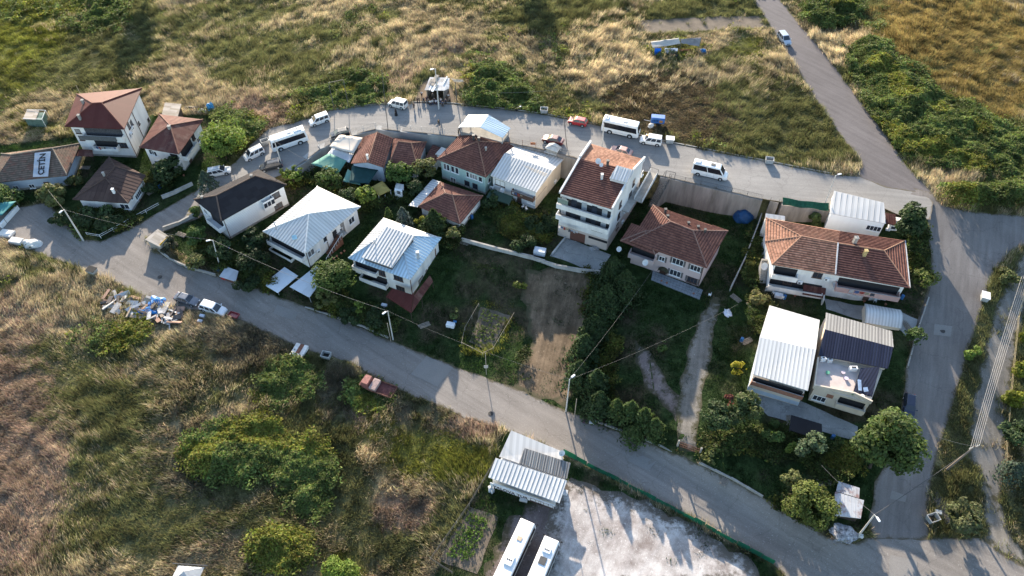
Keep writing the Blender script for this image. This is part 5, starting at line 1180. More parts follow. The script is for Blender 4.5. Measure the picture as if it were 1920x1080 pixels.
# ------------------------------------------------------------------ vehicles
KINDS = {
 'sedan': dict(L=4.5, st=[(-2.25,.38,.80,.72),(-2.12,.25,.96,.83),(-1.3,.2,.98,.875),(.95,.2,.95,.875),(1.9,.22,.82,.84),(2.22,.34,.62,.70)], cab=(-1.8,1.08,-1.05,.25,.94,1.45,.83,.62), r=.31, ax=(-1.35,1.4), np=2),
 'hatch': dict(L=4.1, st=[(-2.05,.38,.85,.74),(-1.95,.25,1.0,.83),(-1.2,.2,1.0,.86),(.9,.2,.97,.86),(1.75,.22,.84,.83),(2.02,.34,.62,.70)], cab=(-1.98,1.05,-1.55,.3,.96,1.48,.82,.62), r=.31, ax=(-1.25,1.3), np=2),
 'van': dict(L=4.4, st=[(-2.2,.40,1.0,.82),(-2.16,.25,1.1,.88),(-1.3,.2,1.1,.91),(1.2,.2,1.08,.91),(1.95,.24,.92,.86),(2.18,.36,.7,.74)], cab=(-2.16,1.32,-2.06,.5,1.05,1.84,.89,.73), r=.33, ax=(-1.4,1.35), np=3),
 'mpv': dict(L=4.7, st=[(-2.35,.40,.95,.8),(-2.28,.25,1.05,.87),(-1.4,.2,1.05,.92),(1.3,.2,1.0,.92),(2.05,.24,.88,.88),(2.33,.36,.68,.76)], cab=(-2.25,1.35,-1.95,.4,1.0,1.7,.9,.72), r=.34, ax=(-1.45,1.45), np=3),
 'minibus': dict(L=6.9, st=[(-3.45,.42,1.2,.92),(-3.4,.28,1.4,.98),(-2,.25,1.4,1.0),(2.3,.25,1.36,1.0),(3.1,.28,1.15,.95),(3.42,.4,.85,.84)], cab=(-3.42,2.75,-3.36,1.75,1.34,2.72,.985,.84), r=.36, ax=(-2.1,2.25), np=2),
 'coach': dict(L=11.0, st=[(-5.5,.5,1.5,1.15),(-5.45,.36,1.65,1.22),(-3,.32,1.65,1.25),(4.4,.32,1.65,1.25),(5.3,.36,1.6,1.2),(5.5,.5,1.4,1.1)], cab=(-5.48,5.46,-5.35,5.1,1.6,3.35,1.235,1.1), r=.5, ax=(-3.0,3.2), np=1),
 'bus': dict(L=7.7, st=[(-3.85,.5,1.4,1.08),(-3.8,.34,1.5,1.15),(-2,.3,1.5,1.17),(2.8,.3,1.5,1.17),(3.7,.34,1.45,1.13),(3.85,.5,1.3,1.04)], cab=(-3.83,3.82,-3.72,3.5,1.45,3.05,1.15,1.02), r=.46, ax=(-2.0,2.2), np=1),
}
def loft(bm, st):
    rings = []
    for x, zl, zt, w_ in st:
        zm = zl+(zt-zl)*.55
        rings.append([bm.verts.new((x, y, z)) for y, z in ((-w_*.93,zl),(-w_,zm),(-w_*.95,zt),(0,zt+.025),(w_*.95,zt),(w_,zm),(w_*.93,zl))])
    for A, C in zip(rings, rings[1:]):
        for k in range(7): bm.faces.new((A[k], C[k], C[(k+1)%7], A[(k+1)%7]))
    bm.faces.new(rings[0]); bm.faces.new(rings[-1][::-1])
def frustum(bm, cab):
    x0,x1,t0,t1,zb,zt,wb,wt = cab
    b = [(x0,-wb,zb),(x1,-wb,zb),(x1,wb,zb),(x0,wb,zb)]; t = [(t0,-wt,zt),(t1,-wt,zt),(t1,wt,zt),(t0,wt,zt)]
    vb = [bm.verts.new(p) for p in b]; vt = [bm.verts.new(p) for p in t]
    for i in range(4): bm.faces.new((vb[i], vb[(i+1)%4], vt[(i+1)%4], vt[i]))
    bm.faces.new(vt); bm.faces.new(vb[::-1])
    return [Vector(p) for p in b], [Vector(p) for p in t]
def glassq(bm, A, Bv, C, D, m=(.06,.06,.12,.12), off=.015):
    # quad A B (low) C D (high), inset by fractions, lifted off the body, with thickness
    n = (Bv-A).cross(D-A).normalized()
    def pt(s, t): return (A.lerp(Bv, s)).lerp(D.lerp(C, s), t)
    q = [pt(m[0],m[2]), pt(1-m[1],m[2]), pt(1-m[1],1-m[3]), pt(m[0],1-m[3])]
    o = [bm.verts.new(p+n*off) for p in q]; i = [bm.verts.new(p-n*.02) for p in q]
    bm.faces.new(o)
    for k in range(4): bm.faces.new((i[k], i[(k+1)%4], o[(k+1)%4], o[k]))
def put(bm, name, mat, root, smooth=False, parent=None):
    o = link(name, bm, mat, parent or root, None, smooth); return o
def vehicle(name, label, cat, rear, front, kind, pm, group=None, fn=G, extras=None, glass=None, trim=None):
    K = KINDS[kind]; a = fn(*rear); b = fn(*front); c = (a+b)/2; rz = math.atan2(b.y-a.y, b.x-a.x)
    L2 = K['L']/2; d = Vector((math.cos(rz), math.sin(rz), 0)); za = fn(*rear).z; zb = fn(*front).z
    root = thing(name, label, cat, c+Vector((0,0,.065)), group, rz)
    root.rotation_euler = (0, -math.atan2(zb-za, (b.xy-a.xy).length), rz)
    bm = B(); loft(bm, K['st'])
    bmesh.ops.recalc_face_normals(bm, faces=bm.faces)
    bmesh.ops.bevel(bm, geom=bm.edges[:], offset=.05, segments=2, affect='EDGES', profile=.5)
    bm2 = B(); fb, ft = frustum(bm2, K['cab'])
    bmesh.ops.bevel(bm2, geom=[e for e in bm2.edges if max(v.co.z for v in e.verts) > K['cab'][4]+.1], offset=.07 if kind not in ('bus','minibus','coach') else .14, segments=3, affect='EDGES', profile=.5)
    me = bpy.data.meshes.new('tmp'); bm2.to_mesh(me); bm2.free(); bm.from_mesh(me); bpy.data.meshes.remove(me)
    # wheel arches
    body = put(bm, 'body', pm, root, False)
    g = glass or GLASS
    b0,b1,b2,b3 = fb; t0,t1,t2,t3 = ft
    bm = B(); glassq(bm, b1, b2, t2, t1, (.07,.07,.06,.10)); put(bm, 'windscreen', g, root)
    bm = B(); glassq(bm, b3, b0, t0, t3, (.10,.10,.12,.16)); put(bm, 'rear_window', g, root)
    npn = K['np']
    for A, Bv, C, D in ((b0,b1,t1,t0), (b2,b3,t3,t2)):
        bm = B(); lo, hi = (.06,.16) if kind not in ('bus','coach') else (.0,.30)
        for k in range(npn):
            s0, s1 = k/npn, (k+1)/npn
            if kind in ('bus','coach'): g0 = g1 = .02
            elif kind == 'minibus': g0 = g1 = .02
            else: g0 = g1 = .045
            glassq(bm, A.lerp(Bv,s0), A.lerp(Bv,s1), D.lerp(C,s1), D.lerp(C,s0), (g0*npn/2 if k else .08*npn/2, g1*npn/2 if k < npn-1 else .08*npn/2, lo, hi))
        put(bm, 'side_window', g, root)
    r = K['r']; W2 = K['st'][2][3]
    for x in K['ax']:
        for sy in (-1, 1):
            bm = B(); tube(bm, [(x, sy*(W2-.20), r), (x, sy*(W2+.015), r)], r, 18)
            wh = put(bm, 'wheel', RUBBER, root)
            bm = B(); tube(bm, [(x, sy*(W2-.02), r), (x, sy*(W2+.03), r)], r*.62, 14); put(bm, 'rim', GREYM, root, parent=wh)
            bm = B(); tube(bm, [(x, sy*(W2-.3), r+.03), (x, sy*(W2+.004), r+.03)], r*1.22, 18)
            put(bm, 'wheel_arch', DARKV, root)
    s_ = K['st']; zf = (s_[-1][1]+s_[-1][2])/2+.08; xf = s_[-1][0]; xr = s_[0][0]; wf = s_[-1][3]; wr = s_[0][3]; zrr = (s_[0][1]+s_[0][2])/2+.1
    HL = paint('headlight_glass', (.75,.77,.8), .1); TL = paint('tail_light', (.35,.02,.02), .2)
    for sy in (-1, 1):
        bm = B(); obox(bm, (xf-.04, sy*wf*.78, zf), (.07,0,0), (0,.15,0), (0,0,.08)); put(bm, 'headlight', HL, root)
        bm = B(); obox(bm, (xr+.01, sy*wr*.85, zrr), (.04,0,0), (0,.09,0), (0,0,.15)); put(bm, 'tail_light', TL, root)
        bm = B(); x1 = K['cab'][1]-.25; obox(bm, (x1+(.35 if kind in ('bus','coach') else 0), sy*(W2+.13), K['cab'][4]+.12+(.5 if kind in ('bus','coach') else 0)), (.06,0,0), (0,.12,0), (0,0,.09)); put(bm, 'mirror', RUBBER if kind in ('bus','coach') else pm, root)
    bm = B(); obox(bm, (xf-.05, 0, s_[-1][1]+.05), (.09,0,0), (0,wf*.9,0), (0,0,.07)); put(bm, 'bumper', trim or pm, root)
    bm = B(); obox(bm, (0, 0, .3), (L2*.86,0,0), (0,W2*.8,0), (0,0,.12)); put(bm, 'underbody', RUBBER, root)
    zt = K['cab'][5]
    for e in (extras or []):
        bm = B()
        if e[0] == 'hatch': obox(bm, (e[1], e[2], zt+.05), (e[3],0,0), (0,e[4],0), (0,0,.05)); put(bm, 'roof_hatch', e[5], root)
        elif e[0] == 'unit':
            obox(bm, (e[1], e[2], zt+.11), (e[3],0,0), (0,e[4],0), (0,0,.11)); bmesh.ops.bevel(bm, geom=bm.edges[:], offset=.05, segments=2, affect='EDGES'); put(bm, 'air_conditioner', pm, root)
        elif e[0] == 'fans':
            for k in (-1,0,1): tube(bm, [(e[1], k*.28, zt+.2), (e[1], k*.28, zt+.25)], .11, 10)
            put(bm, 'fan', RUBBER, root)
        elif e[0] == 'rack':
            for sy in (-1,1): tube(bm, [(K['cab'][2]+.2, sy*.5, zt+.08), (K['cab'][3]-.1, sy*.5, zt+.08)], .03, 5)
            put(bm, 'roof_rack', STEEL, root)
        elif e[0] == 'grille': obox(bm, (xf-.02, 0, s_[-1][1]+.24), (.05,0,0), (0,wf*.5,0), (0,0,.06)); put(bm, 'grille', RUBBER, root)
        elif e[0] == 'band': 
            for sy in (-1,1): obox(bm, (-.6, sy*(W2+.002), 1.13), (1.6,0,0), (0,.008,0), (0,0,.07))
            put(bm, 'stripe', e[1], root)
        elif e[0] == 'door':
            for sy in (-1,1):
                for xx in e[1]: obox(bm, (xx, sy*(W2-.02), .85), (.012,0,0), (0,.03,0), (0,0,.4))
            put(bm, 'door_gap', RUBBER, root)
    return root
PW = paint('white_paint', (.74,.74,.73), .3); PWB = paint('bus_white', (.76,.76,.75), .3); PR = paint('red_paint', (.42,.025,.03), .25); PM = paint('maroon_paint', (.10,.015,.02), .25)
PK = paint('black_paint', (.02,.024,.03), .2); PG = paint('grey_paint', (.13,.14,.165), .25, .3); PN = paint('navy_paint', (.015,.02,.045), .2); PS = paint('silver_paint', (.38,.42,.48), .25, .3); PSR = paint('pink_red_paint', (.38,.20,.17), .4)
GB = glassm('bus_glass', (.012,.012,.015))
buses = 'white coaches and buses'
HG = ('hatch', -.6,0,.4,.35, plain('hatch_grey', (.5,.47,.44), .6)); HD = ('hatch', .4,0,.4,.35, STEEL)
def vehicles():
    fn = itN
    vehicle('midibus', 'white midibus with black window band parked along the bend of the street on the left', 'bus', (573,262), (517,281), 'bus', PWB, buses, fn, [('unit', -2.4,0,.8,.6),('fans',-2.4),HG,('grille',)], GB)
    vehicle('midibus', 'white midibus with rear roof fans parked on the field edge behind the small white van', 'bus', (1134,243), (1192,256), 'bus', PWB, buses, fn, [('unit', -3.0,0,.4,.6),('fans',-3.0),('hatch', .8,0,.4,.35, MATS['hatch_grey']),('grille',)], GB)
    vehicle('minibus', 'long white minibus with dark side glass driving on the street above the retaining wall', 'minibus', (1299,322), (1360,336), 'minibus', PW, None, fn, [('hatch', .3,0,.42,.32, STEEL),('unit',-2.6,0,.5,.5),('grille',),('door',(-.4,.9))], GB)
    f = itS
    a = vehicle('coach', 'white coach with a tan roof hatch parked nose up on the gravel lot', 'bus', (931,1120), (991,990), 'coach', PWB, buses, f, [('hatch', 2.2,0,.3,.35, plain('tan_hatch', (.5,.38,.27), .7)),('unit',-1.2,0,.8,.6),('fans',-1.2)], GB)
    b = vehicle('coach', 'white coach with three black roof fans and a dark hatch, right of the other coach', 'bus', (978,1160), (1036,1020), 'coach', PWB, buses, f, [('unit',3.2,0,.45,.6),('fans',3.2),('hatch', 1.6,0,.55,.5, STEEL)], GB)
    v = 'small white vans on the upper street'
    vehicle('van', 'white van parked behind the left midibus with its nose pointing downhill', 'van', (614,225), (586,235), 'van', PW, v, fn, [('grille',),('door',(-.3,.7))])
    vehicle('van', 'white van in front of the coach shelter, parked askew on the street edge', 'van', (759,203), (735,197), 'van', paint('cream_white_paint', (.70,.68,.64), .3), v, fn, [('grille',),('door',(-.3,.7))])
    vehicle('van', 'white van with tinted windows near the street bin left of the black car', 'van', (490,287), (466,299), 'van', PW, v, fn, [('rack',),('grille',)])
    vehicle('van', 'white van parked nose to nose with the right hand midibus', 'van', (1236,271), (1203,266), 'van', PW, v, fn, [('door',(-.3,.7))])
    vehicle('car', 'black hatchback parked by the cream tent canopy', 'car', (652,252), (625,258), 'hatch', PK, None, fn)
    vehicle('car', 'black car with roof rack parked beside the leaning street lamp', 'car', (525,312), (495,319), 'mpv', PK, None, fn, [('rack',)])
    vehicle('car', 'white estate car with silver roof parked beneath the light green tree', 'car', (396,330), (430,323), 'mpv', PW, None, G, [('rack',)])
    vehicle('car', 'bright red hatchback parked on the field side of the street', 'car', (1100,236), (1066,229), 'hatch', PR, None, fn, [('grille',)])
    vehicle('car', 'dark maroon saloon with pale bonnet parked by the garden wall', 'car', (1054,271), (1019,263), 'sedan', PM, None, fn)
    vehicle('car', 'faded pink red saloon half hidden behind the tall apartment block', 'car', (1178,292), (1150,284), 'sedan', PSR, None, fn)
    vehicle('car', 'grey saloon parked by the rubbish heap on the lower road', 'car', (334,560), (370,571), 'sedan', PG, None, itS)
    vehicle('car', 'white silver estate car parked between the grey saloon and the red handcart', 'car', (382,577), (420,589), 'mpv', paint('silver_white_paint', (.62,.64,.68), .25), None, itS)
    vehicle('car', 'dark navy car in the shade beside the big round tree', 'car', (1703,748), (1701,780), 'hatch', PN, None, itS)
    vehicle('car', 'silver people carrier driving down the asphalt road at the top right', 'car', (1461,67), (1477,88), 'mpv', PS, None, itN, [('grille',)])
    vehicle('car', 'dark blue car at the left edge under the old house eaves', 'car', (22,372), (-4,376), 'hatch', PN, None, itS)
    # old flatbed lorry carrying crates
    a = itS(684,722); b = itS(738,742); c = (a+b)/2; rz = math.atan2(b.y-a.y, b.x-a.x); t = thing('flatbed_lorry', 'rusty old flatbed lorry with a red bed abandoned on the grass verge', 'lorry', c, None, rz)
    bm = B(); box(bm, -1.2,3.0,-1.15,1.15,.85,1.0); put(bm, 'load_bed', plain('red_bed', (.14,.05,.045), .8, .4, 2), t)
    bm = B()
    for y in (-1.15,1.15): box(bm, -1.2,3.0,y-.04,y+.04,1.003,1.3)
    box(bm, 2.96,3.04,-1.1,1.1,1.003,1.3); put(bm, 'side_board', RUST, t)
    bm = B(); st = [(-3.2,.5,1.1,.9),(-3.1,.45,1.3,.98),(-2.4,.45,1.35,1.0),(-1.35,.45,1.35,1.0)]; loft(bm, st); frustum(bm, (-2.9,-1.4,-2.6,-1.5,1.3,2.2,.98,.85)); put(bm, 'cab', plain('faded_red', (.30,.12,.10), .6, .4, 2), t)
    bm = B(); glassq(bm, Vector((-2.9,.98,1.3)), Vector((-2.9,-.98,1.3)), Vector((-2.6,-.85,2.2)), Vector((-2.6,.85,2.2))); put(bm, 'windscreen', GLASS, t)
    for x in (-2.4,2.0):
        for sy in (-1,1):
            bm = B(); tube(bm, [(x,sy*.85,.45),(x,sy*1.1,.45)], .45, 14); wh = put(bm, 'wheel', RUBBER, t); bm = B(); tube(bm, [(x,sy*1.06,.45),(x,sy*1.12,.45)], .22, 10); put(bm, 'rim', RUST, t, parent=wh)
    M_ = Matrix.Translation(c) @ Matrix.Rotation(rz, 4, 'Z')
    bm = B(); box(bm, -1.15,.0,-1.1,1.0,1.005,1.75)
    for k in range(6): box(bm, -1.0,-.15,-.85+.3*k,-.68+.3*k,1.754,1.78)
    bmesh.ops.transform(bm, matrix=M_, verts=bm.verts); p = M_ @ Vector((-.6,0,1)); o = link('pallet_box', bm, [plain('pinkish_box', (.42,.30,.27), .8, .3, 3)], None, p); o.location = p; tag(o, 'slatted pale pink pallet box standing at the cab end of the flatbed lorry', 'pallet box')
    # red hand cart, white trunk-like box trailer with rust stripe
    a = itS(428,590); b = itS(451,599); c = (a+b)/2; rz = math.atan2(b.y-a.y, b.x-a.x); t = thing('handcart', 'small dark red handcart parked in front of the white estate car', 'cart', c+Vector((0,0,.06)), None, rz)
    bm = B(); box(bm, -.85,.95,-.5,.5,.4,.46)
    for y in (-.5,.5): box(bm, -.85,.95,y-.03,y+.03,.462,.75)
    for x in (-.85,.95): box(bm, x-.03,x+.03,-.47,.47,.462,.75)
    put(bm, 'tub', paint('cart_red', (.22,.02,.025), .4), t); bm = B(); bar(bm, (-.85,0,.45), (-1.7,0,.6), .06,.06); bar(bm, (-1.7,-.3,.6), (-1.7,.3,.6), .05,.05); put(bm, 'drawbar', STEEL, t)
    for sy in (-1,1): bm = B(); tube(bm, [(.1,sy*.55,.26),(.1,sy*.66,.26)], .26, 12); put(bm, 'wheel', RUBBER, t)
    a = itS(552,668); b = itS(575,660); c = (a+b)/2; t = thing('box_trailer', 'white box trailer with a brown rust stripe on its lid at the road verge', 'trailer', c, None, -.30)
    bm = B(); box(bm, -1.1,1.1,-1.25,1.25,.5,1.1); bmesh.ops.bevel(bm, geom=bm.edges[:], offset=.06, segments=2, affect='EDGES'); put(bm, 'body', PW, t)
    bm = B(); box(bm, -1.14,1.14,-1.29,1.29,1.103,1.2); put(bm, 'lid', plain('aged_white', (.62,.60,.57), .6, .25, 1.5), t); bm = B(); box(bm, -.35,.40,-.7,1.28,1.203,1.215); put(bm, 'rust_stripe', RUST, t)
    for sy in (-1,1): bm = B(); tube(bm, [(sy*1.0,0,.35),(sy*1.18,0,.35)], .35, 12); put(bm, 'wheel', RUBBER, t)
    # motorbikes on the street edge, blue compressor trailer, cement mixer
    for lab, px, py, rz in (('parked motorbike by the street edge left of the open planter', 974,207,.5), ('motorbike standing against the street shed', 861,247,1.4)):
        c = itN(px, py); t = thing('motorbike', lab, 'motorbike', c+Vector((0,0,.06)), None, rz)
        for x in (-.65,.65): bm = B(); tube(bm, [(x,-.06,.32),(x,.06,.32)], .32, 14); put(bm, 'wheel', RUBBER, t)
        bm = B(); bar(bm, (-.65,0,.4), (.2,0,.5), .16,.3); bar(bm, (.2,0,.5), (.45,0,.95), .12,.2); bar(bm, (.65,0,.32),(.4,0,1.0), .08,.08); put(bm, 'frame', PK, t)
        bm = B(); box(bm, -.7,.0,-.15,.15,.72,.84); put(bm, 'seat', RUBBER, t); bm = B(); box(bm, .0,.4,-.16,.16,.75,.95); bmesh.ops.bevel(bm, geom=bm.edges[:], offset=.05, segments=2, affect='EDGES'); put(bm, 'fuel_tank', PS, t)
        bm = B(); bar(bm, (.42,-.36,1.02), (.42,.36,1.02), .04,.04); put(bm, 'handlebar', STEEL, t)
    c = itN(1232,232); t = thing('site_trailer', 'bright blue trailer with an orange hatch standing in the field behind the van', 'trailer', c, None, -.15)
    bm = B(); box(bm, -1.4,1.4,-.7,.7,.5,1.9); bmesh.ops.bevel(bm, geom=bm.edges[:], offset=.08, segments=2, affect='EDGES'); put(bm, 'body', paint('trailer_blue', (.03,.14,.42), .4), t)
    bm = B(); box(bm, .3,1.0,-.74,-.705,.8,1.4); put(bm, 'hatch', plain('orange_hatch', (.45,.2,.06), .6), t); bm = B()
    for k in range(4): box(bm, -1.1+.32*k,-.9+.32*k,-.73,-.703,1.0,1.5)
    put(bm, 'vent', plain('vent_dark', (.02,.06,.16), .6), t); bm = B(); bar(bm, (-1.4,0,.5), (-2.8,0,.7), .08,.08); put(bm, 'drawbar', GREYM, t)
    for sy in (-1,1): bm = B(); tube(bm, [(.1,sy*.6,.35),(.1,sy*.78,.35)], .35, 12); put(bm, 'wheel', RUBBER, t)
    c = itN(1219,243); t = thing('cement_mixer', 'pale grey cement mixer among white scraps beside the blue trailer', 'mixer', c, None, .4)
    bm = B(); tube(bm, [(-.5,0,.7),(-.2,0,.9),(.3,0,1.05),(.6,0,1.1)], .3, 12, .28); o = put(bm, 'drum', plain('mixer_grey', (.5,.5,.5), .6, .3, 3), t); bm = B(); tube(bm, [(-.3,0,.9),(.25,0,1.05)], .5, 14); put(bm, 'belly', MATS['mixer_grey'], t)
    bm = B()
    for x, y in ((-.5,-.4),(-.5,.4),(.5,-.4),(.5,.4)): bar(bm, (x,y,0), (x*.4,y*.8,.9), .07,.07)
    put(bm, 'stand', STEEL, t)
vehicles()

# ------------------------------------------------------------------ people
def skin_mesh(name, V, E, Rr, root=0, sub=1):
    me = bpy.data.meshes.new(name); me.from_pydata(V, E, []); o = bpy.data.objects.new(name, me); COL.objects.link(o)
    m = o.modifiers.new('skin', 'SKIN'); me.skin_vertices[0].data  # layer made by the modifier
    for i, r in enumerate(Rr): me.skin_vertices[0].data[i].radius = (r, r)
    for i in range(len(V)): me.skin_vertices[0].data[i].use_root = (i == root)
    m.use_smooth_shade = True; s = o.modifiers.new('sub', 'SUBSURF'); s.levels = sub; s.render_levels = sub
    dg = bpy.context.evaluated_depsgraph_get(); out = bpy.data.meshes.new_from_object(o.evaluated_get(dg)); out.name = name
    bpy.data.objects.remove(o); bpy.data.meshes.remove(me); return out
def person_meshes(pose):
    # x forward, y left; joints
    if pose == 'stand': hip=.92; kn=[(.02,.10,.50),(.02,-.10,.50)]; an=[(0,.11,.08),(0,-.11,.08)]; el=[(-.03,.27,1.12),(-.03,-.27,1.12)]; ha=[(.05,.27,.86),(.05,-.27,.86)]
    elif pose == 'walk': hip=.90; kn=[(.22,.10,.50),(-.08,-.10,.49)]; an=[(.36,.10,.09),(-.38,-.10,.16)]; el=[(-.16,.26,1.12),(.14,-.26,1.12)]; ha=[(-.18,.25,.88),(.30,-.24,.92)]
    else: hip=.48; kn=[(.44,.13,.50),(.44,-.13,.50)]; an=[(.46,.12,.08),(.46,-.12,.08)]; el=[(.06,.26,.72),(.06,-.26,.72)]; ha=[(.32,.18,.60),(.32,-.18,.60)]
    z = hip
    V = [(0,0,z),(0,0,z+.22),(0,0,z+.45),(.01,0,z+.57),(.04,0,z+.68),(.03,0,z+.78)]; E = [(0,1),(1,2),(2,3),(3,4),(4,5)]; r = [.14,.13,.15,.058,.095,.075]
    idx = {}
    for s in (0,1):
        y = .1 if s == 0 else -.1; b = len(V); k, a = Vector(kn[s]), Vector(an[s])
        V += [(0,y*.9,z-.04), tuple(k), tuple(a), (a.x+.16,a.y,.045)]; r += [.095,.062,.045,.04]; E += [(0,b),(b,b+1),(b+1,b+2),(b+2,b+3)]; idx['leg%d' % s] = b
        b = len(V); sh = (0, .185 if s == 0 else -.185, z+.46); hnd = Vector(ha[s]); e = Vector(el[s]); d = (hnd-e).normalized()
        V += [sh, tuple(e), tuple(hnd), tuple(hnd+d*.06)]; r += [.062,.045,.03,.032]; E += [(2,b),(b,b+1),(b+1,b+2),(b+2,b+3)]; idx['arm%d' % s] = b
        side = Vector((1,0,0))-d*d.x; side.normalize(); p = hnd+d*.06; f0 = len(V)
        for q, ln in enumerate((.075,.085,.08,.06)): V.append(tuple(p+side*(.028-.019*q)+d*ln+Vector((.006*q,0,0)))); r.append(.009); E.append((b+3, f0+q))
        V.append(tuple(hnd+side*.06+d*.05)); r.append(.011); E.append((b+2, f0+4))
        # feet
    body = skin_mesh('body', V, E, r)
    shirt = skin_mesh('shirt', [V[0],V[1],V[2]]+[V[idx['arm0']],V[idx['arm0']+1],V[idx['arm1']],V[idx['arm1']+1]], [(0,1),(1,2),(2,3),(3,4),(2,5),(5,6)], [.155,.15,.165,.08,.062,.08,.062])
    l0, l1 = idx['leg0'], idx['leg1']
    tr = skin_mesh('trousers', [V[0],V[l0],V[l0+1],V[l0+2],V[l1],V[l1+1],V[l1+2]], [(0,1),(1,2),(2,3),(0,4),(4,5),(5,6)], [.158,.115,.08,.066,.115,.08,.066])
    hair = skin_mesh('hair', [(.0,0,z+.72),(.01,0,z+.80)], [(0,1)], [.098,.085])
    bm = B(); n_ = Vector((.125,0,z+.68)); obox(bm, n_, (.02,0,0), (0,.012,0), (0,0,.022))
    for y in (-.035,.035): obox(bm, n_+Vector((-.006,y,.03)), (.01,0,0), (0,.014,0), (0,0,.007))
    obox(bm, n_+Vector((-.012,0,-.045)), (.01,0,0), (0,.026,0), (0,0,.006)); face = bpy.data.meshes.new('face'); bm.to_mesh(face); bm.free()
    skirt = None
    return dict(body=body, shirt=shirt, trousers=tr, hair=hair, face=face)
PMESH = {p: person_meshes(p) for p in ('stand','walk','sit')}
SKIN = plain('skin', (.42,.26,.18), .6, .1, 4); HAIR = plain('dark_hair', (.025,.018,.014), .7, .2, 8)
def person(label, loc, rz, pose, shirt, trouser, group=None, robe=False):
    t = thing('person', label, 'person', loc, group, rz)
    for k, me in PMESH[pose].items():
        if k == 'trousers' and robe: continue
        m2 = me.copy(); m2.materials.clear(); col = {'body':SKIN,'hair':HAIR,'face':HAIR}.get(k)
        if k == 'shirt': col = plain('cloth_%d_%d_%d' % tuple(int(c*200) for c in shirt), shirt, .85, .15, 6)
        if k == 'trousers': col = plain('cloth_%d_%d_%d' % tuple(int(c*200) for c in trouser), trouser, .85, .15, 6)
        m2.materials.append(col); o = bpy.data.objects.new(k, m2); COL.objects.link(o); o.parent = t
    if robe:
        bm = B(); tube(bm, [(0,0,.06),(0,0,.5),(0,0,1.0),(0,0,1.38)], .34, 12, .19); put(bm, 'robe', plain('black_cloth', (.015,.015,.017), .9, .1, 5), t)
        bm = B(); tube(bm, [(0,0,1.32),(.01,0,1.5),(.01,0,1.68),(.01,0,1.74)], .17, 12, .06); put(bm, 'headscarf', MATS['black_cloth'], t)
    return t
def people():
    bk = (.02,.02,.025)
    person('person in dark clothes walking across the street below the shelter', itN(823,236)+Vector((0,0,.06)), -1.1, 'walk', (.05,.05,.03), bk)
    person('person in a long black robe walking in the shadow of the van', itN(743,217)+Vector((0,0,.06)), 2.6, 'stand', bk, bk, robe=True)
    person('person in black standing alone between the van and the shelter', itN(776.5,204)+Vector((0,0,.06)), -.5, 'stand', bk, bk)
    person('person in dark coat standing at the left corner of the shelter', itN(783,193.5), -.3, 'stand', (.03,.025,.025), bk)
    person('person in black jacket beside the first one at the shelter corner', itN(786.5,193), .2, 'stand', (.035,.03,.03), (.04,.04,.06))
    g = 'people sitting and standing under the street shelter'
    pal = [((.6,.6,.6),bk),((.05,.05,.09),bk),((.09,.03,.03),(.05,.05,.08)),((.55,.53,.5),(.04,.05,.1)),((.03,.04,.06),(.06,.055,.05)),((.12,.10,.08),bk),((.5,.52,.58),(.03,.03,.05)),((.05,.07,.12),(.08,.07,.06))]
    spots = [(791,180,'stand',0,'person in a white shirt standing at the left post of the shelter'),(795,189,'sit',4,'person in dark blue sitting at the left end under the shelter'),(800,187,'sit',2,'person in dark red sitting near the left of the shelter'),(804,191,'sit',5,'person in brown sitting in the front left row of the shelter'),(807,194,'sit',0,'person in white sitting in front of the shelter, left of the lamp'),(811,193,'sit',3,'person in pale beige sitting beside the one in white'),(815,190,'sit',1,'person in navy sitting behind the lamp pole'),(818,193,'sit',6,'person in light blue sitting just left of the lamp pole'),(827,193,'stand',3,'person in a cream top standing right of the lamp pole'),(830,196,'sit',7,'person in slate blue sitting right of the lamp pole'),(836,194,'stand',1,'person in navy standing at the right front of the shelter'),(841,185,'stand',0,'person in white standing at the right post of the shelter'),(843,191,'stand',5,'person in brown standing outside the right post'),(812,183,'stand',4,'person in dark clothes standing at the back of the shelter'),(822,184,'sit',2,'person in dark red sitting at the back right of the shelter')]
    for x, y, po, k, lab in spots:
        person(lab, itN(x, y+2), -1.57+.4*math.sin(x), po, pal[k][0], pal[k][1], g)
        if po == 'sit':
            c = itN(x, y+2); bm = B(); box(bm, -.22,.22,-.22,.22,.36,.40)
            for sx in (-.19,.19):
                for sy in (-.19,.19): box(bm, sx-.025,sx+.025,sy-.025,sy+.025,0,.36)
            o = link('stool', bm, WOODD); o.location = c; tag(o, 'low dark wooden stool under a person sitting at the street shelter', 'stool', 'stools under the street shelter')
people()

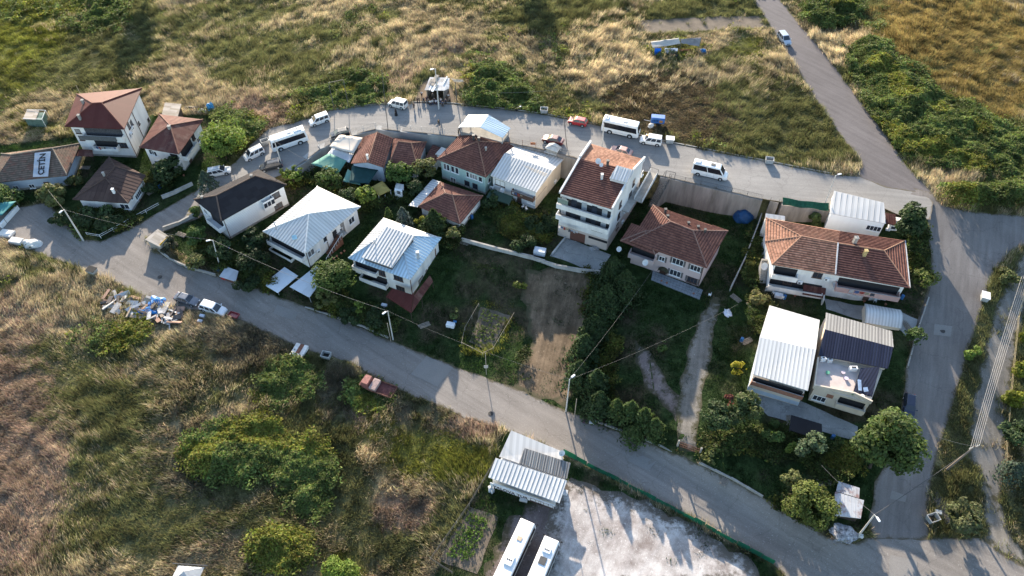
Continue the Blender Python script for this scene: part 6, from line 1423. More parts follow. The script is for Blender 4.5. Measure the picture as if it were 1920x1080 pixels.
# ------------------------------------------------------------------ lamps, poles, cables
TOPS = {}
def pole(key, label, base, top, fn=G, r=.13, kind='lamp', mat=None, arm=(1,0), name=None, cat=None):
    b = fn(*base); ht = hgt(b, top[1]); q = b+Vector((0,0,ht)); pt = P(top[0], top[1], b.z+ht)
    lean = Vector((max(-1.2,min(1.2,pt.x-b.x)), 0, ht))
    nm = name or ('street_lamp' if kind == 'lamp' else 'utility_pole'); t = thing(nm, label, cat or ('street lamp' if kind == 'lamp' else 'pole'), b)
    bm = B(); tube(bm, [(0,0,-.3), lean], r, 8, r*.62); put(bm, 'pole', mat or plain('pole_grey', (.50,.48,.45), .8, .15, 1.5), t)
    if kind == 'lamp':
        d = Vector((arm[0], arm[1], 0)).normalized(); bm = B(); tube(bm, [lean-Vector((0,0,.1)), lean+d*.45+Vector((0,0,.12))], .05, 6); ar = put(bm, 'arm', GREYM, t)
        bm = B(); e = lean+d*.75+Vector((0,0,.13)); obox(bm, e, d*.38, Vector((-d.y,d.x,0))*.17, (0,0,.09)); bmesh.ops.bevel(bm, geom=bm.edges[:], offset=.06, segments=2, affect='EDGES'); put(bm, 'lamp_head', plain('lamp_white', (.75,.75,.74), .4, .05, 2), t, parent=ar)
    if kind in ('cross', 'lampcross'):
        bm = B(); d = Vector((arm[0], arm[1], 0)).normalized(); bar(bm, lean-d*.9-Vector((0,0,.3)), lean+d*.9-Vector((0,0,.3)), .12, .14); ca = put(bm, 'crossarm', WOODP, t)
        for k in (-.8,-.4,.4,.8): bm = B(); p = lean+d*k; tube(bm, [p-Vector((0,0,.23)), p+Vector((0,0,.08))], .05, 6); put(bm, 'insulator', WHITEP, t, parent=ca)
    TOPS[key] = b+lean
    return t
def cable(label, pts, sag=.5, r=.022, mat=None, n=14, name='cable'):
    bm = B(); o0 = Vector(pts[0])
    for a, b in zip(pts, pts[1:]):
        a, b = Vector(a), Vector(b); tube(bm, [a.lerp(b, k/n)-Vector((0,0,sag*4*(k/n)*(1-k/n))) for k in range(n+1)], r, 4)
    o = link(name, bm, mat or plain('cable_grey', (.22,.20,.18), .7, .1, 2), None, o0); o.location = o0; return tag(o, label, 'cable')
def poles():
    DP = plain('dark_pole', (.10,.09,.085), .8, .2, 2); WP = plain('wood_pole', (.24,.19,.15), .9, .3, 2, streak=True)
    pole('p1', 'leaning concrete pole with a lamp at the left road fork', (157,452), (120,393), r=.17, arm=(-.4,-1))
    pole('p2', 'grey street lamp at the sunlit stretch of the lower road by the conifers', (1061,772), (1068,711), arm=(1,.9))
    pole('p3', 'street lamp with a white head beside the vegetable garden fence', (737,637), (727,583), arm=(-.6,-.6))
    pole('p4', 'street lamp at the road corner next to the rusty roofed shed', (1607,1008), (1640,965), arm=(.3,-1), r=.15)
    pole('p5', 'tall wooden power pole carrying the cable bundle on the right hand verge', (1775,880), (1828,837), kind='cross', mat=WP, arm=(1,.35), r=.18)
    pole('p6', 'white street lamp in front of the crowded street shelter', (823,205), (816,129), itN, r=.15, arm=(-.6,-.3))
    pole('p7', 'leaning street lamp beside the left hand midibus', (529,311), (514,263), itN, r=.14, arm=(-.7,0))
    pole('p8', 'street lamp in the hedge beside the black roofed house', (412,500), (399,450), arm=(-.6,-.2))
    pole('p9', 'thin dark pole rising from the street fence left of the shelter', (727.5,244), (715.7,132), itN, kind='plain', mat=DP, r=.08)
    pole('p10', 'thin dark pole on the street edge behind the maroon saloon', (1063.7,278), (1046,215), itN, kind='plain', mat=DP, r=.08)
    pole('p11', 'tall grey street lamp leaning beside the white shed', (1546,384), (1567,329), itN, arm=(1,.3))
    pole('p12', 'pale pole standing behind the roof of the tall apartment block', (1129,277), (1132,232), itN, kind='plain', r=.14)
    pole('p13', 'dark post with torn sheet right of the street shelter', (857,192), (853,152), itN, kind='plain', mat=DP, r=.12, name='post', cat='post')
    b = TOPS['p13']; bm = B(); vs = [bm.verts.new(b+Vector(p)) for p in ((-.9,.3,.6),(.2,.2,.3),(1.6,.2,.2),(1.9,-.3,.1),(.8,-.4,-.1),(-.2,-.2,0))]; bm.faces.new(vs); bmesh.ops.solidify(bm, geom=bm.faces[:], thickness=.04)
    o = link('torn_sheet', bm, plain('torn_white', (.6,.55,.47), .8, .3, 3)); tag(o, 'torn pale sheet caught on top of the dark post by the shelter', 'sheet')
    a1 = itN(627,206); a2 = itN(654,202); ht = hgt(a1, 155); t = thing('portal_frame', 'dark two legged portal frame at the field edge above the white van', 'frame', a1)
    for q in (a1, a2): bm = B(); tube(bm, [q-a1-Vector((0,0,.2)), q-a1+Vector((0,0,ht))], .07, 6); put(bm, 'post', DP, t)
    bm = B(); bar(bm, Vector((0,0,ht)), a2-a1+Vector((0,0,ht+.2)), .1, .1); put(bm, 'crossbar', DP, t)
    for k, (x, y, ty, lab) in enumerate([(733,640,606,'thin wooden post left of the lamp beside the garden'), (1077,782,748,'thin wooden post right of the lamp by the conifers'), (158,190,160,'left thin pale mast behind the red roofed house'), (185,190,156,'right thin pale mast behind the red roofed house'), (1357,64,66,'left thin stake on the ploughed plot'), (1382,62,63,'right thin stake on the ploughed plot'), (912,703,662,'post with a small sign below the vegetable bed')]):
        b_ = G(x, y); hh = max(1.3, hgt(b_, ty)); bm = B(); tube(bm, [(0,0,-.2),(0,0,hh)], .06, 6); o = link('post', bm, WOODP); o.location = b_; tag(o, lab, 'post')
    bm = B(); b_ = G(912,703); box(bm, -.35,.35,-.1,-.07,0,.8); o = link('board', bm, plain('board_grey', (.4,.38,.36), .8, .2, 3)); o.location = b_+Vector((0,0,2.2)); tag(o, 'small pale board fixed on the post below the vegetable bed', 'board')
    T = TOPS; dk = plain('cable_dark', (.05,.05,.055), .7, .1, 2)
    cable('cable from the fork pole up to the old house eaves', [T['p1'], P(85,350,3.3)], .3, .02)
    cable('long cable from the fork pole to the hedge lamp', [T['p1'], T['p8']], 1.0, .02)
    cable('pale cable from the hedge lamp over the flat carports to the garden lamp', [T['p8'], T['p3']], 1.2, .024)
    cable('thin cable from the garden lamp past the vegetable bed to the conifer lamp', [T['p3'], T['p2']], 1.2, .013)
    cable('thin cable from the conifer lamp over the lawn to the pink house', [T['p2'], P(1225,505,5.5)], .8, .011)
    cable('thin cable from the conifer lamp across the gravel drive', [T['p2'], P(1385,570,6.0), ], 1.0, .011)
    cable('pale cable from the road corner lamp to the yard trees', [T['p4'], P(1540,872,4.5)], .3, .02)
    cable('dark cable across the side road between corner lamp and power pole', [T['p4'], T['p5']], .6, .03, dk)
    cable('thin cable from the power pole across the side road', [T['p5'], P(1738,811,6.5)], .4, .02)
    end = P(1935,470,8+4); d = Vector((1,.35,0)).normalized(); dirv = (P(1925,515,11.0)-T['p5'])
    for k, lab in enumerate(('first from left','second from left','third from left','fourth from left','rightmost')):
        o_ = d*(-.8+.4*k); cable('overhead line on the right above the gravel track, %s of the bundle' % lab, [T['p5']+o_+Vector((0,0,.08)), T['p5']+o_*1.2+dirv], .6, .02, plain('line_pale', (.33,.31,.29), .6, .1, 2), name='power_line')
    cable('thin line across the field from the street to the right', [P(938,174,11), P(1045,168,11.5)], .2, .02, name='cable')
    cable('cable from the leaning lamp by the midibus to the cream tent', [T['p7'], P(590,308,6)], .4, .02)
poles()
# ------------------------------------------------------------------ walls and fences
def wallrun(name, label, px, ht, wd=.25, mat=None, fn=G, cap=False, cat='wall', step=2.0, base=None):
    pts = [fn(*p) for p in px]; o0 = pts[0].copy(); bm = B(); bc = B()
    for a, b in zip(pts, pts[1:]):
        n = max(1, int((b-a).length/step)); pr = None
        for k in range(n):
            p = a.lerp(b, k/n); q = a.lerp(b, (k+1)/n); zp = min(p.z, q.z); hh = ht*(1+.0*k)
            bar(bm, Vector((p.x,p.y,zp+hh/2-.2)), Vector((q.x,q.y,zp+hh/2-.2)), wd, hh+.4)
            if cap: bar(bc, Vector((p.x,p.y,zp+hh+.043)), Vector((q.x,q.y,zp+hh+.043)), wd+.1, .08)
    t = thing(name, label, cat, o0); link('wall', bm, mat or CONC, t, o0)
    if cap: link('coping', bc, CONC, t, o0)
    else: bc.free()
    return t
def retaining(label, px, zb, top=-.06, wd=1.5, mat=None):
    pts = [itN(*p) for p in px]; o0 = pts[0].copy(); t = thing('retaining_wall', label, 'wall', o0); bm = B()
    for a, b in zip(pts, pts[1:]):
        n = max(1, int((b-a).length/4.4))
        for k in range(n):
            p = a.lerp(b, k/n); q = a.lerp(b, (k+1)/n-.002); m_ = (p+q)/2; d = (q-p); d.z = 0; L = d.length; d.normalize(); s = Vector((-d.y, d.x, 0))
            z1 = (p.z+q.z)/2+top; z0 = min(zb, z1-1); obox(bm, Vector((m_.x,m_.y,(z0+z1)/2))+s*.5, d*L/2, s*wd/2, Vector((0,0,(z1-z0)/2)))
    link('wall', bm, mat or CONCD, t, o0); return pts
def fence(label, px, ht, fn=itN, step=2.4, mesh=True, mat=None, rails=2, off=.1, postmat=None, name='fence'):
    pts = [fn(*p) for p in px]; o0 = pts[0].copy(); t = thing(name, label, 'fence', o0); br = B(); bmsh = B(); cnt = 0
    for a, b in zip(pts, pts[1:]):
        n = max(1, int((b-a).length/step))
        for k in range(n):
            p = a.lerp(b, k/n)+Vector((0,0,off)); q = a.lerp(b, (k+1)/n)+Vector((0,0,off))
            bm = B(); tube(bm, [p-o0-Vector((0,0,.3)), p-o0+Vector((0,0,ht))], .045, 6)
            if cnt < 95: put(bm, 'post', postmat or GREYM, t)
            else: bm.free()
            cnt += 1
            for r in range(rails): z = Vector((0,0,ht*(1-.45*r)-.03)); bar(br, p-o0+z, q-o0+z, .04, .04)
            if mesh:
                m2 = int((q-p).length/.3)
                for j in range(1, m2): x = p.lerp(q, j/m2)-o0; bar(bmsh, x+Vector((0,0,.05)), x+Vector((0,0,ht-.05)), .012, .012)
                for j in range(1, 5): z = Vector((0,0,ht*j/5)); bar(bmsh, p-o0+z, q-o0+z, .012, .012)
    put(br, 'rail', mat or GREYM, t)
    if mesh: put(bmsh, 'mesh_panel', mat or GREYM, t)
    else: bmsh.free()
    return t
def walls():
    pale = plain('pale_wall', (.44,.43,.41), .9, .25, .6, streak=True)
    retaining('pale concrete retaining wall under the street fence above the cottages', [(545,321),(575,299),(600,279),(640,261),(659,254),(705,242),(750,246),(855,256)], 0, mat=plain('grey_retaining', (.34,.335,.32), .9, .25, .4, streak=True))
    retaining('stained retaining wall behind the white gable house', [(950,267),(1030,283),(1086,299)], 0)
    retaining('tall streaked concrete retaining wall below the driving minibus', [(1238,330.5),(1255,334),(1343,354),(1430,374)], -.2)
    retaining('low retaining wall with green netting behind the long duplex', [(1466,383),(1500,386),(1560,394.5)], 1)
    fence('wire fence with grey posts along the outer edge of the street bend', [(600,278),(640,260.5),(659,253.5),(705,241.5),(750,245.5),(855,255.5)], 1.5, mat=plain('fence_grey', (.20,.20,.20), .7, .1, 2))
    fence('rusty wire fence with an orange plate on the stained retaining wall', [(955,268),(1030,282.5),(1070,294)], 1.3, mat=STEEL, postmat=RUST)
    fence('low wire fence on top of the tall retaining wall', [(1255,333),(1343,353),(1430,373)], .9, mat=STEEL, postmat=STEEL, rails=1)
    q = P(999,251,7.0); bm = B(); box(bm, -.5,.5,-.03,.03,-.3,.3); o = link('warning_plate', bm, plain('orange_plate', (.5,.17,.07), .6, .2, 4)); o.location = itN(999,274)+Vector((0,-.1,.75)); tag(o, 'small orange plate fixed on the rusty wire fence', 'plate')
    # green netting by the duplex, with a blue bundle
    a, b = itN(1466,381.5), itN(1552,392); t = thing('green_net', 'sagging green netting strung above the low retaining wall behind the duplex', 'netting', a); bm = B(); N_ = 14; up = []; lo = []
    for k in range(N_+1):
        p = (b-a)*(k/N_); s_ = .55*math.sin(k*.9)*.3; up.append(bm.verts.new(p+Vector((0,.5,1.1-.25*math.sin(math.pi*k/N_)+s_*.4)))); lo.append(bm.verts.new(p+Vector((0,-.6+s_,.15))))
    for k in range(N_): bm.faces.new((up[k], up[k+1], lo[k+1], lo[k]))
    bmesh.ops.solidify(bm, geom=bm.faces[:], thickness=.02); put(bm, 'net', plain('net_green', (.03,.13,.085), .8, .3, 2), t)
    for k in (0, 5, 10, 14): bm = B(); p = (b-a)*(k/14); tube(bm, [p+Vector((0,.5,0)), p+Vector((0,.5,1.2))], .04, 5); put(bm, 'stake', WOODP, t)
    # green screen fence of the gravel lot
    px = [(1056,851),(1080,863),(1160,905),(1300,978),(1380,1022),(1450,1058)]; pts = [itS(*p) for p in px]; o0 = pts[0].copy(); t = thing('screen_fence', 'green netting screen fence between the gravel lot and the lower road', 'fence', o0); bm = B()
    for a, b in zip(pts, pts[1:]):
        n = max(1, int((b-a).length/1.5))
        for k in range(n):
            p = a.lerp(b, k/n)-o0; q = a.lerp(b, (k+1)/n)-o0; w_ = Vector((.08*math.sin(k*1.7), .08*math.cos(k*2.3), 0)); hh = 1.35+.15*math.sin(k*1.3+a.x)
            vs = [bm.verts.new(v) for v in (p+Vector((0,0,.05)), q+Vector((0,0,.05)), q+w_+Vector((0,0,hh)), p+w_+Vector((0,0,hh)))]; bm.faces.new(vs)
            bp_ = B(); tube(bp_, [p-Vector((0,0,.2)), p+Vector((0,0,1.5))], .035, 5)
            if k % 2 == 0: put(bp_, 'post', STEEL, t)
            else: bp_.free()
    bmesh.ops.solidify(bm, geom=bm.faces[:], thickness=.015); put(bm, 'netting', plain('screen_green', (.02,.16,.10), .75, .25, 1.2), t)
    # garden walls
    W_ = plain('white_wall', (.55,.54,.51), .85, .2, .6, streak=True)
    wallrun('garden_wall', 'pale low wall between the lawn and the upper gardens', [(866,453),(930,470),(1000,487),(1042,502),(1084,510),(1125,514)], .9, mat=pale, fn=itS, cap=True)
    wallrun('boundary_wall', 'long narrow concrete boundary wall beside the duplex garden', [(1432,388),(1420,425),(1395,490),(1368,546)], 1.3, .22, CONC, itS)
    wallrun('garden_wall', 'white walled front garden edge of the duplex', [(1434,545),(1480,551),(1542,560)], 1.1, .22, W_, itS, cap=True)
    wallrun('garden_wall', 'white cross wall dividing the two front gardens of the duplex', [(1546,521),(1543,545),(1540,572)], 1.4, .2, W_, itS)
    wallrun('garden_wall', 'low wall along the side road by the arched shed', [(1740,560),(1722,612),(1700,690)], .7, .2, CONC, itS)
    wallrun('garden_wall', 'pale low wall of the dark brown house along the left street', [(305,373),(330,363),(362,347)], .8, .25, pale, itS, cap=True)
    wallrun('garden_wall', 'whitewashed wall in front of the small plot at the road fork', [(308,432),(335,422),(366,407)], .9, .25, pale, itS, cap=True)
    wallrun('roadside_wall', 'low wall along the hedge on the lower road left of the flat carports', [(286,462),(318,486),(350,502),(405,518)], .7, .25, CONC, itS)
    wallrun('roadside_wall', 'low concrete wall along the lower road under the garden hedge', [(572,576),(620,592),(680,613),(728,634)], .5, .22, CONC, itS)
    wallrun('roadside_wall', 'low kerb wall at the foot of the conifer hedge', [(1110,788),(1160,806),(1260,846)], .4, .25, CONC, itS)
    wallrun('roadside_wall', 'low kerb wall between the yard trees and the lower road', [(1310,868),(1370,897),(1430,932)], .4, .25, CONC, itS)
    wallrun('gate_piers', 'white gate wall with grey pillars at the left edge of the yard', [(4,428),(18,412),(36,392)], 1.0, .4, WHITEP, itS)
    wallrun('yard_wall', 'bright wall above the driveway of the tall apartment block', [(1060,447),(1035,478)], .5, .25, pale, itS)
    fence('pale pipe railing along the left street below the dark brown house', [(165,443),(190,447),(237,422),(250,414),(300,387)], .9, itS, 2.2, False, WHITEP, 2, postmat=WHITEP, name='pipe_railing')
    fence('wire fence around the crop bed beside the coach lot', [(930,865),(880,950),(808,1052),(850,1078)], 1.1, itS, 3.0, True, STEEL, 1, postmat=WOODP)
    fence('thin fence of the vegetable bed in the lawn', [(898,575),(872,620),(866,648),(905,668),(925,658),(964,592)], .9, itS, 2.0, False, WOODP, 1, postmat=WOODP)
    fence('wooden plank fence of the right hand gravel track', [(1919,545),(1906,600),(1897,690),(1890,760),(1884,830),(1882,880)], .9, itS, 2.2, False, plain('straw_wood', (.42,.34,.2), .9), 2, postmat=MATS['straw_wood'])
    # grass-shadow lattice gate by the track, gates
    a, b = itS(1272,836), itS(1310,850); t = thing('iron_gate', 'dark iron gate at the road end of the gravel drive', 'gate', a); bm = B()
    for k in range(13): p = (b-a)*(k/12); bar(bm, p, p+Vector((0,0,1.3)), .04, .04)
    for z in (.1,.7,1.3): bar(bm, Vector((0,0,z)), (b-a)+Vector((0,0,z)), .05, .05)
    put(bm, 'gate_leaf', RUST, t); bm = B()
    for p in (Vector((0,0,0)), b-a): obox(bm, p+Vector((-.15 if p.length < .1 else .15,0,.75)), (.12,0,0),(0,.12,0),(0,0,.95))
    put(bm, 'gate_post', CONC, t)
    # stairs from the street down to the gardens
    for lab, top, bot, zt, zb_ in (('long concrete stair down the retaining wall beside the apartment block', (1252,332), (1222,388), None, .3), ('concrete stair with rails going down behind the duplex', (1452,379), (1443,400), None, 2.2)):
        a = itN(*top); b = P(bot[0], bot[1], zb_); t = thing('stair', lab, 'stairs', b); n = 18 if zb_ < 1 else 10; bm = B(); d = (a-b); dd = Vector((d.x,d.y,0)); s = Vector((-dd.y,dd.x,0)).normalized()
        for k in range(n):
            z = d.z*(k+1)/n; p = dd*((k+.5)/n); obox(bm, Vector((p.x,p.y,z/2-.2)), dd/n/2*.99, s*.8, Vector((0,0,z/2+.2)))
        put(bm, 'steps', CONCD, t)
        for e in (-.78,.78):
            bm = B(); bar(bm, s*e+Vector((0,0,1.0)), d+s*e+Vector((0,0,1.0)), .05,.05)
            for k in range(7): p = d*(k/6)+s*e; bar(bm, p, p+Vector((0,0,1.0)), .04,.04)
            put(bm, 'railing', STEEL, t)
    for k, (p, q, r, lab) in enumerate((((1216,307),(1232,312),1.9,'left pipe portal where the street stair begins'), ((1247,314),(1264,318),1.9,'right pipe portal at the top of the long stair'))):
        a, b = itN(p[0], p[1]+20), itN(q[0], q[1]+20); t = thing('pipe_portal', lab, 'portal', a); bm = B(); z = Vector((0,0,r)); tube(bm, [Vector((0,0,-.1)), z], .05, 6); tube(bm, [b-a, b-a+z], .05, 6); put(bm, 'post', STEEL, t); bm = B(); tube(bm, [z, b-a+z], .05, 6); put(bm, 'crossbar', STEEL, t)
    a = itN(1226,325); b = P(1196,378,5.6); bm = B(); t = thing('footbridge', 'sunlit concrete footbridge from the street to the tall apartment block', 'footbridge', a); d = b-a; s = Vector((-d.y,d.x,0)).normalized(); bar(bm, Vector((0,0,-.0)), d, 1.7, .2); put(bm, 'deck', CONC, t)
    for e in (-.8,.8): bm = B(); bar(bm, s*e+Vector((0,0,.55)), d+s*e+Vector((0,0,.55)), .06,.9); put(bm, 'railing', plain('pale_railing', (.6,.6,.58), .7, .1, 2), t)
walls()

# ------------------------------------------------------------------ trees
def tree(name, label, cpx, cpy, rpx, ht, col, kind='round', base=None, group=None, dens=1.0, var=.25, leaf=None, cat='tree', gap=0.0):
    b0 = base if base is not None else None
    z0 = 0.0
    for _ in range(6):
        q = P(cpx, cpy, z0+ht*.6); z0 = float(h(q.x, q.y))
    q = P(cpx, cpy, z0+ht*.6); b = Vector((q.x, q.y, z0)); dep = q.y*cp-(q.z-HC)*sp; R_ = rpx*dep/F
    t = thing(name, label, cat, b, group); rg = np.random.default_rng(int(cpx*7+cpy*13)); ls = leaf or rg.uniform(.13,.21)
    bm = B(); wob = lambda s: Vector((rg.normal(0,s), rg.normal(0,s), 0))
    if kind == 'cone':
        tube(bm, [(0,0,-.2), (0,0,ht*.9)], max(.08,ht*.025), 7, .03); put(bm, 'trunk', BARK, t)
        n = int(1500*dens*max(.35, min(3.2, R_*ht/12)))
        s = rg.random(n)**.75; zz = .06*ht+s*ht*.94; lay = np.sin(s*38)*.10
        rr = R_*(1-s)**.85*(.55+.45*rg.random(n)**.5)*(1+lay)+.08; th = rg.uniform(0,2*math.pi,n); lob = 1+.28*np.sin(th*5+s*9+rg.random()*6)*np.cos(s*14+th*2)
        c = np.stack([rr*lob*np.cos(th), rr*lob*np.sin(th), zz-rr*.12],1); out = np.stack([np.cos(th),np.sin(th),np.full(n,.45)],1)
        cl = (np.floor(s*11)+np.floor(th*2.2)).astype(int)
    else:
        trh = ht*(.42 if kind != 'bush' else .15); tube(bm, [(0,0,-.2), wob(.05)+Vector((0,0,trh*.5)), wob(.1)+Vector((0,0,trh))], max(.05,ht*.03), 8, max(.04,ht*.02))
        put(bm, 'trunk', BARK, t)
        nc = int({'round':16,'bush':9,'loose':18,'pine':20}[kind]*max(.6,min(2.4,R_/2.2))); cz0 = ht*(.30 if kind in('round','loose') else .48 if kind == 'pine' else .05)
        H_ = (ht-cz0)/2; cen = []
        bl = B()
        for k in range(nc):
            v = rg.normal(0,1,3); v /= np.linalg.norm(v); f = rg.uniform(.35,.86)
            if kind == 'pine': v[2] = abs(v[2])*.9-.15
            cc = Vector((v[0]*R_*f, v[1]*R_*f, cz0+H_+v[2]*H_*f)); cen.append((cc, rg.uniform(.26,.46)*R_*(.75 if kind == 'loose' else 1)))
            if kind != 'bush' or k < 4: tube(bl, [(0,0,trh*.75), (cc*.45)+Vector((0,0,trh*.35)), cc], max(.03,ht*.010), 5, .015)
        put(bl, 'limb', BARK, t)
        n = int(1350*dens*max(.35, min(7, R_*R_*H_/4))); k = rg.integers(0, nc, n)
        C_ = np.array([tuple(c[0]) for c in cen]); RR = np.array([c[1] for c in cen])
        v = rg.normal(0,1,(n,3)); v /= np.linalg.norm(v,axis=1,keepdims=True); rad = RR[k]*(.55+.5*rg.random(n)**.6)
        c = C_[k]+v*rad[:,None]*np.array([1.12,1.12,.85]); out = v+np.array([0,0,.5]); cl = k
        if kind in ('round','pine'): kp = noise2(c[:,0]*1.5+cpx, c[:,2]*1.5+c[:,1]*1.1, 5) > .30; c, out, cl = c[kp], out[kp], cl[kp]; n = len(c)
        if kind == 'loose': kp = noise2(c[:,0]*1.3+9, c[:,2]*1.3+c[:,1], 5) > .36; c, out, cl = c[kp], out[kp], cl[kp]; n = len(c)
        c[:,2] = np.maximum(c[:,2], .08)
    nrm = out+rg.normal(0,.55,(n,3)); nrm /= np.linalg.norm(nrm,axis=1,keepdims=True)
    u = np.cross(nrm, rg.normal(0,1,(n,3))); u /= np.linalg.norm(u,axis=1,keepdims=True); w_ = np.cross(nrm,u); sz = ls*rg.uniform(.6,1.5,n)[:,None]
    if kind == 'cone': u = u+np.array([0,0,-.3])
    V = np.stack([c-u*sz*1.3, c-w_*sz*.75, c+u*sz*1.3, c+w_*sz*.75],1)
    clv = rg.uniform(1-var,1+var,64)[cl % 64]
    C = np.array(col)[None]*clv[:,None]*rg.uniform(.75,1.3,(n,1))*(1+rg.normal(0,.06,(n,3)))
    npmesh('crown', V.reshape(-1,3), 4, np.repeat(C[:,None],4,1).reshape(-1,3), LEAF, t)
    return t
DG, MG, LG, YG, BG, OG = (.042,.064,.026), (.07,.105,.03), (.125,.17,.035), (.22,.22,.035), (.06,.085,.06), (.105,.115,.042)
def trees():
    T = tree
    T('tree','tall tree added beyond the top edge to cast a long shadow on the far field, left one',262,-62,34,12,MG,'round')  # unseen tree, added out of view to throw shade on the far field
    T('tree','tall tree added beyond the top edge to cast a long shadow on the far field, middle one',985,-92,34,12,MG,'round')  # second unseen tree, added for its shadow as well
    T('tree','light green spreading tree between the rusty red house and the parked white van',412,262,44,8.5,LG,'round',dens=1.1)
    T('spruce','blue green spruce at the kerb above the black roofed house',386,338,25,6,BG,'cone')
    T('bush','round olive bush in front of the bannered old house',100,364,27,3.6,OG,'bush',cat='bush')
    T('bush','bright green bush at the left edge above the gate wall',8,370,32,3.4,MG,'bush',cat='bush')
    T('shrub','dark shrub at the foot of the fork pole',113,408,21,2.6,DG,'bush',cat='shrub')
    T('shrub','dark shrub right of the fork pole under the dark brown roof',160,404,24,2.6,DG,'bush',cat='shrub')
    T('shrub','dark green shrub near the white pipe railing',203,408,26,2.8,DG,'bush',cat='shrub')
    T('shrub','yellowish shrub strip along the gable of the bannered house',137,333,16,3,OG,'bush',cat='shrub')
    T('tree','dark leafy tree hiding the corner of the rusty red house',312,318,27,4.5,DG,'round')
    T('shrub','low dark shrub in the yard right of the dark brown house',283,352,15,2.2,DG,'bush',cat='shrub')
    T('tree','bright yellow green young tree behind the black roofed house',547,328,21,4.5,LG,'loose')
    T('tree','broad leafy tree between the green tarp and the white pyramid roof',617,335,27,4.8,MG,'round')
    T('tree','dark tree behind the right corner of the white pyramid roof',655,372,20,4,DG,'round')
    T('tree','bright green tree left of the yellow gazebo',687,365,21,4.6,LG,'round')
    T('tree','leafy green tree in front of the gable cottage',750,325,26,4.8,(.075,.12,.03),'round')
    T('tree','grey green tree beside the wall of the mint house',797,313,24,5.2,OG,'round')
    T('tree','dark tree behind the kiosk below the hipped cottage',775,352,20,3.6,DG,'round')
    T('spruce','silver blue spruce behind the white and blue roof',755,403,20,4.8,(.075,.10,.085),'cone')
    T('thuja','small narrow green thuja left of the silver blue spruce',728,400,9,3.6,MG,'cone')
    T('conifer','big dark round conifer below the small cottage roof',813,412,33,6.5,(.035,.055,.02),'cone',dens=1.2)
    T('shrub','yellow green shrub between the silver spruce and the dark conifer',786,412,11,2.8,YG,'bush',cat='shrub')
    T('tree','pale young tree at the corner of the small cottage',850,440,15,3.6,OG,'loose')
    T('pine','round topped umbrella pine beside the right flat carport',628,522,37,6.5,(.065,.095,.025),'pine',dens=1.2)
    T('tree','yellow green tree below the umbrella pine at the road',609,560,20,3.6,OG,'round')
    T('tree','small yellow green tree in the front garden below the dark red lean-to',673,578,15,2.6,LG,'loose')
    T('bush','dark bush in front of the dark red lean-to',712,592,24,2.8,DG,'bush',cat='bush')
    T('bush','dark bush between umbrella pine and dark red lean-to',655,592,22,2.4,DG,'bush',cat='bush')
    T('tree','dark green tree left of the hedge lamp on the verge',369,444,20,4,MG,'round')
    T('tree','olive tree at the roadside left of the small hut',367,490,20,3.6,OG,'round')
    T('tree','dark tree around the hedge lamp',418,468,24,4.4,DG,'round')
    T('tree','large dark green tree between the black roof and the white pyramid roof',478,448,28,4.6,(.026,.042,.018),'round')
    T('tree','dark tree left of the white pyramid roofed house facade',470,490,28,4.2,(.026,.042,.018),'round')
    T('bush','dark bush left of the left flat carport',462,525,24,2.6,(.028,.045,.018),'bush',cat='bush')
    T('shrub','thorny dark shrub by the roadside shack',318,457,17,2.4,(.05,.055,.035),'bush',cat='shrub')
    T('shrub','low green shrub at the left corner of the black roofed house',364,397,13,2.2,MG,'bush',cat='shrub')
    for k, (x, y, r, hh, lab) in enumerate([(1150,505,34,8,'tall dark conifer touching the driveway of the tall block'),(1172,530,34,8,'tall dark conifer left of the pink house terrace'),(1138,556,36,8,'dark conifer third from the top of the hedge row'),(1114,612,30,7.5,'pointed conifer halfway down the hedge beside the earth track'),(1096,648,30,7.5,'conifer with lit left side beside the earth track'),(1086,695,28,7,'conifer beside the track just above the grey lamp'),(1118,712,30,7,'dark conifer behind the grey lamp'),(1124,752,28,6.5,'dark conifer right of the grey lamp near the road'),(1156,762,22,5,'small pointed conifer at the left of the roadside cluster'),(1183,766,22,5,'small pointed conifer in the middle of the roadside cluster'),(1208,779,22,5,'small pointed conifer right of the middle of the roadside cluster'),(1228,797,22,4.6,'small pointed conifer at the right end of the roadside cluster'),(1190,808,24,3.6,'low dark conifer on the road kerb below the cluster')]):
        T('conifer', lab, x, y, r*1.22, hh, (.042,.066,.026) if k < 8 else (.062,.09,.03), 'cone', dens=1.15)
    T('tree','dark round tree left of the reddish shrub beside the gravel drive',1347,785,33,5.5,(.042,.065,.026),'round',dens=1.1)
    T('tree','olive round tree right of the reddish shrub below the brick parapet',1402,768,31,5.2,(.075,.095,.035),'round')
    T('shrub','small reddish leaved shrub between two round trees',1366,752,11,4.6,(.16,.06,.045),'bush',cat='shrub')
    T('shrub','pale spiky shrub on the verge at the end of the gravel drive',1331,857,17,2.4,OG,'loose',cat='shrub')
    T('tree','big round bright green tree at the side road',1665,830,62,12.5,(.068,.098,.028),'round',dens=1.25,leaf=.21)
    T('fig_tree','dark glossy fig tree beside the little annex',1710,412,33,5.5,(.038,.06,.022),'round',leaf=.24)
    T('tree','yellow green round tree right of the duplex',1733,520,23,4,(.10,.12,.03),'round')
    T('tree','green tree right of the arched shed',1715,630,20,4,MG,'round')
    T('shrub','bright yellow spiky shrub left of the white metal roof',1385,690,19,2.6,(.24,.22,.03),'loose',cat='shrub')
    T('tree','spreading yellow green tree beside the rusty roofed shed',1518,945,48,6,(.10,.12,.03),'round')
    T('tree','thin olive tree above the yellow green tree',1492,905,25,4.5,OG,'loose')
    T('tree','sparse pale leaved tree in the yard below the dark canopy',1520,835,32,4.6,(.09,.12,.06),'loose')
    T('shrub','dark shrub left of the charcoal canopy',1452,808,22,2.8,MG,'bush',cat='shrub')
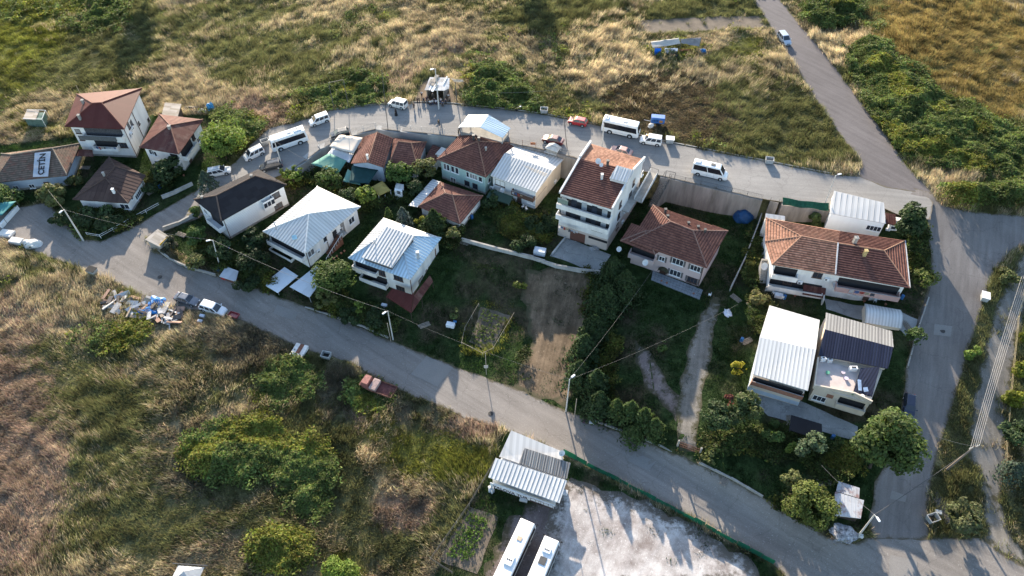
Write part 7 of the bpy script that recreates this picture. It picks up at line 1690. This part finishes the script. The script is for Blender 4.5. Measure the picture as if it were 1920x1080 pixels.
    T('shrub','small light green shrub under the sparse pale tree',1478,835,14,2.2,LG,'bush',cat='shrub')
    T('tree','olive tree at the end of the right hand verge',1805,972,40,5.5,(.09,.10,.045),'loose',dens=1.2)
    T('shrub','bright shrub on the verge of the side road',1824,662,17,2.6,LG,'bush',cat='shrub')
    T('shrub','light shrub on the verge near the top of the gravel track',1890,520,20,2.4,OG,'bush',cat='shrub')
    T('bush','bright rounded bush at the right edge, upper one',1917,690,19,3,(.14,.15,.02),'bush',cat='bush')
    T('bush','bright rounded bush at the right edge, lower one',1907,745,20,3,(.14,.15,.02),'bush',cat='bush')
    T('tree','dark olive tree at the right edge below the bright bushes',1905,810,28,4,DG,'round')
    T('spruce','grey green spruce at the right edge near the bottom',1905,880,30,4.5,BG,'cone')
    T('bush','small bright bush at the right frame edge high up',1921,628,10,2.4,(.14,.15,.02),'bush',cat='bush')
    T('shrub','round light shrub on the lawn above the earth track',973,535,13,2,(.12,.14,.03),'bush',cat='shrub')
    T('bush','dark broad bush in front of the white gable house on the right',1015,418,25,2.6,(.03,.048,.018),'bush',cat='bush')
    T('bush','dark bush at the left edge of the tall block driveway',1042,415,24,3.2,(.03,.048,.018),'bush',cat='bush')
    T('bush','dark bush between mint house and dark green awning',922,372,20,2.8,(.03,.048,.018),'bush',cat='bush')
    T('bush','dark bush in the middle of the lawn behind the pale wall',985,455,24,2.2,(.03,.048,.018),'bush',cat='bush')
    T('shrub','green shrub left of the white shed',1532,408,18,3.2,(.07,.09,.03),'bush',cat='shrub')
    T('shrub','yellow weed clump along the duplex garden wall',1410,490,16,1.8,(.16,.15,.04),'loose',cat='shrub')
    T('shrub','dry shrub at the lower end of the boundary wall',1425,560,20,2,(.14,.13,.05),'bush',cat='shrub')
    T('shrub','leafy shrub beside the vegetable bed',855,590,11,1.8,(.09,.11,.04),'loose',cat='shrub')
    T('bush','light green bush at the bottom edge of the field',640,1068,36,2.6,(.12,.17,.03),'bush',cat='bush')
    T('shrub','young dark plant on the lawn of the pink house',1245,650,14,1.6,MG,'loose',cat='shrub')
trees()

# ------------------------------------------------------------------ small things
def at(o, p): o.location = p; return o
def tent(label, pts, mat, name='tarp', posts=True, sag=.35, cat='tarp', N_=6):
    # cloth stretched between four corners, sagging
    A, Bv, C, D = pts; o0 = (A+Bv+C+D)/4; t = thing(name, label, cat, Vector((o0.x,o0.y,float(h(o0.x,o0.y))))); r0 = t.location.copy(); bm = B(); g = []
    for i in range(N_+1):
        row = []
        for j in range(N_+1):
            s, u = i/N_, j/N_; p = A.lerp(Bv, s).lerp(D.lerp(C, s), u); p = p-Vector((0,0,sag*16*s*(1-s)*u*(1-u)*.6+.06*math.sin(i*2.3+j*1.7)*(s*(1-s)*4))); row.append(bm.verts.new(p-r0))
        g.append(row)
    for i in range(N_):
        for j in range(N_): bm.faces.new((g[i][j], g[i+1][j], g[i+1][j+1], g[i][j+1]))
    bmesh.ops.recalc_face_normals(bm, faces=bm.faces); bmesh.ops.solidify(bm, geom=bm.faces[:], thickness=.015); put(bm, 'cloth', mat, t, True)
    if posts:
        for p in pts: bm = B(); z = float(h(p.x, p.y)); tube(bm, [Vector((p.x,p.y,z-.2))-r0, p-r0], .04, 5); put(bm, 'post', STEEL, t)
    return t
def misc():
    tent('cream fabric canopy stretched beside the gable cottage', [P(617,275,4.4), P(663,288,4.2), P(680,258,5.0), P(637,252,4.8)], plain('cream_cloth', (.60,.52,.43), .85, .1, 1))
    tent('white crumpled canopy below the cream one', [P(612,291,3.0), P(655,305,3.0), P(663,289,3.4), P(623,277,3.4)], plain('white_cloth', (.66,.66,.67), .85, .1, 1), sag=.5)
    tent('large teal green tarp above the paved yard', [P(583,307,3.2), P(634,326,2.8), P(650,301,3.4), P(617,287,3.6)], plain('teal_cloth', (.10,.25,.20), .8, .15, 1))
    tent('dark green shade net against the gable cottage', [P(655,342,2.6), P(692,344,2.6), P(709,318,3.0), P(660,310,3.2)], plain('dark_green_net', (.018,.06,.06), .85, .2, 1))
    tent('small pale green tarp hanging in front of the dark net', [P(643,340,2.2), P(676,347,2.2), P(668,325,2.6), P(652,317,2.8)], plain('pale_green_cloth', (.15,.30,.24), .8, .15, 1))
    tent('teal tarp at the left frame edge by the gate wall', [P(-12,402,2.2), P(3,404,2.2), P(30,377,2.6), P(-10,381,2.6)], plain('teal_blue_cloth', (.05,.20,.20), .8, .15, 1))
    # yellow gazebo
    c = P(715,352,2.5); b = Vector((c.x,c.y,0)); t = thing('gazebo', 'small yellow pyramid topped gazebo in the garden', 'gazebo', b); bm = B(); cs = [P(697.5,350,2.2)-b, P(710,366.5,2.2)-b, P(732,356,2.2)-b, P(717,339,2.2)-b]; ap = P(714.5,347.5,3.0)-b
    vs = [bm.verts.new(p) for p in cs]; a_ = bm.verts.new(ap)
    for k in range(4): bm.faces.new((vs[k], vs[(k+1)%4], a_))
    v2 = [bm.verts.new(p-Vector((0,0,.22))) for p in cs]
    for k in range(4): bm.faces.new((v2[k], v2[(k+1)%4], vs[(k+1)%4], vs[k]))
    bmesh.ops.solidify(bm, geom=bm.faces[:], thickness=.02); put(bm, 'canopy', plain('yellow_cloth', (.58,.47,.16), .8, .1, 2), t)
    for p in cs: bm = B(); tube(bm, [(p.x,p.y,0), p], .04, 5); put(bm, 'post', WHITEP, t)
    # street shelter
    z0 = itN(818,195).z; E = {'a': P(796,168.5,z0+2.6), 'b': P(833,169.5,z0+2.6), 'e': P(842,165.5,z0+2.6), 'c': P(843,146,z0+3.1), 'd': P(806,144.5,z0+3.1)}
    H = House('street_shelter', 'open fronted shelter with a ragged white board roof full of people', 'shelter', z0-.1, inset([E['a'],E['b'],E['c'],E['d']], .3))
    H.roof(E, ['abecd'], uvmat('ragged_roof', [(.42,.39,.36),(.6,.57,.54),(.68,.66,.64)], .8,.8,.8,.6, patchcol=(.16,.14,.13)), thick=.1)
    for p in H.foot: bm = B(); tube(bm, [(p.x,p.y,z0-.2),(p.x,p.y,z0+2.6)], .08, 6); H.add('post', bm, WOODP)
    A, Bv, tt, nn = H.edge(2); bm = B(); m_ = (A+Bv)/2; obox(bm, Vector((m_.x,m_.y,z0+1.4)), tt*(Bv-A).length/2, nn*.06, Vector((0,0,1.6))); H.add('back_wall', bm, WALLB)
    for i_ in (1, 3):
        A, Bv, tt, nn = H.edge(i_); bm = B(); m_ = (A+Bv)/2; obox(bm, Vector((m_.x,m_.y,z0+1.2)), tt*((Bv-A).length/2-.1), nn*.05, Vector((0,0,1.4))); H.add('side_wall', bm, CONCD)
    rg = random.Random(4); n_ = (E['b']-E['a']).cross(E['d']-E['a']).normalized(); n_ = n_ if n_.z > 0 else -n_
    for k in range(9):
        s, u = rg.uniform(.06,.9), rg.uniform(.06,.94); p = E['a'].lerp(E['b'], s).lerp(E['d'].lerp(E['c'], s), u)+n_*(.08+.012*k); bm = B(); d1 = (E['d']-E['a']).normalized(); d1 = (d1+(E['b']-E['a']).normalized()*rg.uniform(-.15,.15)).normalized(); d2 = n_.cross(d1)
        obox(bm, Vector((0,0,0)), d1*rg.uniform(.5,1.3), d2*rg.uniform(.08,.4), n_*.03); o = link('loose_board', bm, [WHITEP, plain('board_tan', (.4,.33,.26), .85, .3, 3), STEEL][k % 3]); at(o, p); tag(o, ['white board lying loose on the ragged shelter roof','tan board lying loose on the ragged shelter roof','dark sheet lying loose on the ragged shelter roof'][k % 3], 'board', 'loose boards on the shelter roof')
    # bins and planters on the streets
    def bin_(label, px, py, fn, rz, lid=None, grp='waste containers by the roads'):
        c = fn(px, py)+Vector((0,0,.05)); t = thing('waste_container', label, 'container', c, grp, rz); bm = B(); w1, w2 = .68, .8
        lo = [bm.verts.new((sx*w1, sy*.5, .15)) for sx, sy in ((-1,-1),(1,-1),(1,1),(-1,1))]; hi = [bm.verts.new((sx*w2, sy*.62, 1.15)) for sx, sy in ((-1,-1),(1,-1),(1,1),(-1,1))]
        ih = [bm.verts.new((v.co.x*.9, v.co.y*.88, 1.15)) for v in hi]; il = [bm.verts.new((v.co.x*.9, v.co.y*.88, .3)) for v in lo]
        for k in range(4):
            j = (k+1)%4; bm.faces.new((lo[k],lo[j],hi[j],hi[k])); bm.faces.new((hi[k],hi[j],ih[j],ih[k])); bm.faces.new((ih[k],ih[j],il[j],il[k]))
        bm.faces.new(lo[::-1]); bm.faces.new(il); put(bm, 'tub', plain('galvanised', (.38,.39,.39), .6, .3, 2), t)
        bm = B(); box(bm, -.6,.6,-.45,.45,.303,.5); put(bm, 'rubbish', DARKV, t)
        for sx in (-.55,.55):
            for sy in (-.38,.38): bm = B(); tube(bm, [(sx,sy-.04,.09),(sx,sy+.04,.09)], .09, 8); put(bm, 'wheel', RUBBER, t)
        if lid: bm = B(); box(bm, -.85,.85,-.66,.66,1.153,1.24); put(bm, 'lid', lid, t)
        return t
    PL = plain('lid_white', (.66,.66,.65), .5, .1, 2)
    bin_('open grey container on the street edge between motorbike and red hatchback', 1020,212,itN,-.1)
    bin_('container with a white lid right of the white van by the midibus', 1255,268,itN,-.15, PL)
    bin_('open grey container on the field edge right of the driving minibus', 1441,306,itN,-.2)
    bin_('open grey container behind the left hand midibus', 498,271,itN,.5)
    bin_('container with a black lid on the left verge of the lower road', 176,513,itS,-.3, RUBBER)
    bin_('open pale container on the verge between box trailer and flatbed lorry', 613,671,itS,-.25)
    bin_('container on the right hand verge by the olive tree', 1745,976,itS,.3)
    bin_('open container among scraps at the corner of the right hand verge', 1843,562,itS,1.2, PL)
    # white chunks at the left edge
    for lab, x, y, sx, sy, sz, rz in (('flat white slab at the left edge of the yard', 14,440,1.4,.9,.5,-.2), ('white tarped box between the slab and the white covered heap', 34,456,1.3,.7,.9,-.2)):
        c = itS(x,y); bm = B(); box(bm, -sx,sx,-sy,sy,0,sz); bmesh.ops.bevel(bm, geom=bm.edges[:], offset=.1, segments=2, affect='EDGES'); bmesh.ops.rotate(bm, verts=bm.verts, matrix=Matrix.Rotation(rz,3,'Z')); tag(at(link('covered_box', bm, plain('dusty_white', (.62,.60,.56), .8, .2, 1)), c+Vector((0,0,.05))), lab, 'box')
    def heap(name, label, x, y, rx, ry, hz, mat, fn=G, cat='heap', seed=3, n=14, rough=1.0):
        c = fn(x, y); bm = B(); bmesh.ops.create_icosphere(bm, subdivisions=3, radius=1)
        rg = random.Random(seed); ph = [rg.uniform(0,6) for _ in range(6)]
        for v in bm.verts:
            p = v.co.copy(); k = 1+rough*(.22*math.sin(p.x*5+ph[0])*math.sin(p.y*4+ph[1])+.14*math.sin(p.z*7+p.x*6+ph[2])); v.co = Vector((p.x*rx*k, p.y*ry*k, max(-.1,p.z)*hz*k))
        o = link(name, bm, mat, smooth=False); return tag(at(o, c), label, cat)
    heap('covered_heap', 'angular heap under a white tarp at the left yard edge', 61,460,1.7,1.1,1.2, MATS['dusty_white'], itS)
    BL = plain('blue_tarp', (.02,.17,.45), .5, .25, 2, bump=.3)
    heap('blue_tarp', 'blue plastic tarp over the right part of the rubbish heap', 292,568,1.7,1.3,.9, BL, itS, 'tarp', 5)
    heap('blue_tarp', 'blue plastic tarp lying at the front of the rubbish heap', 277,585,1.7,1.0,.7, BL, itS, 'tarp', 8)
    heap('blue_tarp', 'rounded dark blue tarp by the retaining wall behind the pink house', 1393,409,1.9,1.6,2.0, plain('deep_blue_tarp', (.012,.06,.16), .5, .25, 2), itS, 'tarp', 9, rough=.3)
    heap('blue_tarp', 'small sky blue tarp in the backyard of the rusty red house', 397,206,.9,.7,1.9, plain('sky_blue_tarp', (.04,.25,.5), .5, .25, 2), itN, 'tarp', 12)
    heap('scrap_heap', 'dark scrap heap in the backyard of the rusty red house', 360,207,1.9,1.0,.9, plain('scrap_dark', (.06,.06,.065), .8, .7, 3), itN, seed=6)
    heap('scrap_heap', 'pale scrap pile left of the sky blue tarp', 381,210,1.1,.6,.8, plain('scrap_pale', (.4,.37,.33), .8, .5, 3), itN, seed=7)
    heap('straw_heap', 'small straw heap between the boundary wall and the white roof', 1413,572,1.1,.9,.6, plain('straw', (.45,.33,.18), .95, .3, 5, bump=.6), itS, seed=2)
    heap('plastic_sheet', 'crumpled white plastic sheet on the gravel drive verge', 1364,587,.7,.9,.35, plain('plastic_white', (.62,.64,.7), .5, .2, 3), itS, 'sheet', 4)
    heap('rubbish_bag', 'white sacks by the garage of the tall block', 1113,467,1.0,.5,.5, plain('sack_grey', (.34,.34,.35), .8, .4, 4), itS, 'sacks', 3)
    heap('white_sack', 'white sack standing left of the coach office', 921,918,.5,.7,.8, plain('sack_white', (.55,.55,.54), .7, .2, 3), itS, 'sack', 10)
    heap('rubbish_heap', 'white plastic rubbish heap by the corner lamp', 1577,1000,2.2,1.4,.5, plain('rubbish_mix', (.40,.40,.42), .8, .8, 2.2), itS, seed=11)
    heap('rubbish_heap', 'scattered pale rubbish on the verge below the power pole', 1765,948,1.0,2.6,.35, plain('rubbish_dark', (.16,.14,.13), .85, .9, 2.5), itS, seed=13)
    # loose boards and sheets of the roadside rubbish heap
    rg = random.Random(21); cols = [(.42,.40,.38),(.30,.24,.18),(.5,.49,.48),(.12,.10,.09),(.36,.22,.16)]
    names = ['grey','brown','white','black','reddish']
    for k in range(90):
        x, y = rg.uniform(196,345), 0; y = 556+(x-196)*.24+rg.uniform(-10,26); c = itS(x, y); bm = B(); s = rg.uniform(.35,1.3); obox(bm, (0,0,0), (s,0,0), (0,rg.uniform(.1,.5),0), (0,0,rg.uniform(.03,.12)))
        bmesh.ops.rotate(bm, verts=bm.verts, matrix=Matrix.Rotation(rg.uniform(0,6),3,'Z') @ Matrix.Rotation(rg.uniform(-.5,.5),3,'X')); q = k % 5
        o = link('scrap_board', bm, plain('scrap_%d' % q, cols[q], .85, .3, 3)); at(o, c+Vector((0,0,rg.uniform(.25,.75)))); tag(o, 'loose %s scrap board thrown on the roadside rubbish heap' % names[q], 'scrap', '%s boards on the rubbish heap' % names[q])
    # left field shack with green back, top right field camp
    c = itN(75,222); E = {k: itN(x,y)+Vector((0,0,z)) for k,(x,y,z) in dict(a=(52,238,2.2),b=(88,240,2.2),c=(95,224,2.3),d=(60,222,2.3)).items()}
    H = House('field_hut', 'small hut with a worn white roof and green side in the field at far left', 'hut', float(c.z), inset([E[k] for k in 'abcd'], .2)); H.walls(float(c.z)+2.0, plain('hut_green', (.10,.16,.13), .8, .3, 2)); H.roof({'a':E['a'],'b':E['a'].lerp(E['b'],.65),'c':E['d'].lerp(E['c'],.65),'d':E['d']}, ['abcd'], MATS['plank_roof'])
    bm = B()
    for p in (E['b'],E['c']): tube(bm, [Vector((p.x,p.y,c.z)), p+Vector((0,0,.2))], .05, 5)
    bar(bm, E['b']+Vector((0,0,.2)), E['c']+Vector((0,0,.2)), .06,.06); bar(bm, E['a']+Vector((0,0,.1)), E['b']+Vector((0,0,.2)), .06,.06); bar(bm, E['d']+Vector((0,0,.1)), E['c']+Vector((0,0,.2)), .06,.06); H.add('open_frame', bm, WHITEP)
    zc = itN(1260,98).z
    tent('pale grey tarp roof of the field camp, left half', [P(1224,90,zc+2.3), P(1276,82,zc+2.3), P(1273,71,zc+2.9), P(1220,78,zc+2.7)], plain('grey_cloth', (.42,.39,.35), .85, .2, 1), sag=.25)
    tent('dark grey tarp roof of the field camp, right half', [P(1277,81,zc+2.3), P(1311,87,zc+2.1), P(1315,70,zc+2.9), P(1276,73,zc+2.8)], plain('dk_grey_cloth', (.24,.22,.21), .85, .3, 1), sag=.6)
    for lab, x, y, wd, ht, col in (('bright blue plastic curtain at the left end of the field camp',1232,104,1.5,1.9,(.02,.16,.5)), ('pale blue plastic curtain in the middle of the field camp',1257,101,3.0,1.5,(.40,.46,.56)), ('wooden boards under the tarp of the field camp',1285,100,2.8,1.1,(.22,.15,.10))):
        c = itN(x,y); bm = B(); n = 10; up = []; lo = []
        for k in range(n+1): u = -wd+2*wd*k/n; up.append(bm.verts.new((u*.5, .12*math.sin(k*1.9), ht))); lo.append(bm.verts.new((u*.5, .16*math.sin(k*1.9+.4), .05)))
        for k in range(n): bm.faces.new((lo[k],lo[k+1],up[k+1],up[k]))
        bmesh.ops.solidify(bm, geom=bm.faces[:], thickness=.02); tag(at(link('curtain', bm, plain('curtain_%d' % x, col, .7, .15, 2)), c), lab, 'curtain')
    heap('blue_drum', 'small blue bundle right of the field camp', 1318,98,.8,.5,.9, BL, itN, 'bundle', 3); heap('junk', 'dark furniture pile under the field camp', 1262,106,1.8,.6,.7, MATS['scrap_dark'], itN, 'pile', 4)
    # white box and small blue box by the vegetable bed, bench, chairs
    for lab, x, y, s, col in (('white chest on the lawn left of the vegetable bed',845,612,.75,(.68,.7,.72)), ('little blue box beside the white chest',853,604,.3,(.05,.22,.5)), ('white dumped panel on the pale garden wall',1012,476,1.1,(.5,.53,.58)), ('white table in the shaded garden of the duplex',1459,557,.7,(.6,.6,.62)), ('small white chair at the conifer kerb',1109,794,.4,(.6,.6,.6)), ('dark purple box beside the white chair',1097,792,.4,(.07,.04,.06)), ('white bin box at the corner lamp foot',1611,1006,.45,(.6,.6,.6)), ('small white box on the right hand verge',1757,962,.5,(.66,.66,.68)), ('white signboard leaning in the garden below the lean-to',721,575,.55,(.6,.64,.7)), ('white appliance box by the little annex',1664,432,.4,(.6,.62,.65)), ('white scrap panel in the fenced pit by the grey saloon',380,594,.45,(.6,.62,.68)), ('second white scrap panel deeper in the fenced pit',376,604,.45,(.6,.62,.68)), ('white crate near the coach office front',982,938,.6,(.55,.55,.53)), ('grey box beside the coach office right wall',1057,925,.6,(.5,.51,.53))):
        c = G(x,y); bm = B(); box(bm, -s,s,-s*.6,s*.6,.05,s*1.1); bmesh.ops.bevel(bm, geom=bm.edges[:], offset=.04, segments=1, affect='EDGES'); bmesh.ops.rotate(bm, verts=bm.verts, matrix=Matrix.Rotation(-.25,3,'Z')); tag(at(link('box', bm, plain('box_%d_%d' % (x,y), col, .6, .15, 3)), c), lab, 'box')
    # yard clutter
    rg = random.Random(9)
    def barrel(c, m): bm = B(); tube(bm, [(0,0,0),(0,0,.05),(0,0,.45),(0,0,.85),(0,0,.9)], .28, 12); o = link('barrel', bm, m); o.location = c; return o
    def chair(c, m, rz):
        bm = B(); box(bm, -.22,.22,-.22,.22,.41,.45); box(bm, -.24,-.19,-.22,.22,.452,.85)
        for sx in (-.2,.2):
            for sy in (-.2,.2): box(bm, sx-.02,sx+.02,sy-.02,sy+.02,0,.408)
        o = link('garden_chair', bm, m); o.location = c; o.rotation_euler = (0,0,rz); return o
    def planks(c, m, rz):
        bm = B()
        for k in range(7): box(bm, -1.1+.1*rg.random(),1.1-.2*rg.random(),-.5+.15*k,-.37+.15*k,.02+.09*(k%2),.1+.09*(k%2)+.002*k)
        o = link('plank_stack', bm, m); o.location = c; o.rotation_euler = (0,0,rz); return o
    def pot(c, m):
        bm = B(); tube(bm, [(0,0,0),(0,0,.32)], .14, 10, .2); o = link('flower_pot', bm, m); o.location = c; return o
    ZB, ZC, ZW = plain('barrel_blue', (.03,.12,.3), .5, .2, 2), WHITEP, plain('plank_grey', (.26,.22,.18), .9, .3, 3); ZT = plain('pot_clay', (.3,.13,.08), .9, .2, 4)
    for x, y in ((262,338),(300,352),(410,508),(430,470),(570,545),(885,410),(960,385),(1390,640),(1560,822),(1470,560),(1690,560),(690,352)): tag(barrel(G(x,y), ZB), 'blue plastic barrel standing in one of the yards', 'barrel', 'blue barrels in the yards')
    for k, (x, y) in enumerate(((725,372),(718,376),(738,370),(980,390),(987,394),(1450,552),(1466,560),(1330,555),(455,480),(640,585),(660,588),(1500,790),(1510,795),(1640,566),(100,352))): tag(chair(G(x,y), ZC, k*1.3), 'white garden chair left outside in one of the yards', 'chair', 'white garden chairs in the yards')
    for k, (x, y) in enumerate(((160,315),(285,360),(590,300),(870,455),(1400,640),(1480,790),(1380,560),(1545,905),(1360,900),(1700,610),(340,440),(795,610))): tag(planks(G(x,y), ZW, k*.9), 'weathered grey plank stack lying on the ground of a yard', 'planks', 'plank stacks in the yards')
    for k, (x, y) in enumerate(((590,508),(594,506),(598,504),(602,502),(626,486),(632,482),(640,476),(646,472),(1240,528),(1250,532),(1300,552),(1448,546),(1490,556),(1620,566),(1660,572),(230,398),(262,376),(345,330))): tag(pot(G(x,y), ZT), 'clay flower pot standing along a house wall', 'flower pot', 'clay flower pots by the houses')
    # crops: rows of the two beds
    def crop(label, quad, nr, nk, col, hh, grp):
        Q = [itS(*p) for p in quad]
        for i in range(nr):
            for j in range(nk):
                s, u = (i+.5)/nr, (j+.5)/nk; p = Q[0].lerp(Q[1], s).lerp(Q[3].lerp(Q[2], s), u); rg2 = np.random.default_rng(i*31+j); n = 16
                if rg2.random() < .12: continue
                c = rg2.normal(0,.16,(n,3)); c[:,2] = np.abs(c[:,2])*hh*2+.08; nr_ = rg2.normal(0,1,(n,3)); u_ = np.cross(nr_, rg2.normal(0,1,(n,3))); u_ /= np.linalg.norm(u_,axis=1,keepdims=True); w_ = np.cross(nr_,u_); w_ /= np.linalg.norm(w_,axis=1,keepdims=True)
                V = np.stack([c-u_*.17, c-w_*.09, c+u_*.17, c+w_*.09],1); C = np.array(col)[None]*rg2.uniform(.6,1.4,(n,1)); o = npmesh('crop_plant', V.reshape(-1,3), 4, np.repeat(C[:,None],4,1).reshape(-1,3), LEAF); o.location = (p.x+rg2.normal(0,.1), p.y+rg2.normal(0,.1), p.z); tag(o, label, 'crop plant', grp)
    crop('leafy crop plant in the fenced bed beside the coach lot', [(882,960),(918,975),(885,1055),(835,1040)], 6, 13, (.09,.15,.03), .7, 'crop plants beside the coach lot')
    crop('small crop plant in the vegetable bed in the lawn', [(905,580),(952,596),(915,655),(882,640)], 7, 9, (.08,.11,.03), .5, 'plants in the lawn vegetable bed')
    sheet('vegetable_bed', [(902,574),(957,592),(917,660),(880,641)], M_PLGH, .04, itS, hS, jit=.2, seed=77)
    sheet('crop_bed', [(880,950),(935,970),(895,1075),(822,1050)], M_PLGH, .04, itS, hS, jit=.3, seed=78)
    # white van roof corner at the bottom edge
    c = itS(352,1090); t = thing('field_tent', 'white pointed tent top with dark frame at the bottom edge of the field', 'tent', c); bm = B(); a_ = bm.verts.new((0,.6,2.2)); vs = [bm.verts.new(p) for p in ((-2,-1.5,1.5),(1.8,-1.5,1.5),(2.4,1.4,1.5),(-1.3,1.7,1.5))]
    for k in range(4): bm.faces.new((vs[k], vs[(k+1)%4], a_))
    bmesh.ops.solidify(bm, geom=bm.faces[:], thickness=.03); put(bm, 'canopy', PW, t); bm = B()
    for p in ((-2,-1.5),(1.8,-1.5),(2.4,1.4),(-1.3,1.7)): tube(bm, [(p[0],p[1],0),(p[0],p[1],1.5)], .05, 5)
    bar(bm, (-2.1,1.9,1.6),(2.8,1.6,1.6), .12,.1); put(bm, 'frame', STEEL, t)
misc()
scatter()
